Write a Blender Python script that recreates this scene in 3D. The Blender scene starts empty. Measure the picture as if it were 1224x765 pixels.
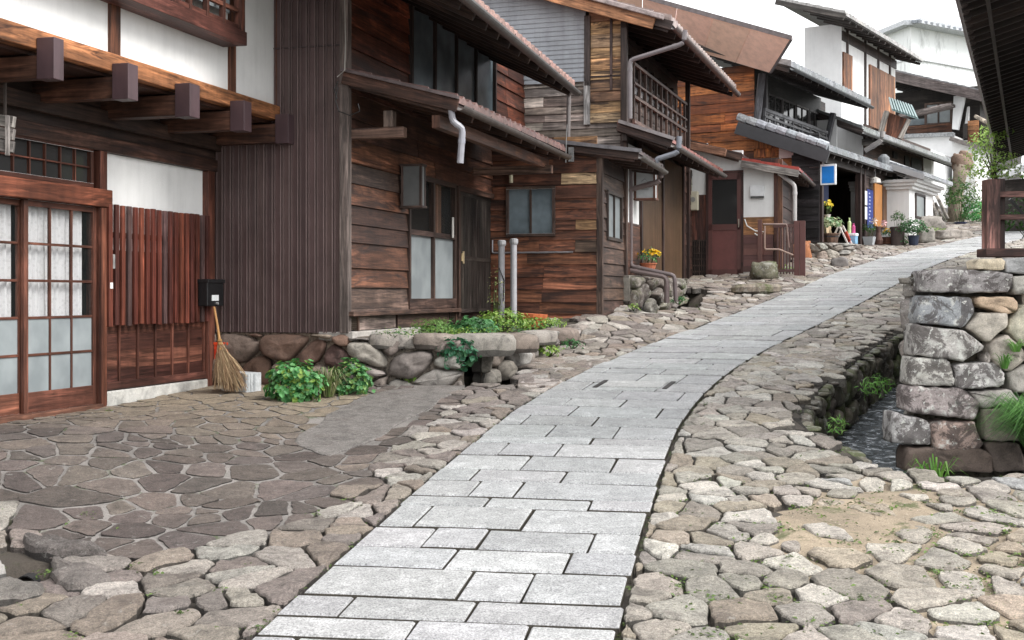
import bpy, math, random
import numpy as np
from mathutils import Vector, noise as mnoise
random.seed(7)
R=random.Random(11)
F=1500.0; HZ=352.0; CX=612.0
sc=bpy.context.scene; COL=sc.collection
def rad(d): return math.radians(d)
def ray(px,py): return ((px-CX)/F,1.0,(HZ-py)/F)
def P(px,py,Y): return Vector(((px-CX)/F*Y,Y,(HZ-py)/F*Y))

# ---------------------------------------------------------------- materials
def newmat(name):
    m=bpy.data.materials.new(name); m.use_nodes=True
    nt=m.node_tree; nt.nodes.clear()
    out=nt.nodes.new('ShaderNodeOutputMaterial'); bs=nt.nodes.new('ShaderNodeBsdfPrincipled')
    nt.links.new(bs.outputs[0],out.inputs[0])
    return m,nt,bs
def nd(nt,t,**k):
    n=nt.nodes.new(t)
    for a,v in k.items(): setattr(n,a,v)
    return n
def noise(nt,vec,scale,detail=4,rough=.6,dist=0):
    n=nd(nt,'ShaderNodeTexNoise'); n.inputs['Scale'].default_value=scale; n.inputs['Detail'].default_value=detail
    n.inputs['Roughness'].default_value=rough; n.inputs['Distortion'].default_value=dist
    if vec is not None: nt.links.new(vec,n.inputs['Vector'])
    return n.outputs['Fac']
def ramp(nt,fac,stops):
    r=nd(nt,'ShaderNodeValToRGB'); e=r.color_ramp.elements
    while len(e)<len(stops): e.new(.5)
    for i,(p,c) in enumerate(stops):
        e[i].position=p; e[i].color=(c,c,c,1) if not hasattr(c,'__len__') else (*c,1)
    nt.links.new(fac,r.inputs[0]); return r.outputs[0]
def mix(nt,mode,fac,a,b):
    m=nd(nt,'ShaderNodeMix',data_type='RGBA',blend_type=mode)
    for sock,v in ((m.inputs[0],fac),(m.inputs[6],a),(m.inputs[7],b)):
        if hasattr(v,'is_linked') or hasattr(v,'links'): nt.links.new(v,sock)
        elif hasattr(v,'__len__'): sock.default_value=(*v,1)
        else: sock.default_value=v
    return m.outputs[2]
def attr(nt): 
    a=nd(nt,'ShaderNodeAttribute'); a.attribute_name='Col'; return a.outputs['Color']
def uvmap(nt,sx,sy):
    u=nd(nt,'ShaderNodeUVMap'); u.uv_map='UV'; m=nd(nt,'ShaderNodeMapping'); m.inputs['Scale'].default_value=(sx,sy,1)
    nt.links.new(u.outputs[0],m.inputs[0]); return m.outputs[0]
def objco(nt):
    t=nd(nt,'ShaderNodeNewGeometry'); return t.outputs['Position']
def bump(nt,bs,h,strength,dist=.01):
    b=nd(nt,'ShaderNodeBump'); b.inputs['Strength'].default_value=strength; b.inputs['Distance'].default_value=dist
    nt.links.new(h,b.inputs['Height']); nt.links.new(b.outputs[0],bs.inputs['Normal'])
def wood(name,rough=.6,contrast=1.0,weather=None,wamt=.5,gx=2.2,gy=45,wlo=.5,whi=.62):
    m,nt,bs=newmat(name); c=attr(nt); v=uvmap(nt,gx,gy)
    g=noise(nt,v,1.0,6,.65,.6); gr=ramp(nt,g,[(.3,1-.72*contrast),(.48,1-.08*contrast),(.7,1+.65*contrast)])
    c=mix(nt,'MULTIPLY',1.0,c,gr)
    pos=objco(nt); p=noise(nt,pos,1.3,5,.65)
    c=mix(nt,'MULTIPLY',1.0,c,ramp(nt,p,[(.3,.5),(.5,.9),(.7,1.25)]))
    v2=uvmap(nt,.9,7); k=noise(nt,v2,1.0,4,.7,1.2)
    if weather: c=mix(nt,'MIX',ramp(nt,k,[(wlo,0.0),(whi,wamt)]),c,weather)
    v4=uvmap(nt,.6,5); k4=noise(nt,v4,1.0,5,.7,1.0); c=mix(nt,'MULTIPLY',1.0,c,ramp(nt,k4,[(.34,2.3),(.47,1.0),(.62,.75)]))
    mp=nd(nt,'ShaderNodeMapping'); mp.inputs['Scale'].default_value=(7,7,.7); nt.links.new(pos,mp.inputs[0]); k5=noise(nt,mp.outputs[0],1.0,4,.6); c=mix(nt,'MULTIPLY',1.0,c,ramp(nt,k5,[(.36,.82),(.52,1.0),(.68,1.1)]))
    # nail stains / knots
    v3=uvmap(nt,3.0,9); kk=noise(nt,v3,1.0,2,.5,.3)
    c=mix(nt,'MULTIPLY',1.0,c,ramp(nt,kk,[(.24,.35),(.33,1.0)]))
    c=mix(nt,'MULTIPLY',1.0,c,(.76,.76,.76)); nt.links.new(c,bs.inputs['Base Color']); bs.inputs['Roughness'].default_value=rough
    bs.inputs['Specular IOR Level'].default_value=.35
    bump(nt,bs,g,.5,.006); return m
def stone(name,rough=.75,grain=1.0,lichen=.0,moss=.0,dark=.35,pave=False,gs=130):
    m,nt,bs=newmat(name); c=attr(nt); pos=objco(nt)
    g=noise(nt,pos,gs,3,.8); c=mix(nt,'MULTIPLY',1.0,c,ramp(nt,g,[(.32,1-.5*grain),(.5,1.0),(.68,1+.45*grain)]))
    p=noise(nt,pos,7,6,.7,.5); c=mix(nt,'MULTIPLY',1.0,c,ramp(nt,p,[(.3,dark),(.48,.92),(.7,1.25)]))
    if lichen:
        l=noise(nt,pos,11,5,.6,.2); c=mix(nt,'MIX',ramp(nt,l,[(.56,0.0),(.63,lichen)]),c,(.62,.62,.58))
        l2=noise(nt,pos,5.3,6,.75,.6); c=mix(nt,'MIX',ramp(nt,l2,[(.48,0.0),(.53,lichen)]),c,(.055,.042,.04)); l3=noise(nt,pos,26,3,.5,.2); c=mix(nt,'MIX',ramp(nt,l3,[(.64,0.0),(.67,lichen)]),c,(.7,.7,.66))
    if name=='pale_granite':
        w_=noise(nt,pos,1.3,6,.7,.5); c=mix(nt,'MULTIPLY',1.0,c,ramp(nt,w_,[(.32,.87),(.5,.99),(.7,1.05)])); w2_=noise(nt,pos,22,5,.75); c=mix(nt,'MULTIPLY',1.0,c,ramp(nt,w2_,[(.3,.78),(.5,1.0)]))
    if moss:
        q=noise(nt,pos,2.3,6,.7); c=mix(nt,'MIX',ramp(nt,q,[(.52,0.0),(.66,moss)]),c,(.07,.10,.02))
    if pave:
        h=noise(nt,pos,42,5,.8,.2); c=mix(nt,'MULTIPLY',1.0,c,ramp(nt,h,[(.3,.55),(.5,1.0),(.72,1.35)]))
        k=noise(nt,pos,16,6,.75,.3); c=mix(nt,'MIX',ramp(nt,k,[(.6,0.0),(.68,.55)]),c,(.46,.44,.41)); k2=noise(nt,pos,3.7,7,.75,.5); c=mix(nt,'MIX',ramp(nt,k2,[(.55,0.0),(.66,.4)]),c,(.12,.09,.08))
    nt.links.new(c,bs.inputs['Base Color']); bs.inputs['Roughness'].default_value=rough
    n2=noise(nt,pos,35,8,.8); bump(nt,bs,n2,1.0 if pave else .75,.03 if pave else .02); return m
def plain(name,rough=.5,metal=0.0,var=.15,scale=6,spec=.5,b=.0,streak=0):
    m,nt,bs=newmat(name); c=attr(nt)
    if var:
        p=noise(nt,objco(nt),scale,6,.65); c=mix(nt,'MULTIPLY',1.0,c,ramp(nt,p,[(.3,1-var*2),(.55,1.0),(.75,1+var)]))
    if streak:
        mp=nd(nt,'ShaderNodeMapping'); mp.inputs['Scale'].default_value=(6,6,.5); nt.links.new(objco(nt),mp.inputs[0]); k=noise(nt,mp.outputs[0],1.0,6,.7)
        c=mix(nt,'MULTIPLY',1.0,c,ramp(nt,k,[(.3,1-streak),(.52,1.0),(.75,1+streak*.3)]))
    nt.links.new(c,bs.inputs['Base Color']); bs.inputs['Roughness'].default_value=rough; bs.inputs['Metallic'].default_value=metal
    bs.inputs['Specular IOR Level'].default_value=spec
    if b: bump(nt,bs,noise(nt,objco(nt),60,6,.7),b,.01)
    return m
M={}
M['wood']=wood('aged_wood',.55,1.0,(.035,.022,.02),.75)
M['redwood']=wood('stained_red_wood',.5,.8)
M['orange']=wood('orange_cedar',.6,1.0,(.05,.02,.012),.9,2.0,30,.56,.66)  # cedar with its own orange colour and dark weathered patches
M['tan']=wood('bleached_cedar',.7,1.1,(.045,.025,.02),.9,1.6,22,.5,.62)
M['grey_wood']=wood('silvered_wood',.75,1.1,(.08,.07,.065),.7,2.0,30,.5,.62)
M['dark']=wood('charred_wood',.6,.7)
M['plaster']=plain('white_plaster',.9,0,.05,1.6,.2,.25,.08)
M['metal_brown']=plain('brown_sheet_metal',.42,.0,.14,2.5,.5,0,.3)
M['metal']=plain('dull_metal',.4,.5,.2,9)
M['plastic']=plain('plastic',.35,0,.08,8)
M['tile']=plain('roof_tile',.5,0,.3,14,.5,.3)
M['paint']=plain('paint',.5,0,.1,6)
M['fabric']=plain('cloth',.9,0,.1,12,.1)
M['soil']=plain('damp_earth',.9,0,.5,25,.3,1.0)
M['concrete']=stone('concrete',.85,.35,0,0,.6)
M['granite']=stone('pale_granite',.6,1.3,0,0,.8,gs=95)
M['paving']=stone('paving_stone',.72,1.0,0,0,.5,pave=True)
M['rock']=stone('field_stone',.8,.6,.0,.0,.35)
M['rock_lichen']=stone('lichened_stone',.8,.6,.75,0,.5)
M['rock_moss']=stone('mossy_stone',.85,.5,.3,.75,.3)
M['terra']=plain('terracotta',.8,0,.15,9)
M['leaf']=plain('leaf',.5,0,.18,20,.3)
def _leaf():
    m,nt,bs=newmat('green_leaf'); c=attr(nt); nt.links.new(c,bs.inputs['Base Color']); bs.inputs['Roughness'].default_value=.45
    tr=nd(nt,'ShaderNodeBsdfTranslucent'); nt.links.new(c,tr.inputs[0]); mx=nd(nt,'ShaderNodeMixShader'); mx.inputs[0].default_value=.35
    nt.links.new(bs.outputs[0],mx.inputs[1]); nt.links.new(tr.outputs[0],mx.inputs[2]); nt.links.new(mx.outputs[0],nt.nodes['Material Output'].inputs[0]); return m
M['leaf']=_leaf()
def _glass(name,tint,trans,rough):
    m,nt,bs=newmat(name); 
    bs.inputs['Base Color'].default_value=(*tint,1); bs.inputs['Roughness'].default_value=rough
    if trans<1:
        t=nd(nt,'ShaderNodeBsdfTransparent'); t.inputs[0].default_value=(.98,.98,.98,1); mx=nd(nt,'ShaderNodeMixShader'); mx.inputs[0].default_value=trans
        nt.links.new(t.outputs[0],mx.inputs[1]); nt.links.new(bs.outputs[0],mx.inputs[2]); nt.links.new(mx.outputs[0],nt.nodes['Material Output'].inputs[0])
    return m
M['clear']=_glass('clear_glass',(.05,.06,.06),.10,.03)
M['glass']=_glass('dark_window_glass',(.03,.03,.03),1,.08)
def _frost(name,a,b):
    m,nt,bs=newmat(name); p=noise(nt,objco(nt),3.0,3,.5); nt.links.new(ramp(nt,p,[(.35,a),(.65,b)]),bs.inputs['Base Color']); bs.inputs['Roughness'].default_value=.28; return m
M['frost']=_frost('frosted_glass',(.20,.225,.235),(.29,.32,.33))
M['frost_dim']=_frost('dim_window_glass',(.09,.115,.13),(.20,.25,.28))  # lightened so the panes' grey reflection sits in the colour
def _water():
    m,nt,bs=newmat('stream_water'); pos=objco(nt); n=noise(nt,pos,9,6,.7,1.0)
    nt.links.new(ramp(nt,n,[(.42,(.03,.04,.045)),(.54,(.12,.14,.16)),(.62,(.8,.84,.88))]),bs.inputs['Base Color']); bs.inputs['Roughness'].default_value=.08  # white ripple highlights are painted into the water colour
    bump(nt,bs,n,1.0,.06); return m
M['water']=_water()

# ---------------------------------------------------------------- mesh builder
class MB:
    def __init__(s): s.v=[]; s.f=[]; s.c=[]; s.u=[]
    def face(s,pts,col,uv=None):
        i=len(s.v); s.v.extend(pts); s.f.append(tuple(range(i,i+len(pts)))); s.c.append(col)
        if uv is None:
            e1=(Vector(pts[1])-Vector(pts[0])).length; e2=(Vector(pts[2])-Vector(pts[1])).length
            ox,oy=R.random()*50,R.random()*50
            if len(pts)==4: uv=[(0,0),(e1,0),(e1,e2),(0,e2)] if e1>=e2 else [(0,0),(0,e1),(e2,e1),(e2,0)]
            else: uv=[(Vector(p)-Vector(pts[0])).xy[:] for p in pts]
            uv=[(x+ox,y+oy) for x,y in uv]
        s.u.append(uv)
    def idx(s,verts,faces,cols):
        i=len(s.v); s.v.extend(verts)
        for k,f in enumerate(faces):
            s.f.append(tuple(i+j for j in f)); s.c.append(cols if not isinstance(cols,list) else cols[k]); s.u.append([(verts[j][0],verts[j][1]) for j in f])
    def hexa(s,p,col):   # p: bottom 4 (ccw seen from above), top 4
        o=(R.random()*50,R.random()*50)
        P8=[Vector(q) for q in p]
        for q in ((0,3,2,1),(4,5,6,7),(0,1,5,4),(1,2,6,5),(2,3,7,6),(3,0,4,7)):
            a,b,c,d=[P8[k] for k in q]; e1=(b-a).length; e2=(c-b).length
            uv=[(0,0),(e1,0),(e1,e2),(0,e2)] if e1>=e2 else [(0,0),(0,e1),(e2,e1),(e2,0)]
            s.face([a,b,c,d],col,[(x+o[0],y+o[1]) for x,y in uv])
    def box(s,fr,a0,a1,b0,b1,z0,z1,col):
        if a0>a1:a0,a1=a1,a0
        if b0>b1:b0,b1=b1,b0
        if z0>z1:z0,z1=z1,z0
        s.hexa([fr.W(a0,b0,z0),fr.W(a0,b1,z0),fr.W(a1,b1,z0),fr.W(a1,b0,z0),fr.W(a0,b0,z1),fr.W(a0,b1,z1),fr.W(a1,b1,z1),fr.W(a1,b0,z1)],col)
    def beam(s,p,q,w,h,col,up=(0,0,1)):
        p=Vector(p);q=Vector(q);d=(q-p).normalized();u=Vector(up)
        if abs(d.dot(u))>.98:u=Vector((0,1,0))
        r=d.cross(u).normalized();t=r.cross(d).normalized();r=r*(w/2);t=t*(h/2)
        s.hexa([p-r-t,p+r-t,q+r-t,q-r-t,p-r+t,p+r+t,q+r+t,q-r+t],col)
    def tube(s,pts,r,col,seg=8,cap=True,arc=None):
        pts=[Vector(p) for p in pts]; n=len(pts); rings=[]
        rr=r if hasattr(r,'__len__') else [r]*n
        prev=None
        for i,p in enumerate(pts):
            d=(pts[min(i+1,n-1)]-pts[max(i-1,0)]).normalized()
            u=Vector((0,0,1)) if abs(d.z)<.9 else (prev if prev is not None else Vector((1,0,0)))
            x=d.cross(u).normalized(); y=x.cross(d).normalized(); prev=y
            if arc: angs=[arc[0]+(arc[1]-arc[0])*k/(seg-1) for k in range(seg)]
            else: angs=[2*math.pi*k/seg for k in range(seg)]
            rings.append([p+x*math.cos(a)*rr[i]+y*math.sin(a)*rr[i] for a in angs])
        V=[tuple(q) for g in rings for q in g]; Fc=[]
        m=seg if not arc else seg-1
        for i in range(n-1):
            for k in range(m):
                k2=(k+1)%seg; Fc.append((i*seg+k,i*seg+k2,(i+1)*seg+k2,(i+1)*seg+k))
        if cap and not arc: Fc+= [tuple(range(seg-1,-1,-1)),tuple((n-1)*seg+k for k in range(seg))]
        s.idx(V,Fc,col)
    def build(s,name,mat,parent=None,bevel=0,smooth=False,origin=None,solid=0):
        me=bpy.data.meshes.new(name); o=bpy.data.objects.new(name,me); COL.objects.link(o)
        off=parent['_w'] if parent is not None and '_w' in parent else None
        if parent is not None: off=Vector(parent['_w']); o.parent=parent
        elif origin is not None: off=Vector(origin); o.location=off
        else: off=Vector((0,0,0))
        o['_w']=tuple(off)
        me.from_pydata([tuple(Vector(v)-off) for v in s.v],[],s.f)
        ca=me.color_attributes.new('Col','FLOAT_COLOR','CORNER'); uvl=me.uv_layers.new(name='UV')
        cc=[];uu=[]
        for c,u in zip(s.c,s.u):
            for t in u: cc.extend((c[0],c[1],c[2],1.0)); uu.extend(t)
        ca.data.foreach_set('color',cc); uvl.data.foreach_set('uv',uu)
        me.materials.append(M[mat] if isinstance(mat,str) else mat)
        if smooth: me.polygons.foreach_set('use_smooth',[True]*len(me.polygons))
        me.update()
        if bevel:
            # weld box corners first so the bevel rounds real edges
            w=o.modifiers.new('weld','WELD'); w.merge_threshold=.0002
            b=o.modifiers.new('bevel','BEVEL'); b.width=bevel; b.segments=2; b.limit_method='ANGLE'; b.angle_limit=rad(35)
        if solid:
            q=o.modifiers.new('solid','SOLIDIFY'); q.thickness=solid
        return o
def thing(name,label,cat,loc,group=None,kind=None):
    o=bpy.data.objects.new(name,None); COL.objects.link(o); o.location=loc; o.empty_display_size=.2; o['_w']=tuple(loc)
    return tag(o,label,cat,group,kind)
def tag(o,label=None,cat=None,group=None,kind=None):
    if label:o['label']=label
    if cat:o['category']=cat
    if group:o['group']=group
    if kind:o['kind']=kind
    return o
class Fr:
    def __init__(s,x,y,h): s.x,s.y=x,y; h=rad(h); s.d=(math.sin(h),math.cos(h)); s.n=(math.cos(h),-math.sin(h))
    def W(s,a,b,z): return Vector((s.x+a*s.d[0]+b*s.n[0], s.y+a*s.d[1]+b*s.n[1], z))
    def f(s,px,py,b=0):      # pixel -> (a,z) on the plane b
        t=(px-CX)/F; ox=s.x+b*s.n[0]; oy=s.y+b*s.n[1]
        a=(t*oy-ox)/(s.d[0]-t*s.d[1]); Y=oy+a*s.d[1]; return a,(HZ-py)/F*Y
    def c(s,px,py,a=0):      # pixel -> (b,z) on the plane a
        t=(px-CX)/F; ox=s.x+a*s.d[0]; oy=s.y+a*s.d[1]
        b=(t*oy-ox)/(s.n[0]-t*s.n[1]); Y=oy+b*s.n[1]; return b,(HZ-py)/F*Y
    def Q(s,k,const,u,o,z):  # plane point: k='f' plane b=const, 'c' plane a=const ; o outward
        return s.W(u,const+o,z) if k=='f' else s.W(const-o,u,z)
    def rect(s,k,const,px0,px1,y0,y1):  # z read on the left edge
        g=s.f if k=='f' else s.c
        u0,z1=g(px0,y0,const); u1,_=g(px1,y0,const); _,z0=g(px0,y1,const)
        return u0,u1,z0,z1
    def pbox(s,mb,k,const,u0,u1,o0,o1,z0,z1,col):
        if u0>u1:u0,u1=u1,u0
        if k=='f': mb.box(s,u0,u1,const+o0,const+o1,z0,z1,col)
        else: mb.box(s,const-o1,const-o0,u0,u1,z0,z1,col)
def vary(c,v=.15,h=.025):
    k=1+R.uniform(-v,v); return tuple(max(0,x*k*(1+R.uniform(-h,h))) for x in c)
def pick(cols,v=.15): return vary(R.choice(cols),v)
def boards(mb,fr,k,const,u0,u1,z0,z1,h,cols,openings=(),lap=.022,seglen=(1.4,3.5),flat=False,var=.3,top=None,colf=None):
    z=z0; i=0
    while z<z1-.01:
        hh=h*R.uniform(.8,1.2); zt=min(z+hh,z1)
        cuts=sorted({z,zt,*[q for o in openings for q in (o[2],o[3]) if z<q<zt]})
        # joints along the run
        us=[u0]; 
        while us[-1]<u1-.3: us.append(min(u1,us[-1]+R.uniform(*seglen)))
        if us[-1]<u1: us[-1]=u1
        jc=[((colf(u_,z) if colf else pick(cols,var)),R.uniform(-.003,.004)) for u_ in us]
        for za,zb in zip(cuts,cuts[1:]):
            blocks=[(o[0],o[1]) for o in openings if o[2]<=za+.001 and o[3]>=zb-.001]
            for q in range(len(us)-1):
                segs=[(us[q],us[q+1])]
                for b0,b1 in blocks:
                    ns=[]
                    for s0,s1 in segs:
                        if b1<=s0 or b0>=s1: ns.append((s0,s1)); continue
                        if b0>s0: ns.append((s0,b0))
                        if b1<s1: ns.append((b1,s1))
                    segs=ns
                for s0,s1 in segs:
                    if s1-s0<.01: continue
                    c,dz=jc[q]
                    fa=lap*(1-(za-z)/hh) if not flat else lap*.5; fb=lap*(1-(zb-z)/hh)*.9+.002 if not flat else lap*.5
                    tz=zb
                    if top: 
                        tz=min(zb,top(s0)); 
                        if tz<=za: continue
                    A=fr.Q
                    mb.hexa([A(k,const,s0,-.02,za),A(k,const,s0,.008+fa+dz,za),A(k,const,s1-.003,.008+fa+dz,za),A(k,const,s1-.003,-.02,za),
                             A(k,const,s0,-.02,tz-.002),A(k,const,s0,.006+fb+dz,tz-.002),A(k,const,s1-.003,.006+fb+dz,tz-.002),A(k,const,s1-.003,-.02,tz-.002)] if k=='f' else
                            [A(k,const,s0,-.02,za),A(k,const,s0,.008+fa+dz,za),A(k,const,s1-.003,.008+fa+dz,za),A(k,const,s1-.003,-.02,za),
                             A(k,const,s0,-.02,tz-.002),A(k,const,s0,.006+fb+dz,tz-.002),A(k,const,s1-.003,.006+fb+dz,tz-.002),A(k,const,s1-.003,-.02,tz-.002)],c)
        z=zt; i+=1
def vboards(mb,fr,k,const,u0,u1,z0,z1,w,cols,t=.02,gap=.004,rib=None,var=.2):
    u=u0
    while u<u1-.005:
        ub=min(u+w*(1 if rib else R.uniform(.85,1.15)),u1)
        fr.pbox(mb,k,const,u+gap/2,ub-gap/2,-.015,t+R.uniform(0,.004),z0,z1,pick(cols,var))
        if rib: fr.pbox(mb,k,const,ub-rib/2,ub+rib/2,0,t+.014,z0,z1,pick(cols,var*.5))
        u=ub
def window(parent,fr,k,const,u0,u1,z0,z1,col,fw=.045,nv=1,nh=0,mat='glass',wood_='wood',name='window',depth=.05,bar=.02,recess=.0):
    if u0>u1:u0,u1=u1,u0
    mb=MB(); 
    for s in ((u0-fw,u1+fw,z1,z1+fw),(u0-fw,u1+fw,z0-fw,z0),(u0-fw,u0,z0,z1),(u1,u1+fw,z0,z1)):
        fr.pbox(mb,k,const,s[0],s[1],-.03,depth,s[2],s[3],vary(col,.1))
    for i in range(1,nv+1):
        u=u0+(u1-u0)*i/(nv+1); fr.pbox(mb,k,const,u-bar/2,u+bar/2,-.01,depth*.75,z0,z1,vary(col,.1))
    for i in range(1,nh+1):
        z=z0+(z1-z0)*i/(nh+1); fr.pbox(mb,k,const,u0,u1,-.008,depth*.7,z-bar/2,z+bar/2,vary(col,.1))
    o=mb.build(name,wood_,parent,bevel=.003)
    g=MB(); fr.pbox(g,k,const,u0-.002,u1+.002,.002,.010,z0-.002,z1+.002,(.5,.5,.5)); g.build('pane',mat,o)
    return o
def roof(parent,fr,a0,a1,bh,zh,bl,zl,tcol,wcol=(.06,.035,.025),tile=.2,thick=.05,rafter=.45,tmat='tile',amp=.035,gutter=None,gcol=(.12,.11,.11),rl=1.0,soff='wood',fascia=True,name='roof'):
    # tiled slope falling from (bh,zh) to (bl,zl); underside boards, rafters, gutter
    L=math.hypot(bl-bh,zl-zh); na=max(2,int((a1-a0)/tile*8))
    mb=MB(); V=[];Fc=[];cols=[]
    nb=max(1,int(L/.28)) if amp else 1
    for i in range(na+1):
        a=a0+(a1-a0)*i/na; ph=(a-a0)/tile; w=amp*max(0,math.cos(2*math.pi*ph))**.8 if math.cos(2*math.pi*ph)>0 else -amp*.25*abs(math.cos(2*math.pi*ph))
        for j in range(nb):
            for jj in (0,1):
                t=(j+jj)/nb; b=bh+(bl-bh)*t; z=zh+(zl-zh)*t+.0+ (.018 if (jj==1 and amp) else 0)
                V.append(tuple(fr.W(a,b,z+thick+w+(amp>0)*.01)))
        V.append(tuple(fr.W(a,bl,zl+.012))); V.append(tuple(fr.W(a,bh,zh+.012)))
    S=2*nb+2
    tc=[pick([tcol],.25) for _ in range(int((a1-a0)/tile)+3)]
    for i in range(na):
        c=tc[int((i+4)/8)]
        for j in range(2*nb): Fc.append((i*S+j,(i+1)*S+j,(i+1)*S+j+1,i*S+j+1)); cols.append(vary(c,.08))
        Fc.append((i*S+2*nb,(i+1)*S+2*nb,(i+1)*S+2*nb+1,i*S+2*nb+1)); cols.append(c)
    Fc.append(tuple(range(S))); cols.append(tcol); Fc.append(tuple(na*S+k for k in range(S-1,-1,-1))); cols.append(tcol)
    mb.idx(V,Fc,cols); ro=mb.build(name,tmat,parent)
    m2=MB(); u=a0+.02
    e=.02
    while u<a1-.02:
        ub=min(u+R.uniform(.14,.22),a1-.02)
        # deck boards run down the slope
        m2.hexa([fr.W(u,bh,zh-e),fr.W(u,bl-.02,zl-e+.003),fr.W(ub-.004,bl-.02,zl-e+.003),fr.W(ub-.004,bh,zh-e),fr.W(u,bh,zh+.009),fr.W(u,bl-.02,zl+.009),fr.W(ub-.004,bl-.02,zl+.009),fr.W(ub-.004,bh,zh+.009)] if bl>bh else
                [fr.W(u,bl-.02,zl-e),fr.W(u,bh,zh-e),fr.W(ub,bh,zh-e),fr.W(ub,bl-.02,zl-e),fr.W(u,bl-.02,zl+.009),fr.W(u,bh,zh+.009),fr.W(ub,bh,zh+.009),fr.W(ub,bl-.02,zl+.009)],vary(wcol,.3))
        u=ub
    m2.build('roof_deck',soff,ro)
    if rafter:
        n=max(1,int((a1-a0)/rafter)); 
        for i in range(n+1):
            a=a0+.06+(a1-a0-.12)*i/n; m3=MB()
            b0=bl+(bh-bl)*min(1,rl)
            z0=zl+(zh-zl)*min(1,rl)
            m3.beam(fr.W(a,b0,z0-.065),fr.W(a,bl-.06,zl-.062),.05,.08,vary(wcol,.25)); m3.build('rafter',soff,ro,bevel=.003)
    if fascia:
        m4=MB(); m4.beam(fr.W(a0-.012,bh,zh-.02),fr.W(a0-.012,bl+.01,zl-.02),.025,.13,vary(wcol,.1)); m4.build('bargeboard',soff,ro,bevel=.003)
    if gutter:
        g=MB(); r=gutter; g.tube([fr.W(a0-.02,bl+r*.6,zl-.02),fr.W(a1+.02,bl+r*.6,zl-.045)],r,gcol,10,False,(math.pi,2*math.pi))
        u=a0+.3
        go=g.build('gutter','metal',ro,solid=.004)
        h=MB()
        while u<a1: h.tube([fr.W(u,bl-.03,zl-.0),fr.W(u,bl+r*.6,zl-.028-r),fr.W(u,bl+r*1.6,zl-.01)],.005,(.1,.1,.1),5); u+=.6
        h.build('gutter_bracket','metal',go)
    return ro
def pipe(parent,name,pts,r,col,mat='plastic',label=None,cat=None,group=None,seg=10):
    # rounded corners
    pts=[Vector(p) for p in pts]; out=[pts[0]]
    for i in range(1,len(pts)-1):
        a,b,c=pts[i-1],pts[i],pts[i+1]; k=min(r*1.6,(b-a).length*.4,(c-b).length*.4)
        p=b+(a-b).normalized()*k; q=b+(c-b).normalized()*k
        out+=[p,(p+q)/2*.5+b*.5,q]
    out.append(pts[-1]); mb=MB(); mb.tube(out,r,col,seg)
    # sockets
    for i in range(len(pts)-1):
        d=(pts[i+1]-pts[i]); L=d.length
        if L>.35:
            d.normalize(); m=pts[i]+d*min(L*.5,r*3.2); mb.tube([m,m+d*r*1.4],r*1.13,vary(col,.1),seg)
    o=mb.build(name,mat,parent,smooth=False,origin=None if parent is not None else pts[-1])
    if label: tag(o,label,cat,group)
    return o

# ---------------------------------------------------------------- voronoi stones
def clip(poly,px,py,nx,ny):  # keep side where (p-P).n<=0
    out=[]
    for i in range(len(poly)):
        a=poly[i];b=poly[(i+1)%len(poly)]
        da=(a[0]-px)*nx+(a[1]-py)*ny; db=(b[0]-px)*nx+(b[1]-py)*ny
        if da<=0: out.append(a)
        if (da<0<db) or (db<0<da):
            t=da/(da-db); out.append((a[0]+(b[0]-a[0])*t,a[1]+(b[1]-a[1])*t))
    return out
def voronoi(u0,u1,v0,v1,cu,cv,jit=.42,drop=.25,seed=1,keep=None,bound=True):
    r=random.Random(seed); nu=int((u1-u0)/cu)+1; nv=int((v1-v0)/cv)+1; pts={}
    for i in range(-3,nu+3):
        for j in range(-3,nv+3):
            if r.random()<drop: continue
            pts[i,j]=(u0+(i+.5+(.5 if j%2 else 0)+r.uniform(-jit,jit))*cu, v0+(j+.5+r.uniform(-jit,jit))*cv)
    out=[]
    for (i,j),(x,y) in pts.items():
        if keep and not keep(x,y): continue
        poly=[(x-cu*2,y-cv*2),(x+cu*2,y-cv*2),(x+cu*2,y+cv*2),(x-cu*2,y+cv*2)]
        for di in range(-3,4):
            for dj in range(-3,4):
                q=pts.get((i+di,j+dj))
                if q is None or (di==0 and dj==0): continue
                # anisotropic metric
                dx=(q[0]-x)/cu; dy=(q[1]-y)/cv
                poly=clip(poly,(x+q[0])/2,(y+q[1])/2,dx/cu,dy/cv)
                if len(poly)<3: break
            if len(poly)<3: break
        if bound and len(poly)>2:
            for c in ((u0,0,-1,0),(u1,0,1,0),(0,v0,0,-1),(0,v1,0,1)):
                poly=clip(poly,*c) if len(poly)>2 else poly
        if len(poly)>2: out.append((x,y,poly))
    return out
def area_c(poly):
    A=cx=cy=0
    for i in range(len(poly)):
        a=poly[i];b=poly[(i+1)%len(poly)];k=a[0]*b[1]-b[0]*a[1];A+=k;cx+=(a[0]+b[0])*k;cy+=(a[1]+b[1])*k
    if abs(A)<1e-9: return 0,poly[0][0],poly[0][1]
    return A/2,cx/3/A,cy/3/A
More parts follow.
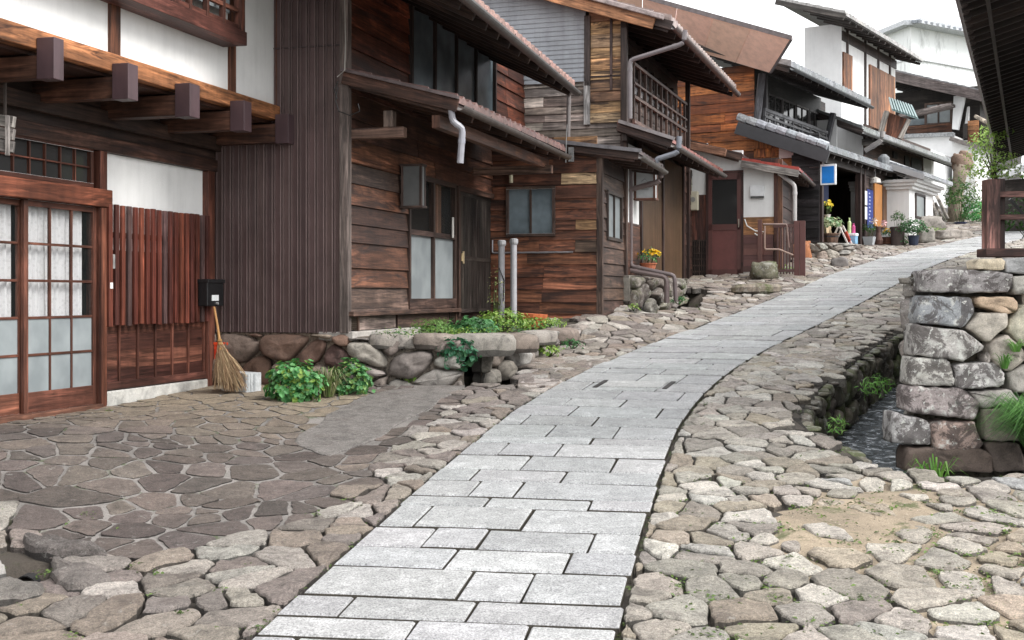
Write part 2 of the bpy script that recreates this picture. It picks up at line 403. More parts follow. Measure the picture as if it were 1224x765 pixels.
def soften(poly,gap,wob,r,step=.09,rnd=.5):
    # inset, round the corners, wobble the outline
    A,cx,cy=area_c(poly)
    if A<0: poly=poly[::-1]
    base=poly
    for i in range(len(base)):
        a=base[i];b=base[(i+1)%len(base)];ex,ey=b[0]-a[0],b[1]-a[1];l=math.hypot(ex,ey)
        if l<1e-6: continue
        nx,ny=ey/l,-ex/l
        poly=clip(poly,a[0]-nx*gap,a[1]-ny*gap,nx,ny)
        if len(poly)<3: return None
    # chaikin corner cut
    for it in range(2):
        o=[]
        for i in range(len(poly)):
            a=poly[i];b=poly[(i+1)%len(poly)];l=math.hypot(b[0]-a[0],b[1]-a[1])
            if l<1e-5: continue
            k=min(.25,rnd*.12/l) if it==0 else .25
            if it==1 and (l>.12 or rnd<.18): k=.12
            o+=[(a[0]+(b[0]-a[0])*k,a[1]+(b[1]-a[1])*k),(a[0]+(b[0]-a[0])*(1-k),a[1]+(b[1]-a[1])*(1-k))]
        poly=o
    o=[]
    for i in range(len(poly)):
        a=poly[i];b=poly[(i+1)%len(poly)];l=math.hypot(b[0]-a[0],b[1]-a[1]);n=max(1,int(l/step))
        for k in range(n):
            t=k/n; o.append((a[0]+(b[0]-a[0])*t+r.uniform(-wob,wob),a[1]+(b[1]-a[1])*t+r.uniform(-wob,wob)))
    return o if len(o)>=4 else None
def rock(mb,poly,T,bulge,depth,col,r,prof=None,rough=.0):
    # poly: outline in (u,v); T(u,v,h)->world
    A,cx,cy=area_c(poly)
    if abs(A)<.0006: return
    prof=prof or [(1.0,-depth),(1.0,-.25*bulge),(.985,.15*bulge),(.94,.5*bulge),(.85,.78*bulge),(.7,.92*bulge),(.45,1.0*bulge),(.2,1.03*bulge)]
    n=len(poly); V=[]; ox=r.uniform(0,99)
    tx,ty=r.uniform(-1,1)*bulge*.6,r.uniform(-1,1)*bulge*.6; sz=math.sqrt(abs(A))
    def H(u,v,h,k):
        q=(mnoise.noise(Vector((u*9+ox,v*9,ox)))+.45*mnoise.noise(Vector((u*27,v*27+ox,ox))))*rough if k>0 else 0
        return h+((u-cx)*tx+(v-cy)*ty)/max(sz,.05)*(h>-depth*.9)+q
    for k,(s,h) in enumerate(prof):
        for (u,v) in poly:
            uu=cx+(u-cx)*s; vv=cy+(v-cy)*s; V.append(tuple(T(uu,vv,H(uu,vv,h,k))))
    V.append(tuple(T(cx,cy,H(cx,cy,prof[-1][1]*1.02,1))))
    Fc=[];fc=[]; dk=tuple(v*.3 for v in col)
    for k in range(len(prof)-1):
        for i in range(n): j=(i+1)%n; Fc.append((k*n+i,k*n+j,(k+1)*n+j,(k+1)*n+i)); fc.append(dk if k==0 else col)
    k=len(prof)-1
    for i in range(n): Fc.append((k*n+i,k*n+(i+1)%n,len(V)-1)); fc.append(col)
    mb.idx(V,Fc,fc)
def rockwall(mb,line,z0f,z1f,cu,cv,cols,seed=1,bulge=.06,depth=.12,lean=0,gap=.012,drop=.25,back=True,backcol=(.03,.025,.02),backmb=None,side=1):
    # line: list of (x,y); outward normal = right of travel * side ; z0f,z1f functions of u (or const)
    r=random.Random(seed); L=[0]
    for a,b in zip(line,line[1:]): L.append(L[-1]+math.hypot(b[0]-a[0],b[1]-a[1]))
    def at(u):
        u=max(0,min(L[-1]-1e-6,u))
        for i in range(len(L)-1):
            if u<=L[i+1]: break
        t=(u-L[i])/(L[i+1]-L[i]); a,b=line[i],line[i+1]; dx,dy=(b[0]-a[0])/(L[i+1]-L[i]),(b[1]-a[1])/(L[i+1]-L[i])
        return a[0]+(b[0]-a[0])*t,a[1]+(b[1]-a[1])*t,dy*side,-dx*side
    zf0=z0f if callable(z0f) else (lambda u:z0f); zf1=z1f if callable(z1f) else (lambda u:z1f)
    H=max(zf1(u)-zf0(u) for u in [L[-1]*k/10 for k in range(11)])
    def T(u,v,h):
        x,y,nx,ny=at(u); k=v/H; z=zf0(u)+(zf1(u)-zf0(u))*k; o=h-lean*v
        return Vector((x+nx*o,y+ny*o,z))
    for x,y,poly in voronoi(0,L[-1],0,H,cu,cv,.4,drop,seed):
        p=soften(poly,gap,.006,r,.07)
        if not p: continue
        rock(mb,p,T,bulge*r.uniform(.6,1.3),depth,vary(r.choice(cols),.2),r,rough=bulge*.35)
    if backmb is not None:
        n=max(2,int(L[-1]/.3))
        for i in range(n):
            u0,u1=L[-1]*i/n,L[-1]*(i+1)/n
            backmb.face([T(u0,0,-.03),T(u1,0,-.03),T(u1,H,-.03),T(u0,H,-.03)],backcol)
            backmb.face([T(u0,H,-.03),T(u1,H,-.03),T(u1,H,-depth-.15),T(u0,H,-depth-.15)],backcol)
# ---------------------------------------------------------------- road centre line and ground height
_h,_W,_x0=1.5303,1.5235,-.524
_S=np.arange(-8,60,.1)
_A=np.interp(_S,[0,6,12,20,30,44],[.1426,.2069,.4882,.4896,.8909,.75]); _G=np.interp(_S,[0,10,24,44],[.0572,.0929,.1286,.12])
_i0=int(np.argmin(abs(_S)))
_X=np.cumsum(np.sin(_A))*.1; _Y=np.cumsum(np.cos(_A))*.1; _Z=np.cumsum(_G)*.1
_X=_X-_X[_i0]+_x0; _Y=_Y-_Y[_i0]+4.0; _Z=_Z-_Z[_i0]-_h
HW=_W/2
def road(s,l=0):
    a=np.interp(s,_S,_A); return float(np.interp(s,_S,_X)+l*math.cos(a)),float(np.interp(s,_S,_Y)-l*math.sin(a))
def nearest(x,y):
    d=(_X-x)**2+(_Y-y)**2; i=int(d.argmin()); a=_A[i]; return _S[i],(x-_X[i])*math.cos(a)-(y-_Y[i])*math.sin(a)
ctl=[]
for s in np.arange(-6,48,1.6):
    z=float(np.interp(s,_S,_Z))
    for l in (-HW-.1,0,HW+.1): ctl.append((*road(s,l),z))
    if s<8: ctl.append((*road(s,-2.2),z-.02)); ctl.append((*road(s,2.6),z-.03))
    if s>=8 and s<28: ctl.append((*road(s,1.6),z-.03))
ctl+=[(-4.6,9.0,-1.06),(-3.82,11.2,-1.02),(-3.2,13.2,-.96),(-3.0,9,-1.10),(-2.4,11,-1.02),(-1.6,12.6,-.95),(-4.5,6.5,-1.28),(-8,9,-1.1),
 (1.25,17.2,-.31),(1.7,17.6,-.30),(-.3,17,-.5),(2.3,19.5,-.12),(2.9,21.5,.12),(3.6,24,.33),(5.1,23.6,.39),(5.7,24.2,.5),(6.2,25.5,.72),
 (7.2,27.2,1.05),(8.2,28.6,1.1),(9.4,29.7,1.2),(9.8,30.2,1.33),(10.6,31.5,1.55),(12.4,34,1.9),(-12,10,-1),(-12,25,.2),(-6,30,.8),(0,34,1.4),(5,40,2.2),
 (6,8,-1.35),(9,8,-1.3),(8,4,-1.7),(0,-6,-2.1),(-8,-6,-2.0),(10,-6,-2.1),(30,0,-1.6),(-30,0,-1.5),(12,16,-.4),(14,24,.7),(30,20,.6),(-30,30,.6),(20,60,4.6),(-10,60,3),(50,60,4.5),(60,120,9),(0,120,8),(-60,120,7)]
_C=np.array(ctl)
def _tps():
    n=len(_C); d=np.hypot(_C[:,None,0]-_C[None,:,0],_C[:,None,1]-_C[None,:,1]); K=np.where(d>0,d*d*np.log(d+1e-12),0)+np.eye(n)*.02
    Pm=np.c_[np.ones(n),_C[:,:2]]; A=np.zeros((n+3,n+3)); A[:n,:n]=K; A[:n,n:]=Pm; A[n:,:n]=Pm.T
    return np.linalg.solve(A,np.r_[_C[:,2],0,0,0])
_w=_tps()
def Gv(x,y):
    x=np.asarray(x,float).ravel(); y=np.asarray(y,float).ravel(); out=np.zeros(len(x))
    for k in range(0,len(x),20000):
        xs,ys=x[k:k+20000],y[k:k+20000]; d2=(xs[:,None]-_C[None,:,0])**2+(ys[:,None]-_C[None,:,1])**2
        out[k:k+20000]=(.5*d2*np.log(d2+1e-12))@_w[:-3]+_w[-3]+_w[-2]*xs+_w[-1]*ys
    return out
# height lookup grid for speed
_gx=np.arange(-14,18.01,.1); _gy=np.arange(2,44.01,.1)
_GZ=Gv(*np.meshgrid(_gx,_gy)).reshape(len(_gy),len(_gx))
def G(x,y):
    if not(-14<=x<18 and 2<=y<44): return float(Gv([x],[y])[0])
    i=(x+14)/.1;j=(y-2)/.1;i0=min(int(i),len(_gx)-2);j0=min(int(j),len(_gy)-2);i-=i0;j-=j0;g=_GZ
    return float((g[j0,i0]*(1-i)+g[j0,i0+1]*i)*(1-j)+(g[j0+1,i0]*(1-i)+g[j0+1,i0+1]*i)*j)
def gp(px,py):   # pixel -> point on the ground
    Y=3.6
    rx,_,rz=ray(px,py)
    while Y<60 and rz*Y>G(rx*Y,Y): Y+=.05
    lo,hi=Y-.05,Y
    for _ in range(12):
        m=(lo+hi)/2
        if rz*m>G(rx*m,m): lo=m
        else: hi=m
    return rx*hi,hi
def inside(poly,x,y):
    c=False
    for i in range(len(poly)):
        a=poly[i-1];b=poly[i]
        if (a[1]>y)!=(b[1]>y) and x<(b[0]-a[0])*(y-a[1])/(b[1]-a[1])+a[0]: c=not c
    return c
def inside_v(poly,x,y):
    c=np.zeros(x.shape,bool)
    for i in range(len(poly)):
        a=poly[i-1];b=poly[i]
        if a[1]==b[1]: continue
        k=((a[1]>y)!=(b[1]>y))&(x<(b[0]-a[0])*(y-a[1])/(b[1]-a[1])+a[0]); c^=k
    return c
FA=Fr(-3.82,11.2,16.0); FB=Fr(-1.72,12.97,16.3); FC=Fr(1.23,17.38,16.3); FD=Fr(1.69,18.95,18.5); FE=Fr(5.09,23.76,18.5); FF=Fr(6.38,26.0,31); FK=Fr(9.56,30.2,31); FG=Fr(9.24,33,32.5)
def w2(fr,a,b): p=fr.W(a,b,0); return (p.x,p.y)
# ditches and streams
bank=[gp(*q) for q in [(1300,556),(1210,562),(1150,565),(1085,560),(1052,545),(1020,524),(985,508),(976,494),(984,474),(1004,454),(1030,436),(1060,411),(1082,392),(1100,376),(1112,366)]]
bank=[(x-(.12 if 3<=i<=11 else 0),y) for i,(x,y) in enumerate(bank)]
STREAM=bank+[(bank[-1][0]+.75,bank[-1][1]-.25),(4.6,13.6),(3.45,10.9),(3.32,10.5),(3.9,10.4),(6.5,10.1),(9,9.8)]
def stream_z(x,y): return G(x,y)-.62-.02*max(0,11-y)
DITCH1=[(-.52,12.78),(-.1,12.85),(.22,13.7),(.12,14.1),(-.5,13.6)]
q=[gp(*p) for p in [(752,374),(800,371),(822,368),(852,352),(846,344),(800,342),(752,344)]]
DITCH2=q
HOLE=[gp(*p) for p in [(2,688),(40,698),(54,686),(52,668),(14,664)]]
CARVE=[(DITCH1,.45),(DITCH2,.5),(HOLE,.28)]
PLANTER=[w2(FB,0,0),(-.45,12.85),(-.2,13.4),(.12,14.2),(.5,15.4),(.86,16.7),w2(FC,0,-.3),w2(FC,0,-1.6)]
HOUSES=[[w2(FA,-6,0),w2(FA,2.4,0),w2(FA,2.4,-6),w2(FA,-6,-6)],[w2(FB,0,.0),w2(FB,9,0),w2(FB,9,-5),w2(FB,0,-5)],[w2(FB,-.05,-1.75),w2(FB,1,-1.75),w2(FB,1,0),w2(FB,-.05,0)],[w2(FC,0,0),w2(FC,1.7,0),w2(FC,1.7,-3),w2(FC,0,-3)],
 [w2(FD,0,0),w2(FD,5.8,0),w2(FD,5.8,-5),w2(FD,0,-5)],[w2(FE,0,0),w2(FE,5,0),w2(FE,5,-4),w2(FE,0,-4)],[w2(FF,.3,0),w2(FF,6,0),w2(FF,6,-6),w2(FF,.3,-6)]]
# --- earth sheet
def axis(lo,hi,st,far0,far1):
    a=list(np.arange(lo,hi,st)); k=st*2; x=hi
    while x<far1: a.append(x); x+=k; k*=1.35
    a.append(far1); k=st*2; x=lo-k; L=[]
    while x>far0: L.append(x); k*=1.35; x-=k
    return np.array([far0]+L[::-1]+a)
ax=axis(-7,13,.1,-300,300); ay=axis(3.4,33,.1,-60,500)
gx,gy=np.meshgrid(ax,ay); gz=Gv(gx,gy).reshape(gx.shape)
far=np.clip((np.hypot(gx,gy-20)-45)/60,0,1); gz=gz*(1-far)+far*np.clip(.03*gy,-3,5)
hole=inside_v(STREAM,gx,gy)
rng=np.random.default_rng(3)
low=np.zeros(gx.shape)
for poly,d in CARVE: low=np.maximum(low,inside_v(poly,gx,gy)*d)
gz2=gz-low-.035
# left apron: mortar sits nearly flush with the stones
APRON=[gp(*p) for p in [(0,612),(60,640),(130,668),(200,655),(330,640),(430,585),(470,540),(560,462)]]+[(-1.0,13.2),(-1.8,13.0),(-3.3,13.6),(-5,9)]
apr=inside_v(APRON,gx,gy); gz2=gz2+apr*.026
SANDC=[gp(*p) for p in [(925,618),(990,590),(1100,585),(1125,635),(1040,662),(950,652)]]
SAND=[gp(*p) for p in [(930,610),(1010,560),(1100,575),(1224,570),(1300,600),(1300,765),(1120,765),(1060,700),(960,690),(900,650)]]
gz2=gz2+inside_v(SAND,gx,gy)*.018+inside_v(SANDC,gx,gy)*.016
V=np.c_[gx.ravel(),gy.ravel(),gz2.ravel()]
nx,ny=len(ax),len(ay)
ii,jj=np.meshgrid(np.arange(nx-1),np.arange(ny-1)); q0=(jj*nx+ii).ravel()
hf=hole.ravel(); fs=np.c_[q0,q0+1,q0+nx+1,q0+nx]; keep=~(hf[fs].any(axis=1)); fs=fs[keep]
me=bpy.data.meshes.new('ground'); me.from_pydata(V.tolist(),[],fs.tolist())
cx_=V[fs].mean(axis=1)
mortared=inside_v(APRON,cx_[:,0],cx_[:,1]); snd=inside_v(SAND,cx_[:,0],cx_[:,1])  # apron mortar has its own pale cement colour
wild=(np.abs(cx_[:,0])>14)|(cx_[:,1]>34)
col=np.tile(np.array([[.075,.062,.05]]),(len(fs),1)); col[mortared]=(.24,.22,.205); col[snd]=(.36,.29,.21); col[wild]=(.10,.10,.07)
cc=np.repeat(np.c_[col,np.ones(len(fs))],4,axis=0)
ca=me.color_attributes.new('Col','FLOAT_COLOR','CORNER'); ca.data.foreach_set('color',cc.ravel())
me.polygons.foreach_set('use_smooth',[True]*len(me.polygons))
def _ground():
    m,nt,bs=newmat('ground_mortar'); c=attr(nt); pos=objco(nt)
    g=noise(nt,pos,90,4,.8); c=mix(nt,'MULTIPLY',1.0,c,ramp(nt,g,[(.3,.6),(.6,1.15)]))
    p=noise(nt,pos,1.7,6,.65); c=mix(nt,'MULTIPLY',1.0,c,ramp(nt,p,[(.3,.6),(.6,1.15)]))
    q=noise(nt,pos,3.1,6,.7,.4); c=mix(nt,'MIX',ramp(nt,q,[(.56,0.0),(.64,.8)]),c,(.055,.08,.018))
    nt.links.new(c,bs.inputs['Base Color']); bs.inputs['Roughness'].default_value=.9; bump(nt,bs,noise(nt,pos,45,8,.8),.8,.02); return m
M['ground']=_ground(); me.materials.append(M['ground'])
go=bpy.data.objects.new('ground',me); COL.objects.link(go); tag(go,kind='structure')

# --- granite slabs of the road
def slabmesh():
    mb=MB(); r=random.Random(5)
    ys=[800,771,746,720,685,660,636,610,598,579,565,548,533,525,511,500,488,479,469]
    # y pixel on the centre line -> s
    Sg=np.arange(-.6,30,.02); py=np.array([HZ-F*float(np.interp(s,_S,_Z))/road(s)[1] for s in Sg])
    rows=[float(np.interp(-y,-py,Sg)) for y in ys]
    fr0={3:[.18,.56],4:[.49,.69],5:[.38,.78],6:[.24,.44,.83],7:[.14,.55],8:[.34,.76],9:[.24,.43],10:[.18,.58],11:[.36,.77]}
    s0=-4.0; pre=[]
    while s0<rows[0]-.35: pre.append(s0); s0+=r.uniform(.4,.6)
    rows=pre+rows; off=len(pre)
    while rows[-1]<45: rows.append(rows[-1]+r.uniform(.30,.62))
    last=[]
    for i in range(len(rows)-1):
        s0,s1=rows[i],rows[i+1]
        fr=fr0.get(i-off+1)
        if fr is None:
            for t in range(20):
                fr=[];x=r.uniform(.12,.62)
                while x<.92: fr.append(x); x+=r.uniform(.26,.55)
                if fr and 1-fr[-1]<.1: fr.pop()
                if all(abs(a-b)>.06 for a in fr for b in last): break
        last=fr; e=[0]+fr+[1]
        for k in range(len(e)-1):
            g=.0065; l0=(e[k]-.5)*_W+g+(r.uniform(-.012,.012) if k==0 else 0); l1=(e[k+1]-.5)*_W-g+(r.uniform(-.012,.012) if k==len(e)-2 else 0)
            c=vary((.405,.408,.41),.13,.012); dz=r.uniform(-.004,.004); t1,t2=r.uniform(-.004,.004),r.uniform(-.004,.004); n=max(2,int((l1-l0)/.3)+1)
            if 480<HZ-F*float(np.interp((s0+s1)/2,_S,_Z))/road((s0+s1)/2)[1]<0: pass
            gs=.023; loop=[(s0+gs,l0+(l1-l0)*q/n) for q in range(n+1)]+[(s1-gs,l1+(l0-l1)*q/n) for q in range(n+1)]
            loop=[(s+r.uniform(-.003,.003),l+r.uniform(-.003,.003)) for s,l in loop]
            sc_,lc=(s0+s1)/2,(l0+l1)/2; V=[];Fc=[]; m=len(loop)
            for ins,h in ((0,-.09),(0,.006),(.009,.016)):
                for s,l in loop:
                    s_=s-ins*np.sign(s-sc_); l_=l-ins*(np.sign(l-lc) if abs(abs(l-lc)-(l1-l0)/2)<.02 else 0)
                    x,y=road(s_,l_); V.append((x,y,G(x,y)+h+dz+t1*(s-sc_)+t2*(l-lc)))
            for k2 in range(2):
                for q in range(m): Fc.append((k2*m+q,k2*m+(q+1)%m,(k2+1)*m+(q+1)%m,(k2+1)*m+q))
            for q in range(n): Fc.append((2*m+q,2*m+q+1,2*m+m-2-q,2*m+m-1-q))
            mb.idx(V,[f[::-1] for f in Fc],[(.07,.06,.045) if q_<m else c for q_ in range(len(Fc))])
    return mb
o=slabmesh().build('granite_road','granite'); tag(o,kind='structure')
# light trench cover set in the road
s0=float(nearest(*gp(770,462))[0])
mb=MB()
for l0,l1 in ((-.30,.30),):
    P4=[road(s0-.2,l0),road(s0-.2,l1),road(s0+.16,l1),road(s0+.16,l0)]; z=[G(*p) for p in P4]
    mb.hexa([(p[0],p[1],h+.0) for p,h in zip(P4,z)]+[(p[0],p[1],h+.024) for p,h in zip(P4,z)],(.5,.5,.49))
for l in (-.345,.345):
    P4=[road(s0-.24,l-.022),road(s0-.24,l+.022),road(s0+.2,l+.022),road(s0+.2,l-.022)]; z=[G(*p) for p in P4]
    mb.hexa([(p[0],p[1],h+.0) for p,h in zip(P4,z)]+[(p[0],p[1],h+.0225) for p,h in zip(P4,z)],(.035,.03,.028))
o=mb.build('drain_cover','granite',origin=(*road(s0),G(*road(s0)))); tag(o,'pale square drain cover with dark slots let into the granite road','drain cover')

# --- rubble paving either side of the road
TERR=[(3.2,10.25),(3.4,10.7),(4.65,13.7),(bank[-1][0]+.9,bank[-1][1]-.1),(7.6,17.4),(9.5,21.5),(12,24.5),(18,26),(18,9.2),(7,9.6)]
def paving():
    mb=MB(); r=random.Random(21); n=0
    def keepf(x,y):
        if y<4.2 or y>36: return False
        px=CX+F*x/y
        if px<-160 or px>1400: return False
        s,l=nearest(x,y)
        if abs(l)<HW-.26: return False
        if y>27 and abs(l)>4: return False
        if inside(STREAM,x,y) or inside(TERR,x,y): return False
        for p in (DITCH1,DITCH2,HOLE): 
            if inside(p,x,y): return False
        for h in HOUSES+[PLANTER]:
            if inside(h,x,y): return False
        if inside(CONC,x,y): return False
        return True
    for zone,(cu,cv,seed,drop,y0,y1) in enumerate(((.185,.215,31,.42,4,13.5),(.18,.21,32,.34,13.5,36))):
        for x,y,poly in voronoi(-8,16,y0,y1,cu,cv,.44,drop,seed,keepf,False):
            s,l=nearest(x,y); a=float(np.interp(s,_S,_A)); ex,ey=road(s,HW+.012 if l>0 else -HW-.012)
            sg=1 if l>0 else -1
            poly=clip(poly,ex,ey,-sg*math.cos(a),sg*math.sin(a))
            if len(poly)<3: continue
            ap=inside(APRON,x,y); sd=inside(SAND,x,y)
            gap=r.uniform(.008,.020) if ap else (r.uniform(.012,.04) if sd else r.uniform(.004,.012))
            if inside_v(np.array(STREAM),np.array([p[0] for p in poly]),np.array([p[1] for p in poly])).any():
                cxm,cym=sum(p[0] for p in poly)/len(poly),sum(p[1] for p in poly)/len(poly)
                poly=[p if not inside(STREAM,*p) else (cxm+(p[0]-cxm)*.3,cym+(p[1]-cym)*.3) for p in poly]
            if any(inside(HOLE,*q) for q in poly) or inside(poly,*HOLE[2]): continue
            if inside(SANDC,x,y) and r.random()<.6: continue
            A,_,_=area_c(poly)
            p=soften(poly,gap,.008 if y<14 else .006,r,.05 if y<12 else .10,.2)
            if not p: continue
            if ap:
                c=vary(r.choice([(.125,.105,.098),(.15,.125,.115),(.18,.15,.135),(.11,.09,.082)]),.2)
                k=min(1,max(0,(math.hypot(0,0)+(y-9.6)/2.2))) if x<-1.5 else 0
                if k>0: c=tuple(c[i]*(1-k)+(.30,.25,.19)[i]*k for i in range(3))
            elif sd: c=vary(r.choice([(.37,.345,.31),(.42,.40,.365),(.33,.305,.275),(.46,.44,.41),(.38,.33,.27),(.34,.345,.35)]),.15)
            elif l<0: c=vary(r.choice([(.22,.195,.18),(.26,.23,.205),(.19,.165,.155),(.31,.29,.27),(.235,.20,.17),(.38,.36,.34)]),.15)
            else: c=vary(r.choice([(.29,.27,.245),(.34,.315,.285),(.25,.23,.21),(.38,.36,.33),(.30,.265,.22),(.44,.43,.405)]),.16)
            c=tuple(v*((1.05 if ap else 1.2) if l<0 else 1.18)*(1.03,1.0,.955)[i_] for i_,v in enumerate(c))
            hz=r.uniform(-.006,.008) if not ap else r.uniform(-.003,.003)
            hh=.012 if not ap else .004
            T=lambda u,v,h,hz=hz: Vector((u,v,G(u,v)+h+hz-(.004 if ap else 0)))
            prof=[(1.0,-.09),(1.0,-.35*hh),(.975,.35*hh),(.93,.8*hh),(.72,hh),(.4,hh)] if not ap else [(1.0,-.05),(1.0,.2*hh),(.97,.7*hh),(.6,hh)]
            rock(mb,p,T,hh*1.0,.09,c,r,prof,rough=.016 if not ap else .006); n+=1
    return mb
CONC=[gp(*p) for p in [(352,528),(395,545),(440,528),(500,495),(556,461),(500,462),(440,472),(400,492)]]
o=paving().build('stone_paving','paving'); tag(o,kind='structure')
# concrete ramp slab in front of the planter
mb=MB(); cp=[(x,y) for x,y in CONC]; A,cx0,cy0=area_c(cp)
if A<0: cp=cp[::-1]
top=[];dens=[]
for i in range(len(cp)):
    a,b=cp[i],cp[(i+1)%len(cp)]
    for k in range(6): dens.append((a[0]+(b[0]-a[0])*k/6+(random.uniform(-.03,.03) if k else 0),a[1]+(b[1]-a[1])*k/6+(random.uniform(-.05,.05) if k else 0)))
rr=random.Random(4); V=[];Fc=[]; n=len(dens)
for s,h in ((1,-.08),(1,.0),(.985,.008),(.5,.012)):
    for x,y in dens: X,Y=cx0+(x-cx0)*s,cy0+(y-cy0)*s; V.append((X,Y,G(X,Y)+h))
V.append((cx0,cy0,G(cx0,cy0)+.012))
for k in range(3):
    for i in range(n): Fc.append((k*n+i,k*n+(i+1)%n,(k+1)*n+(i+1)%n,(k+1)*n+i))
for i in range(n): Fc.append((3*n+i,3*n+(i+1)%n,4*n))
mb.idx(V,Fc,(.235,.215,.20)); o=mb.build('concrete_path','paving'); tag(o,kind='structure')

# --- stream: water, banks
mb=MB(); sp=STREAM; xs=[p[0] for p in sp]; 
N=60
def lerp2(a,b,t): return (a[0]+(b[0]-a[0])*t,a[1]+(b[1]-a[1])*t)
gxs=np.arange(1.5,9,.16); gys=np.arange(8,19.5,.16)
for x in gxs:
    for y in gys:
        q=[(x,y),(x+.16,y),(x+.16,y+.16),(x,y+.16)]
        mb.idx([(a,b,stream_z(a,b)+.012*mnoise.noise(Vector((a*6,b*6,0)))) for a,b in q],[(0,1,2,3)],(.1,.1,.1))
wt=mb.build('stream_water','water',smooth=False); tag(wt,kind='structure')
mb=MB(); bm_=MB()
bl=bank[3:]   # left bank from the corner upstream
rockwall(mb,bl,0,1,1,1,[(1,1,1)],1) if False else None
L=[0]
for a,b in zip(bl,bl[1:]): L.append(L[-1]+math.hypot(b[0]-a[0],b[1]-a[1]))
def zb(off):
    def f(u):
        x=float(np.interp(u,L,[p[0] for p in bl]));y=float(np.interp(u,L,[p[1] for p in bl])); return G(x,y)+off
    return f
rockwall(mb,bl,zb(-.85),zb(-.035),.20,.20,[(.12,.11,.085),(.16,.14,.11),(.10,.085,.07),(.17,.16,.12),(.09,.10,.05)],9,.075,.14,0,.006,.25,backmb=bm_,side=1)
bk=mb.build('stream_bank_wall','rock_moss',smooth=True,origin=(bl[0][0],bl[0][1],G(*bl[0])-.8)); tag(bk,'mossy rubble bank wall dropping from the paving into the narrow stream','retaining wall')
bm_.build('earth_backing','soil',bk)
mb=MB(); bm_=MB(); fl=bank[:4]; L=[0]
for a,b in zip(fl,fl[1:]): L.append(L[-1]+math.hypot(b[0]-a[0],b[1]-a[1]))
bl=fl
rockwall(mb,fl,zb(-.85),zb(-.035),.3,.22,[(.12,.10,.085),(.16,.14,.12)],19,.06,.12,0,.008,.25,backmb=bm_,side=1)
bk=mb.build('stream_bank_wall','rock_moss',smooth=True,origin=(fl[0][0],fl[0][1],G(*fl[0])-.8)); tag(bk,'low rubble bank facing the big stone retaining wall across the stream','retaining wall')
bm_.build('earth_backing','soil',bk)
WD=(.10,.035,.022)      # dark red brown
WDK=(.045,.02,.014)
# ================================================================ house A : white plaster townhouse
gA=-1.03
A=thing('plaster_townhouse','white plastered timber townhouse with capped beam ends, glazed sliding doors and red-brown slatted screen','house',FA.W(-1,0,gA))
aend=FA.f(250,300)[0]+.12
def PB(mb,fr,k,c,px0,px1,y0,y1,o0,o1,col):
    u0,u1,z0,z1=fr.rect(k,c,px0,px1,y0,y1); fr.pbox(mb,k,c,u0,u1,o0,o1,z0,z1,col)
bU=.80
zb0=FA.f(331,143,bU)[1]; zb1=FA.f(338,128,bU)[1]
# interior room + side body
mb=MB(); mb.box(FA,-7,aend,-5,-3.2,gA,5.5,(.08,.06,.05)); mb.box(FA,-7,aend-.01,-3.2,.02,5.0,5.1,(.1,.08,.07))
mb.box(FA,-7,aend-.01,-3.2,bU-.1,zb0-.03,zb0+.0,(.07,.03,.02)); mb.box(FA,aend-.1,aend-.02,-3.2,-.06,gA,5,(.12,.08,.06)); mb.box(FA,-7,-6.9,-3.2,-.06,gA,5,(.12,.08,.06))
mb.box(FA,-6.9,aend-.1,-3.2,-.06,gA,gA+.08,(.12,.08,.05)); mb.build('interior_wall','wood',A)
pl=(.80,.80,.79)
# upper plaster in panels between posts
mb=MB(); mb.box(FA,-7,aend+.05,bU-.16,bU-.075,zb1-.01,5.3,pl); up=mb.build('plaster_wall','plaster',A)
for p0,p1,dz in ((132,144,0),(275,282,0),(330,337,0)):
    a0=FA.f(p0,100,bU-.05)[0]; a1=FA.f(p1,100,bU-.05)[0]; mb=MB(); mb.box(FA,a0,a1,bU-.14,bU-.045,zb1+.002,5.3,(.14,.055,.03)); mb.build('post','wood',A,bevel=.006)
mb=MB(); mb.box(FA,-4.6,-4.45,bU-.14,bU-.045,zb1+.002,5.3,(.14,.055,.03)); mb.build('post','wood',A,bevel=.006)
mb=MB(); mb.box(FA,-7,aend+.02,bU-.15,bU,zb0,zb1,(.36,.15,.065)); mb.build('girder','orange',A,bevel=.008)
# cantilever beams with sheet metal caps
for pa,pb,yt,yb in ((61,73,43,94),(150,162,74,118),(224,236,98,139),(289,298,119,156),(342,351,135,171)):
    a0=FA.f(pa,yt,.93)[0]; a1=FA.f(pb,yt,.93)[0]; z1=FA.f(pa,yt+1,.93)[1]; z0=FA.f(pa,yb,.93)[1]
    mb=MB(); mb.box(FA,a0+.008,a1-.008,-.1,bU+.02,z0+.012,min(z1,zb0-.034)-.012,(.11,.05,.032)); 
    mb.box(FA,a0+.008,a1-.008,bU+.002,bU+.1,z0+.012,z1-.012,(.11,.05,.032)); bo=mb.build('cantilever_beam','wood',A,bevel=.006)
    c=MB(); c.box(FA,a0,a1,bU+.004,.955,z0,z1,(.075,.045,.05)); c.build('beam_cap','metal_brown',bo,bevel=.004)
# soffit beams and lintel
zt=FA.f(242,204,0)[1]
for b0,b1,z0,z1,c in ((-.05,.06,zt,zt+.13,(.07,.035,.025)),(.02,.12,zt+.22,zt+.36,(.05,.028,.02)),(-.03,.04,zt+.13,zb0-.03,(.035,.02,.015))):
    mb=MB(); mb.box(FA,-7,aend,b0,b1,z0,z1,c); mb.build('lintel','wood',A,bevel=.006)
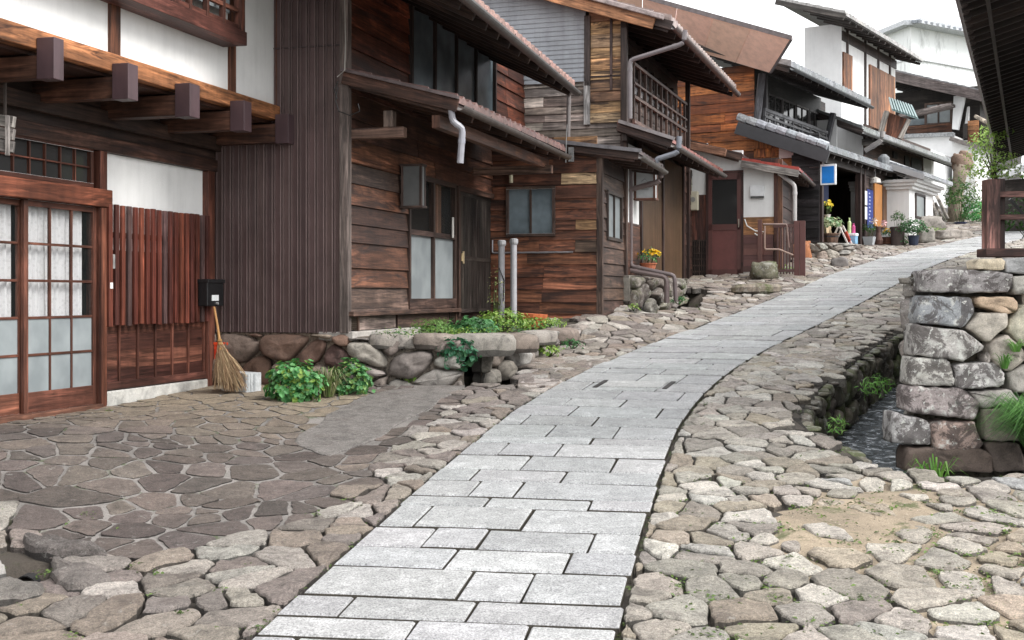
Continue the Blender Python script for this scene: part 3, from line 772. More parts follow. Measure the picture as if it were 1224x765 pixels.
# lower plaster panel
ap0=FA.f(120,200)[0]; ap1=FA.f(243,200)[0]; zl=FA.f(127,246)[1]
mb=MB(); mb.box(FA,ap0,ap1,-.06,.0,zl-.4,zt-.002,pl); mb.build('plaster_wall','plaster',A)
for p0,p1 in ((112,120.5),(242,250)):
    a0=FA.f(p0,300)[0];a1=FA.f(p1,300)[0]; mb=MB(); mb.box(FA,a0,a1,-.08,.07,gA+.02,zt-.002,(.12,.045,.03)); mb.build('post','redwood',A,bevel=.006)
# transom window above door
rz0=FA.f(108,247)[1]; rz1=rz0+.16
mb=MB(); a_l=-4.2; a_r=FA.f(119,240)[0]; mb.box(FA,a_l,a_r+.06,-.05,.10,rz0,rz1,(.17,.055,.03)); mb.build('door_head','redwood',A,bevel=.008)
wz0=FA.f(102,231)[1]+.0; wz1=FA.f(102,181)[1]; wa1=FA.f(103,200)[0]
window(A,FA,'f',0,wa1-3*.62,wa1,rz1+.045,wz1,WD,.04,8,1,'glass','redwood','transom_window',.05,.014)
mb=MB(); mb.box(FA,a_l,a_r,-.05,.03,wz1+.04,zt-.002,WDK); mb.build('lintel','wood',A)
# sliding doors
dz1=rz0-.005; dz0=gA+.045
def slider(a0,a1,b):
    m=MB(); sw=.055; c=(.13,.05,.032)
    for x0,x1,z0,z1 in ((a0,a0+sw,dz0,dz1),(a1-sw,a1,dz0,dz1),(a0+sw,a1-sw,dz1-.05,dz1),(a0+sw,a1-sw,dz0,dz0+.17)): m.box(FA,x0,x1,b-.018,b+.018,z0,z1,vary(c,.1))
    for i in (1,2,3):
        if i<3 or True: x=a0+sw+(a1-a0-2*sw)*i/3
        if i<3: m.box(FA,x-.011,x+.011,b-.012,b+.014,dz0+.17,dz1-.05,vary(c,.1))
    H=dz1-.05-dz0-.17
    for i in range(1,5): z=dz0+.17+H*i/5; m.box(FA,a0+sw,a1-sw,b-.013,b+.013,z-.011,z+.011,vary(c,.1))
    o=m.build('sliding_door','redwood',A,bevel=.003)
    g=MB(); g.box(FA,a0+sw,a1-sw,b-.003,b+.001,dz0+.17+H*.4,dz1-.05,(1,1,1)); g.build('clear_pane','clear',o)
    g=MB(); g.box(FA,a0+sw,a1-sw,b-.004,b+.002,dz0+.17,dz0+.17+H*.4,(1,1,1)); g.build('frosted_pane','frost',o)
dA=FA.f(111,400)[0]; w_=dA-FA.f(24,400)[0]
slider(dA-w_,dA,.02); slider(dA-2*w_+.05,dA-w_+.05,-.025); slider(dA-3*w_+.05,dA-2*w_+.1,.02)
mb=MB(); mb.box(FA,-4.2,dA+.02,-.06,.1,gA-.05,dz0,(.13,.06,.04)); mb.build('door_sill','redwood',A,bevel=.006)
mb=MB(); mb.box(FA,FA.f(112,300)[0],FA.f(118,300)[0],.071,.085,gA,dz1,(.17,.06,.035)); mb.build('door_jamb','redwood',A,bevel=.004)
# lace curtain
def curtain(parent,fr,a0,a1,b,z0,z1,col,amp=.02,n=70,freq=9):
    m=MB(); V=[];Fc=[]
    for i in range(n+1):
        a=a0+(a1-a0)*i/n; o=amp*math.sin(freq*2*math.pi*(i/n)+.6*math.sin(i*.31))+amp*.4*math.sin(i*1.3)
        for z,k in ((z0,1.25),((z0+z1)/2,1.0),(z1,.7)): V.append(tuple(fr.W(a,b+o*k,z)))
    for i in range(n):
        for j in range(2): Fc.append((i*3+j,(i+1)*3+j,(i+1)*3+j+1,i*3+j+1))
    m.idx(V,Fc,col); return m.build('curtain','lace',parent,smooth=True)
def _lace():
    m,nt,bs=newmat('lace'); c=attr(nt); pos=objco(nt); v=nd(nt,'ShaderNodeTexVoronoi'); v.inputs['Scale'].default_value=28; nt.links.new(pos,v.inputs['Vector'])
    c=mix(nt,'MULTIPLY',1.0,c,ramp(nt,v.outputs['Distance'],[(.1,.88),(.5,1.03)])); nt.links.new(c,bs.inputs['Base Color']); bs.inputs['Roughness'].default_value=.9
    t=nd(nt,'ShaderNodeBsdfTranslucent'); nt.links.new(c,t.inputs[0]); mx=nd(nt,'ShaderNodeMixShader'); mx.inputs[0].default_value=.3; nt.links.new(bs.outputs[0],mx.inputs[1]); nt.links.new(t.outputs[0],mx.inputs[2]); nt.links.new(mx.outputs[0],nt.nodes['Material Output'].inputs[0]); return m
M['lace']=_lace()
H=dz1-.05-dz0-.17; cz=dz0+.17+H*.27
curtain(A,FA,dA-w_+.05,dA-.10,-.05,cz,dz1-.02,(.95,.95,.96)); curtain(A,FA,dA-2*w_,dA-w_-.01,-.085,cz-.03,dz1-.02,(.95,.95,.96))
# slatted screen and panelled board
s0=FA.f(129,300,.1)[0]; s1=FA.f(252,300,.1)[0]; sz1=FA.f(128,245)[1]; sz0=FA.f(130,389)[1]; pz0=FA.f(130,463)[1]; cz0=FA.f(130,467)[1]
mb=MB(); n=18
for i in range(n):
    a=s0+(s1-s0)*(i+.5)/n; w=.036; c=R.choice([(.21,.06,.035),(.17,.045,.03),(.13,.04,.03),(.19,.055,.035),(.14,.08,.075)]) 
    zz=sz1+R.uniform(-.004,.004)
    mb.box(FA,a-w,a+w*.62,.075,.105,sz0+R.uniform(-.01,.01),zz,vary(c,.2))
scr=mb.build('slatted_screen','redwood',A,bevel=.004)
mb=MB(); 
for z in (sz0+.13,sz1-.3): mb.box(FA,s0,s1,.045,.073,z,z+.05,(.10,.035,.025))
mb.build('rail','redwood',scr)
mb=MB(); boards(mb,FA,'f',.0,s0-.03,s1,pz0,sz0+.35,.145,[(.10,.038,.026),(.08,.03,.022)],flat=True,seglen=(9,10)); pn=mb.build('wainscot','redwood',A)
mb=MB()
for i in range(6): a=s0+(s1-s0)*(i+.98)/6-.02; mb.box(FA,a-.012,a+.012,.014,.04,pz0,sz0+.1,(.12,.045,.03))
mb.box(FA,s0-.03,s1,.0,.05,pz0-.02,pz0+.05,(.10,.04,.03)); mb.build('batten','redwood',pn,bevel=.003)
mb=MB(); mb.box(FA,s0-.05,s1+.06,-.2,.06,gA-.15,cz0+.0,(.50,.49,.46)); mb.build('concrete_footing','concrete',A,bevel=.01)
# switch plate / bell
x,z=FA.f(124,321); 
mb=MB(); mb.box(FA,x-.02,x+.03,.086,.10,z-.0,z+.13,(.45,.45,.44)); mb.build('switch_plate','metal',A)
x,z=FA.f(121,345); mb=MB(); mb.box(FA,x-.02,x+.02,.086,.11,z,z+.055,(.8,.8,.78)); mb.build('door_bell','plastic',A)
# upper bay with lattice
ba1=FA.f(292,30,.98)[0]; bz0=FA.f(292,54,.98)[1]
bay=MB(); bay.box(FA,-2.5,ba1+.04,bU-.07,.99,bz0,bz0+.13,(.11,.04,.03)); bay.box(FA,-2.5,ba1+.02,bU-.07,.95,bz0+.131,bz0+.19,(.08,.03,.022)); bo=bay.build('window_bay','redwood',A,bevel=.006)
m=MB(); m.box(FA,ba1-.06,ba1+.02,.90,.98,bz0+.132,5,(.12,.045,.03)); m.build('corner_post','redwood',bo,bevel=.004)
m=MB()
for i in range(14): x=ba1-.06-(i+1)*.30; m.box(FA,x,x+.04,.91,.96,bz0+.132,5,(.10,.04,.028))
for z in (bz0+.30,bz0+.75,bz0+1.2): m.box(FA,-2.5,ba1-.06,.915,.955,z,z+.04,(.11,.045,.03))
m.build('lattice','redwood',bo,bevel=.003)
g=MB(); g.box(FA,-2.5,ba1-.05,.84,.85,bz0+.3,5,(1,1,1)); g.build('pane','frost',bo)
# low roof-top of the house
roof(A,FA,-7,aend+.35,-3.0,7.0,1.7,5.35,(.16,.15,.15),rafter=None,name='roof')
# weathered timber notice piece at the far left eave
t=thing('timber_rack','silvered timber rack hanging under the beams at the far left edge','rack',FA.W(-2.6,.9,1.3))
b,zz=0,0
Yw=9.6; 
mb=MB()
for i,(dx,c) in enumerate(((0,(.38,.35,.32)),(.028,(.30,.27,.25)),(.056,(.34,.31,.29)))):
    p=P(-14,142+i*15,Yw-dx*2); q=P(17,146+i*15,Yw-.03-dx); mb.beam(p,q,.05,.085,c)
mb.build('slat','grey_wood',t,bevel=.004)
mb=MB(); mb.beam(P(9,138,Yw-.12),P(9,186,Yw-.12),.03,.03,(.33,.30,.28)); mb.beam(P(6,80,Yw+.05),P(6,150,Yw+.05),.02,.02,(.1,.08,.07)); mb.build('hanger','grey_wood',t,bevel=.003)

# ---- things at house A
mx0=FA.f(243,350,.17)[0]; mz1=FA.f(243,334,.17)[1]; mz0=FA.f(243,366,.17)[1]
t=thing('mailbox','black metal mailbox with small white label on the slatted screen','mailbox',FA.W(mx0,.06,mz0))
mb=MB(); mb.box(FA,mx0,mx0+.33,.108,.22,mz0,mz1,(.012,.012,.013)); body=mb.build('box_body','plastic',t,bevel=.008)
mb=MB(); mb.box(FA,mx0-.008,mx0+.34,.104,.232,mz1-.035,mz1+.004,(.014,.014,.015)); mb.build('lid','plastic',body,bevel=.004)
mb=MB(); mb.box(FA,mx0+.08,mx0+.22,.221,.225,mz0+.055,mz0+.115,(.75,.77,.78)); mb.build('name_label','plastic',t)
mb=MB(); mb.tube([FA.W(mx0+.18,.22,mz0+.028),FA.W(mx0+.18,.24,mz0+.028)],.014,(.5,.5,.5),10); mb.build('lock','metal',t)
def bamboo_broom():
    bx,by=gp(277,470); z=G(bx,by); t=thing('bamboo_broom','straw twig broom with bamboo handle leaning below the mailbox','broom',(bx,by,z))
    top=P(256,367,by+.42); neck=P(264,418,by+.2); m=MB(); m.tube([top,(top+neck)/2+Vector((.004,0,0)),neck],[.012,.013,.015],(.42,.22,.08),8); m.build('handle','paint',t)
    m=MB(); r=random.Random(3)
    for i in range(420):
        u=r.gauss(0,1); u=max(-1.8,min(1.8,u)); v=r.gauss(0,.6)
        st=neck+(top-neck)*r.uniform(-.05,.22)+Vector((r.uniform(-.018,.018),r.uniform(-.018,.018),0))
        e=Vector((bx+u*.085+.0,by-.02+v*.07,z+r.uniform(.01,.10)*(1+abs(u)*.4)))
        mid=st+(e-st)*.45+Vector((u*.012,v*.01,.0)); k=r.uniform(.0012,.0022)
        c=vary(r.choice([(.34,.24,.14),(.26,.17,.10),(.42,.31,.19),(.18,.11,.065)]),.2)
        m.tube([st,mid,e+Vector((r.uniform(-.01,.01),r.uniform(-.01,.01),0))],[k*1.4,k*1.2,k],c,3,False)
        if i%2==0:
            m.tube([mid,mid+(e-mid)*.6+Vector((r.uniform(-.05,.05),r.uniform(-.03,.03),0))],[k*.8,k*.5],c,3,False)
    m.build('bristles','fabric',t)
    m=MB()
    for k in (.0,.12,.2): q=neck+(top-neck)*k; d=(top-neck).normalized(); m.tube([q-d*.012,q+d*.012],.026,(.3,.17,.07),8)
    m.build('binding','fabric',t)
bamboo_broom()
bx,by=gp(288,468); t=thing('concrete_block','pale grey ribbed concrete block on the ground behind the broom','block',(bx,by,G(bx,by)))
frb=Fr(bx,by+.1,40); z=G(bx,by); mb=MB()
mb.box(frb,-.12,.07,-.2,.2,z,z+.19,(.50,.52,.53)); 
for i in range(5): mb.box(frb,-.124,-.12,-.2+.08*i+.03,-.2+.08*i+.08,z+.004,z+.186,(.6,.62,.63))
mb.build('block_body','concrete',t,bevel=.004)
mb=MB(); 
for i in range(3): mb.box(frb,-.125+.03+.06*i-.03,-.12+.03*i+.03,.2,.203,z+.01,z+.18,(.35,.37,.38))
mb.build('block_end','concrete',t)
Y=FA.W(aend,0,0).y-.12
p=P(254,462,Y-.03); t=thing('plastic_crate','bright orange-red plastic crate tucked behind the broom handle','crate',(p.x,p.y,G(p.x,p.y)))
frc=Fr(p.x,p.y,12); z=G(p.x,p.y)
mb=MB(); mb.box(frc,0,.2,0,.17,z+.02,z+.42,(.65,.06,.02)); mb.box(frc,-.01,.21,-.01,.18,z+.42,z+.45,(.7,.07,.02)); 
mb.build('crate_body','plastic',t,bevel=.006)
mb=MB(); 
for i in range(5): mb.box(frc,-.006,-.001,.02+.03*i,.035+.03*i,z+.05,z+.38,(.4,.03,.012))
mb.build('crate_slot','plastic',t)

# ================================================================ house B : clapboard house with metal end wall
zmB=FB.c(380,397.6,0)[1]   # bottom of metal wall
B=thing('clapboard_house','dark clapboard house with brown ribbed metal end wall and a lean-to porch roof','house',FB.W(0,0,zmB))
bl=-1.78
mb=MB(); mb.box(FB,.06,5.1,-5,-.035,zmB+.0,2.1,(.05,.03,.022)); mb.box(FB,.06,6.8,-5,-.034,2.101,3.35,(.05,.03,.022)); mb.build('wall_core','wood',B)
mb=MB(); vboards(mb,FB,'c',0,-2.0,-.04,zmB,5.2,.098,[(.098,.062,.060),(.115,.074,.071)],.012,.0,var=.10); u_=-2.0
while u_<-.06:
    for dd,w_2,cc_ in ((0,.010,(.19,.138,.132)),(.030,.008,(.135,.094,.09))): mb.box(FB,-.040,-.008,u_+dd,u_+dd+w_2,zmB,5.2,cc_)
    u_+=.098

mw=mb.build('metal_cladding','metal_brown',B)
mb=MB(); mb.box(FB,-.034,-.02,-2,-.045,FB.c(370,57,0)[1],FB.c(370,57,0)[1]+.012,(.05,.035,.035)); mb.build('seam','metal_brown',mw)
mb=MB(); mb.box(FB,-.045,.05,-.05,.045,zmB,5.2,(.24,.19,.17)); mb.build('corner_trim','grey_wood',B,bevel=.004)
DB=[(.17,.075,.045),(.14,.06,.038),(.20,.085,.05),(.12,.06,.042),(.11,.07,.055)]
zr=FB.f(487,370)[1]
wA0,wA1=FB.f(487,300)[0],FB.f(540,300)[0]; wz1=FB.f(487,212)[1]; wz0=FB.f(487,357)[1]; 
dA0,dA1=FB.f(545,300)[0],5.05; dz1B=FB.f(545,228)[1]; dz0B=FB.f(545,374)[1]
uw0,uw1=FB.f(489,60)[0],FB.f(588,60)[0]; uz1=FB.f(489,2)[1]; uz0=FB.f(489,110)[1]
ops=[(wA0-.03,wA1+.03,wz0-.1,wz1+.05),(dA0-.03,dA1+.05,dz0B-.3,dz1B+.03)]
mb=MB(); boards(mb,FB,'f',0,.05,5.12,zr,2.15,.225,DB,ops,lap=.026); boards(mb,FB,'f',0,.05,6.8,2.15,3.45,.23,[(.16,.05,.03),(.11,.04,.026),(.20,.06,.032)],[(uw0-.03,uw1+.03,uz0-.1,uz1+.05)],lap=.026); mb.build('wall_boards','wood',B)
# sill, crawl space boards, vents
mb=MB(); mb.box(FB,-.02,dA0-.06,-.04,.10,zr-.05,zr,(.17,.10,.075)); mb.build('sill_beam','wood',B,bevel=.006)
mb=MB(); x0=.28; boards(mb,FB,'f',0,x0,1.35,zmB+.02,zr-.055,.2,[(.30,.23,.20),(.26,.20,.18)],flat=True); boards(mb,FB,'f',0,1.42,dA0-.32,zmB+.02,zr-.055,.22,[(.15,.09,.07)],flat=True); mb.build('skirt_board','wood',B)
for u0,u1 in ((.06,.24),(dA0-.30,dA0-.10)):
    mb=MB(); mb.box(FB,u0,u1,.0,.015,zmB+.03,zr-.06,(.02,.017,.015))
    u=u0
    while u<u1: mb.box(FB,u,u+.004,.016,.022,zmB+.03,zr-.06,(.12,.09,.07)); u+=.02
    z=zmB+.03
    while z<zr-.06: mb.box(FB,u0,u1,.0165,.021,z,z+.004,(.12,.09,.07)); z+=.02
    mb.build('crawl_vent','metal',B)
    mb=MB(); mb.box(FB,u1,u1+.035,-.01,.04,zmB,zr-.052,(.17,.10,.07)); mb.build('vent_post','wood',B,bevel=.003)
# ground floor window (two rows)
mb=MB(); zm=FB.f(487,277)[1]
for u0,u1,z0,z1 in ((wA0-.05,wA1+.05,wz1,wz1+.06),(wA0-.05,wA1+.05,wz0-.12,wz0-.0),(wA0-.05,wA0,wz0,wz1),(wA1,wA1+.05,wz0,wz1),(wA0,wA1,zm-.03,zm+.03),((wA0+wA1)/2-.03,(wA0+wA1)/2+.03,wz0,wz1)): mb.box(FB,u0,u1,-.02,.05,z0,z1,vary((.075,.045,.035),.1))
wo=mb.build('window','wood',B,bevel=.004)
g=MB(); g.box(FB,wA0,wA1,.0,.012,wz0,zm,(1,1,1)); g.build('frosted_pane','frost',wo)
g=MB(); g.box(FB,wA0,wA1,.0,.012,zm,wz1,(1,1,1)); g.build('clear_pane','clear',wo)
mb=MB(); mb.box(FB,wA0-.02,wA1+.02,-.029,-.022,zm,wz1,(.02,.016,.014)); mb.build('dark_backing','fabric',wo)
cu=MB(); c0=wA0+(wA1-wA0)*.52
for i in range(7): x=c0+i*.055; cu.box(FB,x,x+.045,-.02,-.008,zm+.0,wz1,vary((.22,.12,.08),.4))
cu.build('curtain','fabric',wo)
# dark slatted sliding doors
mb=MB(); mid=(dA0+dA1)/2
mb.box(FB,dA0-.07,dA0,-.03,.07,dz0B-.05,dz1B+.06,(.08,.045,.033)); mb.box(FB,dA0,dA1,-.03,.06,dz1B,dz1B+.07,(.08,.045,.033)); fr_=mb.build('door_frame','wood',B,bevel=.004)
for u0,u1,b in ((dA0,mid+.03,.01),(mid-.03,dA1,-.012)):
    mb=MB(); mb.box(FB,u0,u1,b-.012,b,dz0B,dz1B,(.022,.018,.016))
    u=u0
    while u<u1-.02: mb.box(FB,u,u+.022,b,b+.014,dz0B+.05,dz1B,vary((.06,.05,.043),.2)); u+=.045
    for z in (dz0B,(dz0B+dz1B)/2-.1,dz1B-.05): mb.box(FB,u0,u1,b+.0145,b+.02,z,z+.05,(.05,.042,.036))
    d=mb.build('sliding_door','wood',B)
mb=MB(); x,z=FB.f(551,312,.03); mb.box(FB,x,x+.05,.032,.045,z,z+.10,(.55,.42,.24)); mb.box(FB,x+.06,x+.1,.032,.045,z-.03,z+.13,(.5,.4,.25)); mb.build('door_pull','wood',B)
mb=MB(); x,z=FB.f(540,284,.07); mb.box(FB,x,x+.06,.071,.08,z,z+.26,(.5,.48,.45)); mb.build('name_plate','paint',B)
# upper windows
window(B,FB,'f',0,uw0,uw1,uz0,uz1,(.06,.04,.035),.05,3,0,'frost_dim','wood','window',.06,.05)
# lantern box on brackets
b1,zl1=FB.c(504,198,wA0-.35); b0,_=FB.c(479,198,wA0-.35); zl0=FB.c(479,246,wA0-.35)[1]; a_=wA0-.35
L=thing('wall_lantern','square timber framed lantern with milky panes fixed beside the porch window','lantern',FB.W(a_,.03,zl0))
mb=MB(); c=(.13,.085,.07)
for bb in (b0,b1-.03):
    for aa in (a_,a_+.11): mb.box(FB,aa,aa+.03,bb,bb+.03,zl0,zl1,vary(c,.1))
mb.box(FB,a_-.01,a_+.15,b0-.012,b1+.012,zl0-.025,zl0,c); mb.box(FB,a_-.01,a_+.15,b0-.012,b1+.012,zl1,zl1+.025,c)
mb.build('lantern_frame','wood',L,bevel=.003)
g=MB(); g.box(FB,a_+.008,a_+.132,b0+.008,b1-.008,zl0+.002,zl1-.002,(.12,.125,.125)); g.build('pane','plastic',L)
g=MB(); g.box(FB,a_+.12,a_+.15,.02,b0+.01,zl1-.1,zl1-.05,c); g.build('bracket','wood',L)
# porch roof (lean-to)
rz=FB.c(402,92,0)[1]; ez=FB.c(547,125,0)[1]; eb=FB.c(547,125,-.05)[0]; ea=FB.f(676,190,eb)[0]
pr=roof(B,FB,-.06,ea,.0,rz-.0,eb,ez,(.16,.09,.08),(.11,.055,.038),.21,.045,.62,amp=.028,gutter=.05,gcol=(.13,.11,.10),soff='wood',name='porch_roof')
mb=MB(); mb.beam(FB.W(-.1,0,rz+.055),FB.W(-.1,eb+.02,ez+.055),.09,.03,(.15,.12,.12)); mb.build('verge_cap','metal',pr)
for z_,b_ in ((ez-.22,eb-.25),):
    mb=MB(); mb.beam(FB.W(-.0,b_,z_+.06),FB.W(ea-.1,b_,z_+.06),.09,.13,(.15,.07,.045)); mb.build('purlin','wood',pr,bevel=.005)
for a_2 in (.1,ea-.25):
    mb=MB(); mb.box(FB,a_2-.05,a_2+.05,-.02,eb-.12 if a_2>1 else .62,ez-.30,ez-.19,(.2,.12,.09)); mb.build('bracket_arm','wood',B,bevel=.008)
    if a_2<1:
        mb=MB(); mb.box(FB,a_2-.055,a_2+.055,.40,.50,ez-.19,ez-.02,(.22,.16,.13)); mb.build('bracket_block','wood',B,bevel=.006)
# broken downpipe of the porch
q=lambda px,py,dy=0: P(px,py,FB.W(0,eb+.06,0).y+dy)
pipe(B,'downpipe',[q(539,128),q(541,146),q(553,153,.04),q(550,195,.04)],.034,(.30,.30,.33))
# upper roof: own frame along the eave
p2=P(687,102,17.5); p1=P(566,0,17.5*250/352.); hd=math.degrees(math.atan2(p2.x-p1.x,p2.y-p1.y)); FBu=Fr(p1.x,p1.y,hd); Lr=(p2-p1).length
roof(B,FBu,-1.3,Lr,-4.2,p1.z+1.9,0,p1.z-.05,(.30,.17,.14),(.05,.03,.022),.21,.06,.5,amp=.035,gutter=.055,gcol=(.10,.095,.09),rl=.35,name='roof')
p3=P(684,106,17.3); p4=P(679,110,FC.y+1.0)
pipe(B,'downpipe',[p3,P(680,112,17.9),P(679,170,17.9)],.032,(.17,.15,.145))
# gable filler of B above the metal wall
# cables
for k,pts in enumerate(([(412,0),(413,50),(412,84),(403,92)],[(404,104),(401,120),(405,133),(418,138),(430,133),(428,124)],[(404,97),(400,108),(403,118)])):
    m=MB(); m.tube([P(x,y,12.75) for x,y in pts],.006,(.35,.33,.3) if k==0 else (.02,.02,.02),5); m.build('cable','plastic',B)
# foundations under B end wall and facade
mb=MB(); bk=MB()
e0=w2(FB,-.02,-1.95); e1=w2(FB,-.02,.06)
rockwall(mb,[e0,e1],lambda u:G(*lerp2(e0,e1,u/2.0))-.05,zmB-.005,.27,.2,[(.13,.075,.055),(.20,.15,.12),(.09,.05,.042),(.16,.09,.065),(.26,.21,.17)],4,.10,.12,0,.012,.3,backmb=bk,backcol=(.22,.17,.13))
fo=mb.build('stone_footing','rock',B,smooth=True); bk.build('mortar','soil',fo)
mb=MB(); mb.box(FB,-.02,2.0,-.3,.09,zmB-.08,zmB+.012,(.42,.39,.36)); mb.build('footing_slab','concrete',B,bevel=.012)

# ---- planter terrace in front of B
zt_=-.44
pth=[w2(FB,.0,.0),(-1.05,12.93),(-.5,12.88)]
pth2=[(-.30,13.35),(.10,14.15),(.5,15.4),(.86,16.7)]
T_=thing('stone_planter','rubble stone planter bed of brown and grey rocks in front of the porch','planter',(-1.0,13.0,-.95))
RC=[(.25,.225,.20),(.32,.30,.27),(.20,.165,.145),(.38,.36,.33),(.17,.15,.135),(.28,.25,.22)]
mb=MB(); bk=MB(); rockwall(mb,pth,lambda u:-1.0,lambda u:zt_,.27,.19,RC,12,.10,.16,.08,.010,.3,backmb=bk,backcol=(.20,.17,.14)); 
rockwall(mb,pth2,lambda u:-1.0+.1*u,lambda u:zt_+.0,.24,.17,RC,14,.09,.14,.05,.008,.3,backmb=bk,backcol=(.05,.04,.03))
mb.build('rubble_wall','rock',T_,smooth=True); bk.build('mortar','soil',T_)
mb=MB()  # lintel stones above the ditch mouth + recess
rr=random.Random(8)
def slabstone(mb,cx,cy,z0,z1,rx,ry,ang,col,seed):
    r=random.Random(seed); poly=[]
    for i in range(9):
        t=2*math.pi*i/9; k=r.uniform(.82,1.08); x=math.cos(t)*rx*k; y=math.sin(t)*ry*k; ca,sa=math.cos(ang),math.sin(ang); poly.append((cx+x*ca-y*sa,cy+x*sa+y*ca))
    p=soften(poly,0,.006,r,.08); H=z1-z0
    if p: rock(mb,p,lambda u,v,h:Vector((u,v,z1+h)),H*.18,H,col,r,[(.92,-H),(1.02,-H*.75),(1.03,-H*.3),(.93,-.03*H),(.55,H*.06)],rough=.012)
for i,(x,y,rx,ry,z1,h,c) in enumerate(((-.33,13.1,.40,.26,zt_+.02,.22,(.27,.25,.22)),(.02,13.9,.3,.25,zt_,.2,(.22,.18,.15)),(.3,14.7,.26,.2,zt_+.01,.16,(.32,.29,.26)),(.62,15.7,.28,.22,zt_+.01,.18,(.25,.2,.17)),(.85,16.6,.22,.2,zt_+.03,.2,(.3,.26,.23)),(-1.25,13.0,.3,.14,zt_+.02,.14,(.3,.27,.24)),(-.8,12.98,.26,.15,zt_+.03,.15,(.24,.2,.17)))):
    mb=MB(); slabstone(mb,x,y,z1-h,z1,rx,ry,.3,c,40+i); mb.build('coping_stone','rock',T_,smooth=True)
mb=MB(); poly=[w2(FB,.0,.0),(-1.05,13.03),(-.5,12.98),(-.2,13.45),(.05,14.2),(.45,15.4),(.82,16.6),w2(FC,0,-.25),w2(FB,5,-.02)]
cxp=(-.4,14.6)
for i in range(len(poly)):
    a,b=poly[i],poly[(i+1)%len(poly)]; mb.face([(cxp[0],cxp[1],zt_-.03),(a[0],a[1],zt_-.05),(b[0],b[1],zt_-.05)],(.06,.05,.035))
mb.build('bed_soil','soil',T_)
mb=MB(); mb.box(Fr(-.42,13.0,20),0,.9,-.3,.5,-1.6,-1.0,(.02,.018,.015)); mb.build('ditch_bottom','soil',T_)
# two standing vent pipes + red clay bowl
for px0,y0,y1,lab in ((599.5,287,372,'left-hand of two grey standing pipes by the boarded wall, strapped with black cable'),(614,285,373,'right-hand of two grey standing pipes by the boarded wall, with a ribbed cap')):
    Yp=17.0 if px0<605 else 16.9
    t=thing('vent_pipe',lab,'pipe',P(px0,y1+10,Yp),'standing grey pipes')
    m=MB(); m.tube([P(px0,y1+14,Yp),P(px0,y0+6,Yp)],.043,(.40,.40,.42),12); m.build('pipe_shaft','plastic',t)
    m=MB(); m.tube([P(px0+.3,y0+7,Yp),P(px0+.3,y0+5,Yp),P(px0+.3,y0+1,Yp),P(px0+.3,y0,Yp)],[.05,.058,.056,.035],(.37,.37,.38),12); m.build('pipe_cap','plastic',t)
    if px0<605:
        m=MB(); m.tube([P(px0-3,320,Yp-.05),P(px0+3,335,Yp-.05),P(px0+2,360,Yp-.05)],.006,(.02,.02,.02),5); m.build('cable','plastic',t)
p=P(636,379,16.3); t=thing('clay_dish','broken orange clay dish lying in the planter greenery','dish',(p.x,p.y,zt_+.0))
m=MB(); 
m.tube([(p.x,p.y,zt_-.02),(p.x,p.y,zt_+.02),(p.x+.01,p.y,zt_+.19)],[.12,.17,.20],(.60,.16,.06),14); m.build('dish_body','terra',t)
t=thing('grey_block','square grey cut stone sitting behind the clay dish','stone',P(625,388,16.6)); m=MB(); m.box(Fr(P(611,0,16.7).x,16.7,16),0,.4,-.0,.55,zt_-.05,zt_+.12,(.3,.28,.26)); m.build('stone_body','concrete',t,bevel=.012)
OR=[(.50,.20,.07),(.40,.14,.05),(.58,.28,.11),(.30,.11,.05)]
TN=[(.62,.38,.20),(.52,.30,.15),(.68,.47,.28),(.36,.20,.12)]
GW=[(.36,.31,.28),(.27,.22,.19),(.42,.36,.32),(.20,.155,.135)]
# ================================================================ house C : low boarded wing
zc=-.31; czt=1.93
Cc=thing('boarded_wing','low boarded wing with weathered golden planks and a small two-pane window facing down the street','shed',FC.W(0,0,zc))
mb=MB(); mb.box(FC,.05,1.6,-3,-.035,zc-.3,czt+.05,(.05,.03,.022)); mb.build('wall_core','wood',Cc)
wb0,wz1=FC.c(609,227,0); wb1,wz0=FC.c(661,279,0)
op=[(wb0-.04,wb1+.04,wz0-.04,wz1+.04)]
bs_=FC.c(662,300,0)[0]; zsp=FC.c(690,302,0)[1]
# dark reddish boards left, bleached golden ones right and up
def ccol(u,z):
    if z>zsp+.08 and u>bs_+R.uniform(-.35,.25): return pick(TN+OR[:1],.3)
    if z<=zsp+.08 and u>bs_+R.uniform(-.1,.5): return pick([(.17,.11,.08),(.24,.17,.13),(.13,.085,.07)],.3)
    return pick([(.22,.085,.048),(.27,.11,.058),(.17,.07,.042)],.3)
mb=MB(); boards(mb,FC,'c',0,-1.75,-.05,zc-.15,2.2,.165,None,op,lap=.02,seglen=(.45,1.3),colf=ccol); mb.build('wall_boards','tan',Cc)
mb=MB(); mb.box(FC,-.025,.06,-.06,.03,zc-.1,2.0,(.13,.085,.065)); mb.build('corner_post','wood',Cc,bevel=.006)
fa0,fz1=FC.f(724,231,0); fa1,fz0=FC.f(740,286,0)
mb=MB(); boards(mb,FC,'f',0,.05,1.62,zc-.2,2.0,.2,[(.10,.06,.045),(.14,.085,.06),(.085,.05,.04)],[(fa0-.03,fa1+.03,fz0-.03,fz1+.05)],lap=.02); mb.build('wall_boards','wood',Cc)
window(Cc,FC,'c',0,wb0,wb1,wz0,wz1,(.11,.07,.055),.04,1,0,'frost_dim','wood','window',.05,.03)
window(Cc,FC,'f',0,fa0,fa1,fz0,fz1,(.08,.055,.045),.045,1,0,'frost','wood','window',.05,.03)
t,_=FC.c(590,302,0); t2,_=FC.c(686,302,0); zz=FC.c(640,302,0)[1]
pipe(Cc,'conduit',[FC.W(-.06,t,zz+.18),FC.W(-.06,t,zz),FC.W(-.06,t2,zz)],.013,(.30,.30,.32),'metal')
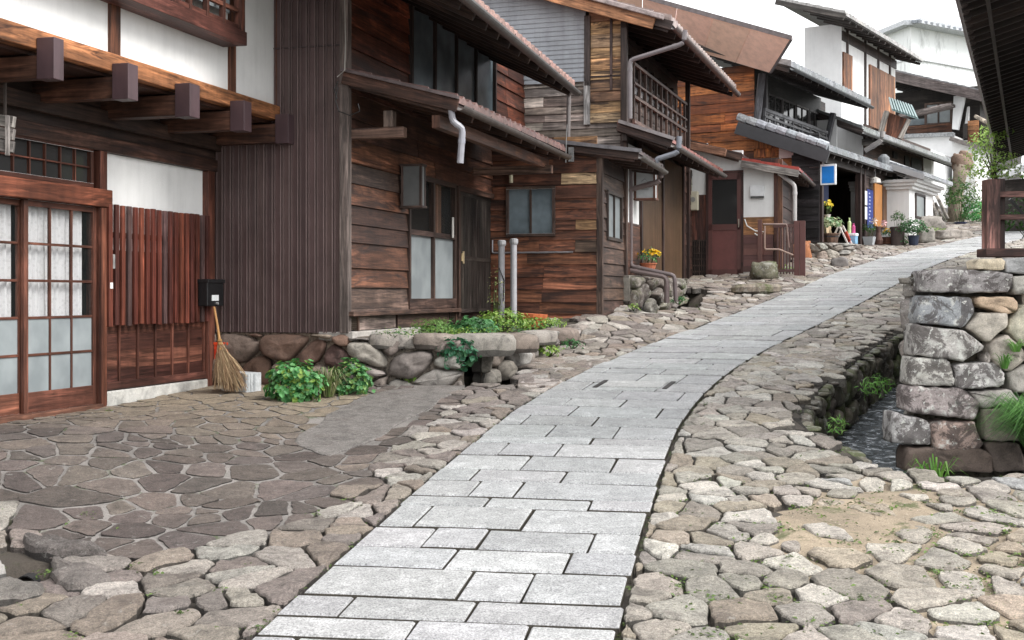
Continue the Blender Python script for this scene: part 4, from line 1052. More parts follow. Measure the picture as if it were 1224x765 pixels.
b_,z_=FC.c(612.5,214,0); m=MB(); m.tube([FC.W(-.07,b_,z_-.06),FC.W(-.07,b_,z_+.06)],.03,(.45,.42,.3),10); m.tube([FC.W(-.07,b_,z_+.06),FC.W(-.07,b_,z_+.1)],[.035,.02],(.1,.08,.07),10); m.build('porch_lamp','plastic',Cc)
b0,zr0=FC.c(640,170,-.1); b1,zr1=FC.c(763,184,-.1); a1=FC.f(793,204,b1)[0]
rr_=roof(Cc,FC,-.12,a1,-1.0,zr1+.23,b1,zr1,(.12,.085,.08),(.08,.045,.035),.25,.03,.5,amp=.012,gutter=.045,gcol=(.16,.15,.14),tmat='metal',name='roof')
m=MB(); m.beam(FC.W(-.17,-1.3,zr1+.30),FC.W(-.17,b1+.05,zr1+.035),.05,.05,(.20,.19,.20)); m.build('verge_flashing','metal',rr_)
p=FC.W(-.22,FC.c(682,180,-.2)[0],0); m=MB(); m.box(FC,-.2,-.16,FC.c(682,180,-.2)[0]-.03,FC.c(682,180,-.2)[0]+.04,FC.c(682,193,-.2)[1],FC.c(682,176,-.2)[1],(.3,.3,.3)); m.build('cable_clamp','metal',rr_)
m=MB(); m.tube([FC.W(-.25,-.42,zr1+.42),FC.W(-.22,-.44,zr1+.2),FC.W(-.2,-.45,zr1-.1)],.006,(.3,.3,.3),5); m.build('cable','plastic',Cc)

# ================================================================ house D : two storey with balcony
zd=.30
D=thing('balcony_house','two-storey timber house with slatted balcony, grey corrugated gable siding and patchy golden planks','house',FD.W(0,0,zd))
Dlen=5.7
mb=MB(); mb.box(FD,.05,Dlen,-5,-.05,-.9,2.5,(.05,.03,.022)); mb.box(FD,.06,Dlen,-5,-.35,2.501,4.3,(.05,.03,.022)); mb.build('wall_core','dark',D)
bx=lambda px,py=150:FD.c(px,py,0)[0]; zx=lambda py,px=700:FD.c(px,py,0)[1]
# weathered grey boards below
mb=MB(); boards(mb,FD,'c',0,-2.7,-.02,1.5,zx(96),.14,GW,(),lap=.016); mb.build('weathered_boards','grey_wood',D)
mb=MB(); boards(mb,FD,'c',-.025,bx(705),bx(745),zx(148),zx(8),.17,TN,(),lap=.016,seglen=(2,3)); mb.build('golden_boards','tan',D)
mb=MB(); z=zx(98); n=0
while z<zx(-45): mb.box(FD,-.05-.012*(n%2==0)-.003,-.028,-5.0,bx(701),z,z+.036,(.33,.35,.38)); z+=.036; n+=1
mb.build('corrugated_siding','metal_brown',D)
for px,y0,y1,c,k in ((703.5,20,104,(.07,.05,.045),'wood'),(703.0,98,150,(.40,.38,.37),'grey_wood'),(747,30,340,(.10,.06,.045),'wood')):
    b=bx(px); m=MB(); m.box(FD,-.085,.02,b-.05,b+.045,zx(y1),zx(y0),c); m.build('post',k,D,bevel=.006)
m=MB(); b=bx(738); m.box(FD,-.06,-.03,bx(730),bx(733),zx(110),zx(22),(.08,.05,.045)); m.box(FD,-.06,-.03,bx(703),bx(745),zx(94),zx(92),(.08,.05,.045)); m.build('conduit','wood',D)
# upper facade behind the balcony: dark sliding panels
mb=MB(); boards(mb,FD,'f',-.3,.0,Dlen,2.3,4.2,.22,[(.07,.045,.035),(.055,.035,.03)],(),lap=.01); mb.build('wall_boards','wood',D)
mb=MB()
for i in range(9): a=.3+i*.58; mb.box(FD,a,a+.035,-.28,-.22,2.6,3.9,(.09,.06,.05))
mb.box(FD,.1,Dlen,-.28,-.21,3.5,3.56,(.08,.05,.045)); mb.build('shutter_frame','wood',D)
ra0=FD.f(757,73,.06)[0]; ra1=FD.f(820,120,.06)[0]; rz1=FD.f(757,74,.06)[1]; rz0=FD.f(757,113,.06)[1]; rz00=FD.f(757,142,.06)[1]
balc=MB(); 
for z,h in ((rz1,.05),(rz1-.30,.035),(rz0,.05),(rz00,.07)): balc.box(FD,ra0,ra1,.03,.085,z-h,z,(.12,.075,.06))
a=ra0
while a<ra1: balc.box(FD,a,a+.035,.035,.078,rz00,rz1-.051,vary((.11,.07,.055),.2)); a+=.42
bo=balc.build('balcony_rail','wood',D,bevel=.003)
m=MB(); a=ra0
while a<ra1-.05:
    m.box(FD,a+.05,a+.12,.02,.032,rz0-.0,rz1-.32,vary((.22,.21,.21),.25)); m.box(FD,a+.18,a+.36,.022,.031,rz0+.1,rz1-.45,vary((.16,.15,.155),.3)); a+=.42
m.box(FD,ra0,ra1,.0202,.0302,rz1-.40,rz1-.34,(.16,.15,.155)); m.build('lattice_panel','grey_wood',bo)
m=MB(); boards(m,FD,'f',.0,ra0,ra1,rz00,rz0-.05,.16,[(.10,.065,.055),(.13,.09,.075)],(),lap=.01); m.build('balcony_skirt','wood',bo)
m=MB(); m.box(FD,0,Dlen,-.34,.02,rz00-.09,rz00-.0,(.06,.04,.035)); m.build('balcony_floor','wood',bo)
for px in (746.5,822): m=MB(); a=FD.f(px,100,.04)[0]; m.box(FD,a-.04,a+.04,-.0,.085,2.3,4.0,(.09,.06,.05)); m.build('post','wood',D,bevel=.005)
# upper roof
eb=FD.c(803,28,-.28)[0]; ez=FD.c(803,28,-.28)[1]-.02; ea=FD.f(880,101,eb)[0]
ro=roof(D,FD,-.30,ea,-3.6,ez+.34*(eb+3.6),eb,ez,(.30,.23,.21),(.06,.04,.035),.22,.08,.5,amp=.035,gutter=.055,gcol=(.16,.12,.11),rl=.5)
m=MB(); m.beam(FD.W(-.36,-3.6,ez+.34*(eb+3.6)-.10),FD.W(-.36,eb-.25,ez+.02),.05,.17,(.50,.24,.12)); m.build('bargeboard','orange',ro,bevel=.006)
m=MB(); m.beam(FD.W(-.40,-3.6,ez+.34*(eb+3.6)+.05),FD.W(-.40,eb-.1,ez+.09),.10,.07,(.36,.30,.29)); m.build('verge_tile','tile',ro,bevel=.01)
# lower pent roof
lb=FD.c(802,168,-.2)[0]; lz=FD.c(802,168,-.2)[1]; la=FD.f(864,205,lb)[0]; lz0=FD.c(745,149,-.2)[1]
ro2=roof(D,FD,-.2,la,-.05,lz0,lb,lz-.03,(.30,.10,.08),(.09,.05,.04),.3,.03,.5,amp=.014,gutter=.05,gcol=(.17,.15,.14),tmat='metal',name='pent_roof')
m=MB(); m.beam(FD.W(-.24,-.02,lz0+.05),FD.W(-.24,lb+.06,lz+.02),.07,.05,(.30,.27,.27)); m.build('verge_flashing','metal',ro2)
pc=(.17,.15,.155)
dp=lambda px,py,b,a=-.3: FD.W(a,FD.c(px,py,a)[0],FD.c(px,py,a)[1])
pipe(D,'downpipe',[dp(819,36,0),dp(817,52,0),dp(753,72,0),dp(753,142,0)],.035,pc)
pipe(D,'downpipe',[dp(812,163,0),dp(811,182,0),dp(786,190,0),dp(784,194,0)],.04,(.20,.21,.24))
dq=lambda px,py: FC.W(FC.f(792,205,b1)[0]+.02,FC.c(px,py,FC.f(792,205,b1)[0]+.02)[0],FC.c(px,py,FC.f(792,205,b1)[0]+.02)[1])
pipe(D,'downpipe',[dq(791,200),dq(789,217),dq(748,228),dq(748,322),dq(797,331),dq(797,362)],.042,(.17,.13,.125))
pipe(D,'downpipe',[dq(754,190),dq(754,318),dq(806,329),dq(808,360)],.032,(.15,.12,.12))
# ground floor facade
a=lambda px:FD.f(px,280,0)[0]
mb=MB(); mb.box(FD,.02,a(763),-.04,.02,zd,2.3,(.78,.78,.77)); mb.build('plaster_wall','plaster',D)
mb=MB(); boards(mb,FD,'f',.022,.02,a(763),zd,1.1,.2,[(.16,.07,.045)],(),flat=True); mb.build('wall_boards','wood',D)
mb=MB(); u=a(763.5)
while u<a(813): mb.box(FD,u,u+.04,0,.035,zd,2.35,vary((.14,.085,.05),.1)); mb.box(FD,u+.04,u+.075,0,.012,zd,2.35,vary((.10,.06,.036),.1)); u+=.075
mb.build('ribbed_shutter','metal_brown',D)
mb=MB(); mb.box(FD,a(763.5),a(813),-.05,-.003,zd,2.4,(.06,.04,.03)); mb.build('backing','dark',D)
for px in (763,789,813.5,820): m=MB(); m.box(FD,a(px)-.04,a(px)+.05,-.04,.07,zd-.02,2.42,(.055,.03,.024)); m.build('post','wood',D,bevel=.004)
mb=MB(); boards(mb,FD,'f',0,a(814),Dlen,zd,2.4,.2,[(.08,.04,.03)],(),lap=.01); mb.build('wall_boards','wood',D)
# entrance lantern box, framed
la_,lz1=FD.f(765,205,.25); b0=.05; z0=FD.f(765,237,.25)[1]
b0_,_=FD.c(758,205,.55); b1_,_=FD.c(783,205,.55); z1=FD.c(758,205,.55)[1]; z0=FD.c(758,237,.55)[1]
L=thing('entrance_lantern','boxy timber lantern with white panel bearing a faint grey crest hung by the ribbed shutters','lantern',FD.W(.55,b0_,z0))
mb=MB(); c=(.17,.075,.05)
for bb in (b0_,b1_-.03):
    for aa in (.55,.72): mb.box(FD,aa,aa+.03,bb,bb+.03,z0,z1,c)
mb.box(FD,.54,.76,b0_-.01,b1_+.01,z0-.03,z0,c); mb.box(FD,.54,.76,b0_-.01,b1_+.01,z1,z1+.03,c); mb.build('lantern_frame','wood',L,bevel=.003)
mb=MB(); mb.box(FD,.565,.735,b0_+.01,b1_-.01,z0,z1,(.50,.52,.53)); mb.build('pane','plastic',L)
mb=MB(); bm=(b0_+b1_)/2; zm=(z0+z1)/2
mb.tube([FD.W(.56,bm-.05,zm+.05),FD.W(.56,bm,zm+.09),FD.W(.56,bm+.05,zm+.05),FD.W(.56,bm,zm-.02),FD.W(.56,bm-.06,zm-.07),FD.W(.56,bm+.06,zm-.07)],.008,(.25,.26,.27),5); mb.build('crest','paint',L)
# stone plinth below D
PL=thing('stone_plinth','rough boulder plinth under the ribbed shutters beside the bent drain pipes','plinth',FD.W(.2,.3,-.4))
mb=MB(); bk=MB(); l1=[w2(FD,-.1,.12),w2(FD,1.0,.30),w2(FD,2.6,.34),w2(FD,3.6,.2)]
rockwall(mb,l1,lambda u:-.45+.1*u,lambda u:zd-.02,.36,.26,[(.24,.22,.19),(.30,.27,.24),(.18,.15,.13),(.22,.20,.15)],41,.10,.14,0,.01,.3,backmb=bk,side=1); mb.build('boulder_wall','rock_moss',PL,smooth=True); bk.build('earth_fill','soil',PL)
m=MB(); m.hexa([FD.W(-.1,-.3,zd-.4),FD.W(-.1,.12,zd-.4),FD.W(3.6,.2,zd-.4),FD.W(3.6,-.3,zd-.4),FD.W(-.1,-.3,zd-.01),FD.W(-.1,.1,zd-.01),FD.W(3.6,.2,zd-.01),FD.W(3.6,-.3,zd-.01)],(.25,.23,.2)); m.build('ledge','concrete',PL)
m=MB(); slabstone(m,4.1,21.1,.0,.17,.55,.33,.5,(.30,.25,.2),77); o=m.build('cover_slab','rock_moss',PL)

# ================================================================ house E : plaster outhouse with brown door
ze=.36
E_=thing('plaster_outhouse','small white plastered outhouse with half-glazed maroon door and red-edged roof','outhouse',FE.W(0,0,ze))
b=lambda px:FE.c(px,260,0)[0]; z=lambda py,px=880:FE.c(px,py,0)[1]
mb=MB(); mb.box(FE,.05,3.2,-2.2,-.03,ze-.3,2.6,(.05,.03,.025)); mb.build('wall_core','wood',E_)
mb=MB(); mb.box(FE,-.03,.06,b(846),b(888),z(262),z(180),(.80,.80,.79)); mb.box(FE,-.03,.06,b(888),-.02,z(262),z(201),(.80,.80,.79)); mb.box(FE,-.028,.06,b(824),b(846),z(232),z(170),(.80,.80,.79)); mb.box(FE,-.02,.06,b(888),b(846.5),z(330),z(262.2),(.7,.7,.7)); mb.build('plaster_wall','plaster',E_)
mb=MB(); mb.box(FE,-.036,.05,b(820),b(827),z(277),z(180),(.76,.76,.75)); mb.build('plaster_wall','plaster',E_)
mb=MB(); vboards(mb,FE,'c',-.02,b(827),b(845),z(286),z(232),.11,[(.13,.05,.035),(.10,.04,.03)],.02); mb.build('wall_boards','wood',E_)
mb=MB(); mb.box(FE,-.022,.05,b(821),b(845),z(334),z(286),(.03,.02,.017))
for i in range(9): x=b(822)+i*.045; mb.box(FE,-.06,-.03,x,x+.016,z(334),z(286),(.07,.045,.035))
for i in range(6): mb.box(FE,-.05,-.026,b(821),b(845),z(286)-.12*i-.03,z(286)-.12*i,(.06,.04,.032))
mb.build('lattice','wood',E_)
# door
d0,d1=b(847.5),b(886); zt_d=z(207)
mb=MB(); 
for u0,u1,z0,z1 in ((d0-.05,d0,z(331),zt_d),(d1,d1+.05,z(331),zt_d),(d0-.05,d1+.05,zt_d,zt_d+.05)): mb.box(FE,-.075,.0,u0,u1,z0,z1,(.07,.03,.025))
df=mb.build('door_frame','wood',E_,bevel=.004)
mb=MB(); mb.box(FE,-.055,-.02,d0,d1,z(330),z(268),(.14,.045,.04)); 
for u0,u1,z0,z1 in ((d0,d0+.07,z(330),zt_d),(d1-.07,d1,z(330),zt_d),(d0,d1,zt_d-.12,zt_d),(d0,d1,z(275),z(268)),(d0,d1,z(330),z(322))): mb.box(FE,-.07,-.0555,u0,u1,z0,z1,(.10,.035,.03))
dr=mb.build('door','paint',E_,bevel=.003)
mb=MB(); mb.box(FE,-.05,-.03,d0+.07,d1-.07,z(268),zt_d-.12,(1,1,1)); mb.build('pane','glass',dr)
mb=MB(); mb.tube([FE.W(-.1,d1-.035,z(262)),FE.W(-.1,d1-.035,z(272))],.012,(.4,.36,.3),8); mb.build('door_handle','metal',dr)
# vent hood
mb=MB(); mb.box(FE,-.10,-.031,b(897),b(914),z(235,905),z(222,905),(.72,.73,.74)); vh=mb.build('vent_hood','plastic',E_,bevel=.01)
mb=MB(); mb.box(FE,-.09,-.032,b(898),b(913.5),z(237,905),z(235,905)-.002,(.06,.06,.06)); mb.build('vent_slot','plastic',vh)
mb=MB(); boards(mb,FE,'c',-.03,b(888.5),-.03,z(281),z(260),.13,[(.5,.25,.11),(.42,.2,.09)],flat=True,seglen=(2,3)); mb.build('golden_boards','orange',E_)
mb=MB(); boards(mb,FE,'c',-.04,b(888.5),b(925),z(325),z(281),.11,[(.13,.055,.045),(.11,.045,.04)],flat=True,seglen=(2,3)); mb.build('maroon_boards','paint',E_)
mb=MB(); mb.box(FE,-.06,.0,b(888.5),b(903),z(333),z(325)-.003,(.40,.39,.36)); mb.build('footing','concrete',E_,bevel=.006)
for px,c in ((928,(.12,.05,.035)),(933,(.2,.09,.05))): m=MB(); m.box(FE,-.07,.03,b(px)-.04,b(px)+.04,z(330),z(192),c); m.build('post','wood',E_,bevel=.005)
mb=MB(); boards(mb,FE,'f',0,.03,3.2,z(322),2.3,.2,[(.06,.035,.03)],(),lap=.01); mb.build('wall_boards','wood',E_)
# meter box
mx0,mx1=b(824),b(836); M0=thing('meter_box','cream plastic electricity meter box high on the wall left of the maroon door','meter',FE.W(-.1,mx0,z(251)))
m=MB(); m.box(FE,-.16,-.032,mx0,mx1,z(251),z(228),(.62,.58,.45)); m.build('meter_case','plastic',M0,bevel=.02)
m=MB(); m.tube([FE.W(-.10,mx0+.06,z(228)),FE.W(-.10,mx0+.06,z(215)),FE.W(-.05,mx0+.02,z(205))],.015,(.5,.48,.4),6); m.tube([FE.W(-.165,(mx0+mx1)/2,z(238)),FE.W(-.175,(mx0+mx1)/2,z(238))],.05,(.3,.3,.28),12); m.build('meter_dial','plastic',M0)
# roofs: left higher piece and red-edged right piece
rb0=b(826); rb1=FE.c(887,191,-.2)[0]
roof(E_,FE,-.25,2.6,-2.3,FE.c(826,166,-.25)[1]+.12,rb1,FE.c(887,187,-.25)[1],(.10,.06,.055),(.10,.06,.045),.3,.03,.5,amp=.012,tmat='metal',name='roof')
m=MB(); m.beam(FE.W(-.32,rb0-.1,FE.c(826,172,-.3)[1]),FE.W(-.32,FE.c(868,183,-.3)[0],FE.c(868,183,-.3)[1]),.12,.14,(.38,.20,.13)); m.build('beam_end','orange',E_,bevel=.01)
eb=FE.c(955,203,-.25)[0]; ez=FE.c(955,204,-.25)[1]; z9=FE.c(888,190,-.25)[1]; ea=FE.f(978,216,eb)[0]
ro=roof(E_,FE,-.25,ea,FE.c(886,188,-.25)[0],z9-.03,eb,ez,(.34,.06,.045),(.11,.07,.055),.3,.03,.5,amp=.014,gutter=.045,gcol=(.2,.17,.16),tmat='metal',name='roof',fascia=False)
m=MB(); m.beam(FE.W(-.29,FE.c(886,192,-.25)[0],z9-.09),FE.W(-.29,eb,ez-.06),.03,.13,(.42,.38,.35)); m.build('bargeboard','grey_wood',ro,bevel=.004)
e=lambda px,py:FE.W(-.12,FE.c(px,py,-.12)[0],FE.c(px,py,-.12)[1])
pipe(E_,'downpipe',[e(931,207),e(950,221),e(950,264)],.04,(.48,.46,.45))
pipe(E_,'downpipe',[FE.W(ea-.1,eb+.03,ez-.1),FE.W(ea-.1,eb+.03,ez-.2),FE.W(ea-.1,.25,ez-.45)],.035,(.10,.11,.13))
# hose/cable with white loops near door
m=MB(); m.tube([e(890,262),e(893,270),e(903,276),e(913,277),(e(908,283)),e(902,279)],.014,(.7,.7,.68),6); m.build('cable','plastic',E_)
# rail fence parts in front of E
Fn=thing('maroon_fence','maroon board fence end with thin rails beside the outhouse','fence',P(955,324,23.2))
fr2=Fr(P(949,300,23.3).x,23.3,18.5)
m=MB(); 
for i in range(2): m.box(fr2,.0,.05,i*.105,i*.105+.10,.42-.1,P(950,264,23.3).z,(.12,.045,.04))
m.build('board','paint',Fn,bevel=.005)
fr3=Fr(P(914,300,23.45).x,23.45,18.5)
m=MB(); m.box(fr3,0,.05,-.13,-.05,.3,P(914,262,23.4).z,(.13,.055,.045)); m.build('post','paint',Fn,bevel=.005)
m=MB(); 
for i in range(6): m.box(fr3,.05,.075,.22+i*.055,.245+i*.055,.38,P(914,270,23.4).z,(.10,.045,.04))
m.box(fr3,.03,.05,.15,.6,.42,.47,(.1,.045,.04)); m.box(fr3,.03,.05,.15,.6,P(914,272,23.4).z,P(914,270,23.4).z+.03,(.1,.045,.04)); m.build('lattice','paint',Fn)
g=lambda px,py:P(px,py,23.25)
pipe(Fn,'pipe_rail',[g(914,270),g(914,298),g(931,298),g(948,305)],.018,(.32,.22,.18)); pipe(Fn,'pipe_rail',[g(912,268),g(940,268),g(943,296)],.018,(.22,.15,.13))
x0,y0=gp(914,333); t=thing('boulder','mossy grey boulder at the foot of the maroon fence','rock',(x0,y0,G(x0,y0)))
m=MB(); 
def boulder(mb,x,y,z,rx,ry,rz,col,seed,n1=12,n2=18,rot=0):
    ox=seed*3.7; V=[];Fc=[]
    for i in range(n1+1):
        th=math.pi*i/n1
        for j in range(n2):
            ph=2*math.pi*j/n2; d=Vector((math.sin(th)*math.cos(ph),math.sin(th)*math.sin(ph),math.cos(th)))
            k=1+.32*mnoise.noise(d*1.3+Vector((ox,0,0)))+.14*mnoise.noise(d*3.5+Vector((ox,5,0)))
            q=Vector((max(-.85,min(.85,d.x*1.12))*rx*k,max(-.85,min(.85,d.y*1.12))*ry*k,max(-.8,min(.8,d.z*1.12))*rz*k)); 
            c,s_=math.cos(rot),math.sin(rot); V.append((x+q.x*c-q.y*s_,y+q.x*s_+q.y*c,z+q.z))
    for i in range(n1):
        for j in range(n2): Fc.append((i*n2+j,(i+1)*n2+j,(i+1)*n2+(j+1)%n2,i*n2+(j+1)%n2))
    mb.idx(V,Fc,col)
boulder(m,x0,y0,G(x0,y0)+.14,.26,.2,.2,(.18,.17,.12),3); m.build('boulder_body','rock_moss',t,smooth=True)

# ================================================================ house F : dark shop house with balcony
zf=1.08
Fh=thing('dark_shop_house','dark two-storey shop house with orange plank gable, grey balcony lattice and open shop front','house',FF.W(0,0,zf))
b=lambda px:FF.c(px,200,0)[0]; z=lambda py,px=900:FF.c(px,py,0)[1]
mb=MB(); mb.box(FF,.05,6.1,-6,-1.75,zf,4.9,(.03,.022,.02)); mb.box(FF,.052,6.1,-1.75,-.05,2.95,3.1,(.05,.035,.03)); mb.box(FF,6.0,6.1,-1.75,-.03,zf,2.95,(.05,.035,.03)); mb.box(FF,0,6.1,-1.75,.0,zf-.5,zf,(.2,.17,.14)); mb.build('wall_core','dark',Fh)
mb=MB(); FOR=[(.48,.15,.04),(.38,.11,.035),(.55,.19,.055),(.30,.09,.03)]; boards(mb,FF,'c',0,-6,-1.42,2.3,4.9,.2,FOR,(),lap=.02,seglen=(2,4)); boards(mb,FF,'c',0,-1.42,b(947),2.3,3.9,.2,FOR,(),lap=.02,seglen=(.12,.13),top=lambda u:3.62-.37*(u+1.42)); mb.build('orange_boards','orange',Fh)
mb=MB(); mb.box(FF,-.045,.0,b(932),b(949),z(189,940),z(165,940),(.80,.62,.60)); mb.build('plaster_patch','plaster',Fh)
mb=MB(); boards(mb,FF,'c',-.03,b(947),-.0,zf-.35,z(160,965),.16,[(.035,.032,.034),(.045,.04,.042)],(),lap=.015,seglen=(2,4)); mb.build('charred_boards','dark',Fh)
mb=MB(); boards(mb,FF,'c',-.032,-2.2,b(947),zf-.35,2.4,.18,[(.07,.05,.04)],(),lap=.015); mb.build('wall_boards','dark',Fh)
# lower roof
rb0,rz0=FF.c(883,146,-.3); rb1,rz1=FF.c(991,181,-.3); la=FF.f(1083,214,rb1)[0]
ro=roof(Fh,FF,-.3,la,rb0,rz0,rb1,rz1,(.19,.20,.215),(.05,.04,.036),.25,.07,.5,amp=.045,rl=.9,fascia=False)
m=MB(); m.beam(FF.W(-.35,rb0-.03,rz0-.12),FF.W(-.35,rb1,rz1-.12),.07,.26,(.055,.055,.06)); m.build('bargeboard','paint',ro,bevel=.006)
m=MB(); 
for i in range(9):
    t0,t1=i/9,(i+.93)/9; m.tube([FF.W(-.33,rb0+(rb1-rb0)*t,rz0+(rz1-rz0)*t+.10+.015*(t==t0)) for t in (t0,t1)],.085,vary((.40,.42,.45),.15),8)
m.build('verge_tile','tile',ro)
m=MB(); m.tube([FF.W(la-.1,rb1+.06,rz1-.05),FF.W(la-.05,rb1+.06,rz1-.22),FF.W(la-.05,-.2,rz1-.4)],.05,(.04,.045,.05),8); m.build('gutter_elbow','metal',ro)
# balcony
bB=-1.25
q0,zr1=FF.f(913,129,bB); q1,_=FF.f(988,156,bB); zr0=FF.f(913,146,bB)[1]
m=MB(); c=(.13,.13,.14)
for zz,h in ((zr1,.07),(zr1-.17,.04),(zr0,.06)): m.box(FF,q0,q1,bB-.03,bB+.04,zz-h,zz,c)
u=q0
while u<q1: m.box(FF,u,u+.05,bB-.025,bB+.03,zr0,zr1-.07,c); u+=.62
bo=m.build('balcony_rail','dark',Fh,bevel=.004)
m=MB(); u=q0; k=0
while u<q1-.1:
    h0=.12+.08*(k%2); m.box(FF,u+.08,u+.28,bB-.01,bB+.012,zr0+h0,zr0+h0+.04,(.22,.22,.23)); m.box(FF,u+.16,u+.2,bB-.01,bB+.012,zr0,zr1-.17,(.2,.2,.21)); u+=.31; k+=1
m.box(FF,q0,q1,bB-.009,bB+.011,zr0+.13,zr0+.155,(.2,.2,.21)); m.box(FF,q0,q1,bB-.009,bB+.011,zr0+.21,zr0+.235,(.2,.2,.21)); m.build('lattice_panel','grey_wood',bo)
m=MB(); m.box(FF,.0,5.2,-1.6,bB+.05,zr0-.35,zr0-.10,(.05,.05,.055)); m.build('balcony_floor','dark',bo)
mb=MB(); mb.box(FF,.1,5.25,-1.74,-1.6,3.1,4.9,(.03,.028,.028)); mb.build('wall_boards','dark',Fh)
for i in range(5):
    a0=.35+i*.98; window(Fh,FF,'f',-1.6,a0,a0+.85,3.75,4.45,(.08,.07,.07),.04,1,0,'glass','dark','shutter_window',.04,.03)
# leaning sleeve posts at each end
for (pa,ya),(pb,yb) in (((911,88),(904,150)),((996,135),(987,175))):
    m=MB(); kA=-.12 if pa<950 else 4.7
    A0=FF.W(kA,FF.c(pa,ya,kA)[0],FF.c(pa,ya,kA)[1]); B0=FF.W(kA,FF.c(pb,yb,kA)[0],FF.c(pb,yb,kA)[1]); m.beam(A0,B0,.14,.12,(.10,.10,.11)); m.build('brace','dark',Fh,bevel=.006)
m=MB(); kA=4.9; m.box(FF,kA,kA+.05,FF.c(975,140,kA)[0],FF.c(1000,140,kA)[0],3.3,4.3,(.7,.7,.7)); m.build('plaster_panel','plaster',Fh)
for px in (914,): m=MB(); q_=FF.f(px,100,-1.3)[0]; m.box(FF,q_-.06,q_+.05,-1.38,-1.24,3.3,4.7,(.07,.065,.07)); m.build('post','dark',Fh,bevel=.005)
# upper roof with copper coloured soffit panels on the gable
ue=FF.f(1041,129,-.35); us=FF.f(936,73,-.35)
ezz=us[1]
ro=roof(Fh,FF,us[0]+.5,ue[0],-5.2,ezz+.33*4.85,-.35,ezz-.04,(.20,.21,.22),(.045,.038,.035),.25,.07,.5,amp=.045,rl=.5,gutter=.05,gcol=(.07,.075,.08),fascia=False)
c4=[P(945,47,24.3),P(920,87,25.7),P(700,22,28.9),P(690,-24,27.4)]
m=MB(); n=6
for i in range(n):
    t0,t1=i/n,(i+.985)/n; e0=[c4[3].lerp(c4[0],t) for t in (t0,t1)]; e1=[c4[2].lerp(c4[1],t) for t in (t0,t1)]
    up=Vector((0,0,.06)); m.hexa([e1[0],e1[1],e0[1],e0[0]] and [e0[0],e0[1],e1[1],e1[0],e0[0]+up,e0[1]+up,e1[1]+up,e1[0]+up],vary((.95,.66,.55),.04))
m.build('gable_hood','paint',ro)
m=MB(); m.beam(c4[3]+Vector((0,-.02,.03)),c4[0]+Vector((0,-.02,.03)),.04,.09,(.13,.11,.11)); m.beam(c4[0]+Vector((.02,0,.03)),c4[1]+Vector((.02,0,.03)),.04,.09,(.13,.11,.11)); m.build('hood_trim','metal',ro)
# shop front
a=lambda px:FF.f(px,250,0)[0]
for px in (981,1027,1032,1069): m=MB(); m.box(FF,a(px)-.06,a(px)+.06,-.08,.05,zf,3.0,(.055,.032,.028)); m.build('post','wood',Fh,bevel=.006)
m=MB(); m.box(FF,0,6,-.1,.04,2.75,3.0,(.05,.035,.03)); m.build('lintel','wood',Fh)
m=MB(); boards(m,FF,'f',-.0,a(1033),a(1043),zf,2.8,.2,[(.06,.04,.035)],(),lap=.01); m.build('shop_boards','wood',Fh)
def pxr(px0,px1,y0,y1,o0,o1,col,mat,name,par,k='f',const=0,fr=FF,bev=0):
    m=MB(); u0,z1=(fr.f if k=='f' else fr.c)(px0,y0,const); u1,_=(fr.f if k=='f' else fr.c)(px1,y0,const); z0=(fr.f if k=='f' else fr.c)(px0,y1,const)[1]
    fr.pbox(m,k,const,u0,u1,o0,o1,z0,z1,col); return m.build(name,mat,par,bevel=bev)
pxr(1043,1052.5,219,270,.0,.05,(.40,.17,.045),'paint','ochre_door',Fh)
pxr(1053,1068.5,222,272,-.02,.03,(.16,.075,.03),'paint','brown_door',Fh)
pxr(1052,1053.2,220,272,.0,.06,(.1,.05,.03),'wood','door_jamb',Fh)
# notices + banner
t=thing('blue_banner','narrow blue and violet banner with pale marks on the dark post of the shop','banner',FF.W(a(1035),.05,1.6))
pxr(1034.5,1041.5,226,272,.035,.045,(.045,.06,.20),'fabric','banner_cloth',t)
m=MB(); 
for i in range(9):
    u=a(1036)+.02*(i%3); zz=FF.f(1036,232+i*4.2,0)[1]; m.box(FF,u,u+.10+.03*(i%2),.046,.049,zz,zz+.035,(.30,.33,.52))
m.build('banner_mark','fabric',t)
t=thing('wall_notice','two small white paper notices pinned left of the blue banner','notice',FF.W(a(1031),.05,2.2))
for y0,y1 in ((228,245),(247,262)): pxr(1031,1033.6,y0,y1,.052,.058,(.65,.66,.66),'fabric','paper',t)
t=thing('shop_lamp','small pale lamp under the shop eave above the ochre door','lamp',P(1046,212,29))
m=MB(); p=P(1046,214,29.2); m.tube([p+Vector((0,0,-.09)),p+Vector((0,0,0)),p+Vector((0,0,.05))],[.14,.12,.03],(.5,.48,.45),12); m.tube([p,p+Vector((0,0,.3))],.015,(.1,.1,.1),6); m.build('lamp_shade','plastic',t)
# blue sign at the corner
sA=-.12; t=thing('hanging_sign','blank blue square sign with white frame hanging at the shop corner','sign',FF.W(sA,FF.c(990,210,sA)[0],FF.c(990,222,sA)[1]))
pxr(981.5,1000,197,221.5,0,.06,(.78,.8,.82),'plastic','sign_frame',t,'c',sA,FF,.004)
pxr(983.5,998,199.5,219.5,.061,.066,(.01,.20,.62),'plastic','sign_face',t,'c',sA)
m=MB(); bq=FF.c(985,197,sA)[0]; m.tube([FF.W(sA-.03,bq,FF.c(990,197,sA)[1]),FF.W(sA-.03,bq,FF.c(990,190,sA)[1])],.01,(.1,.1,.1),6); m.tube([FF.W(sA-.03,bq-.3,FF.c(990,199,sA)[1]),FF.W(sA-.03,bq+.1,FF.c(990,199,sA)[1])],.015,(.1,.1,.1),6); m.build('hanger','metal',t)
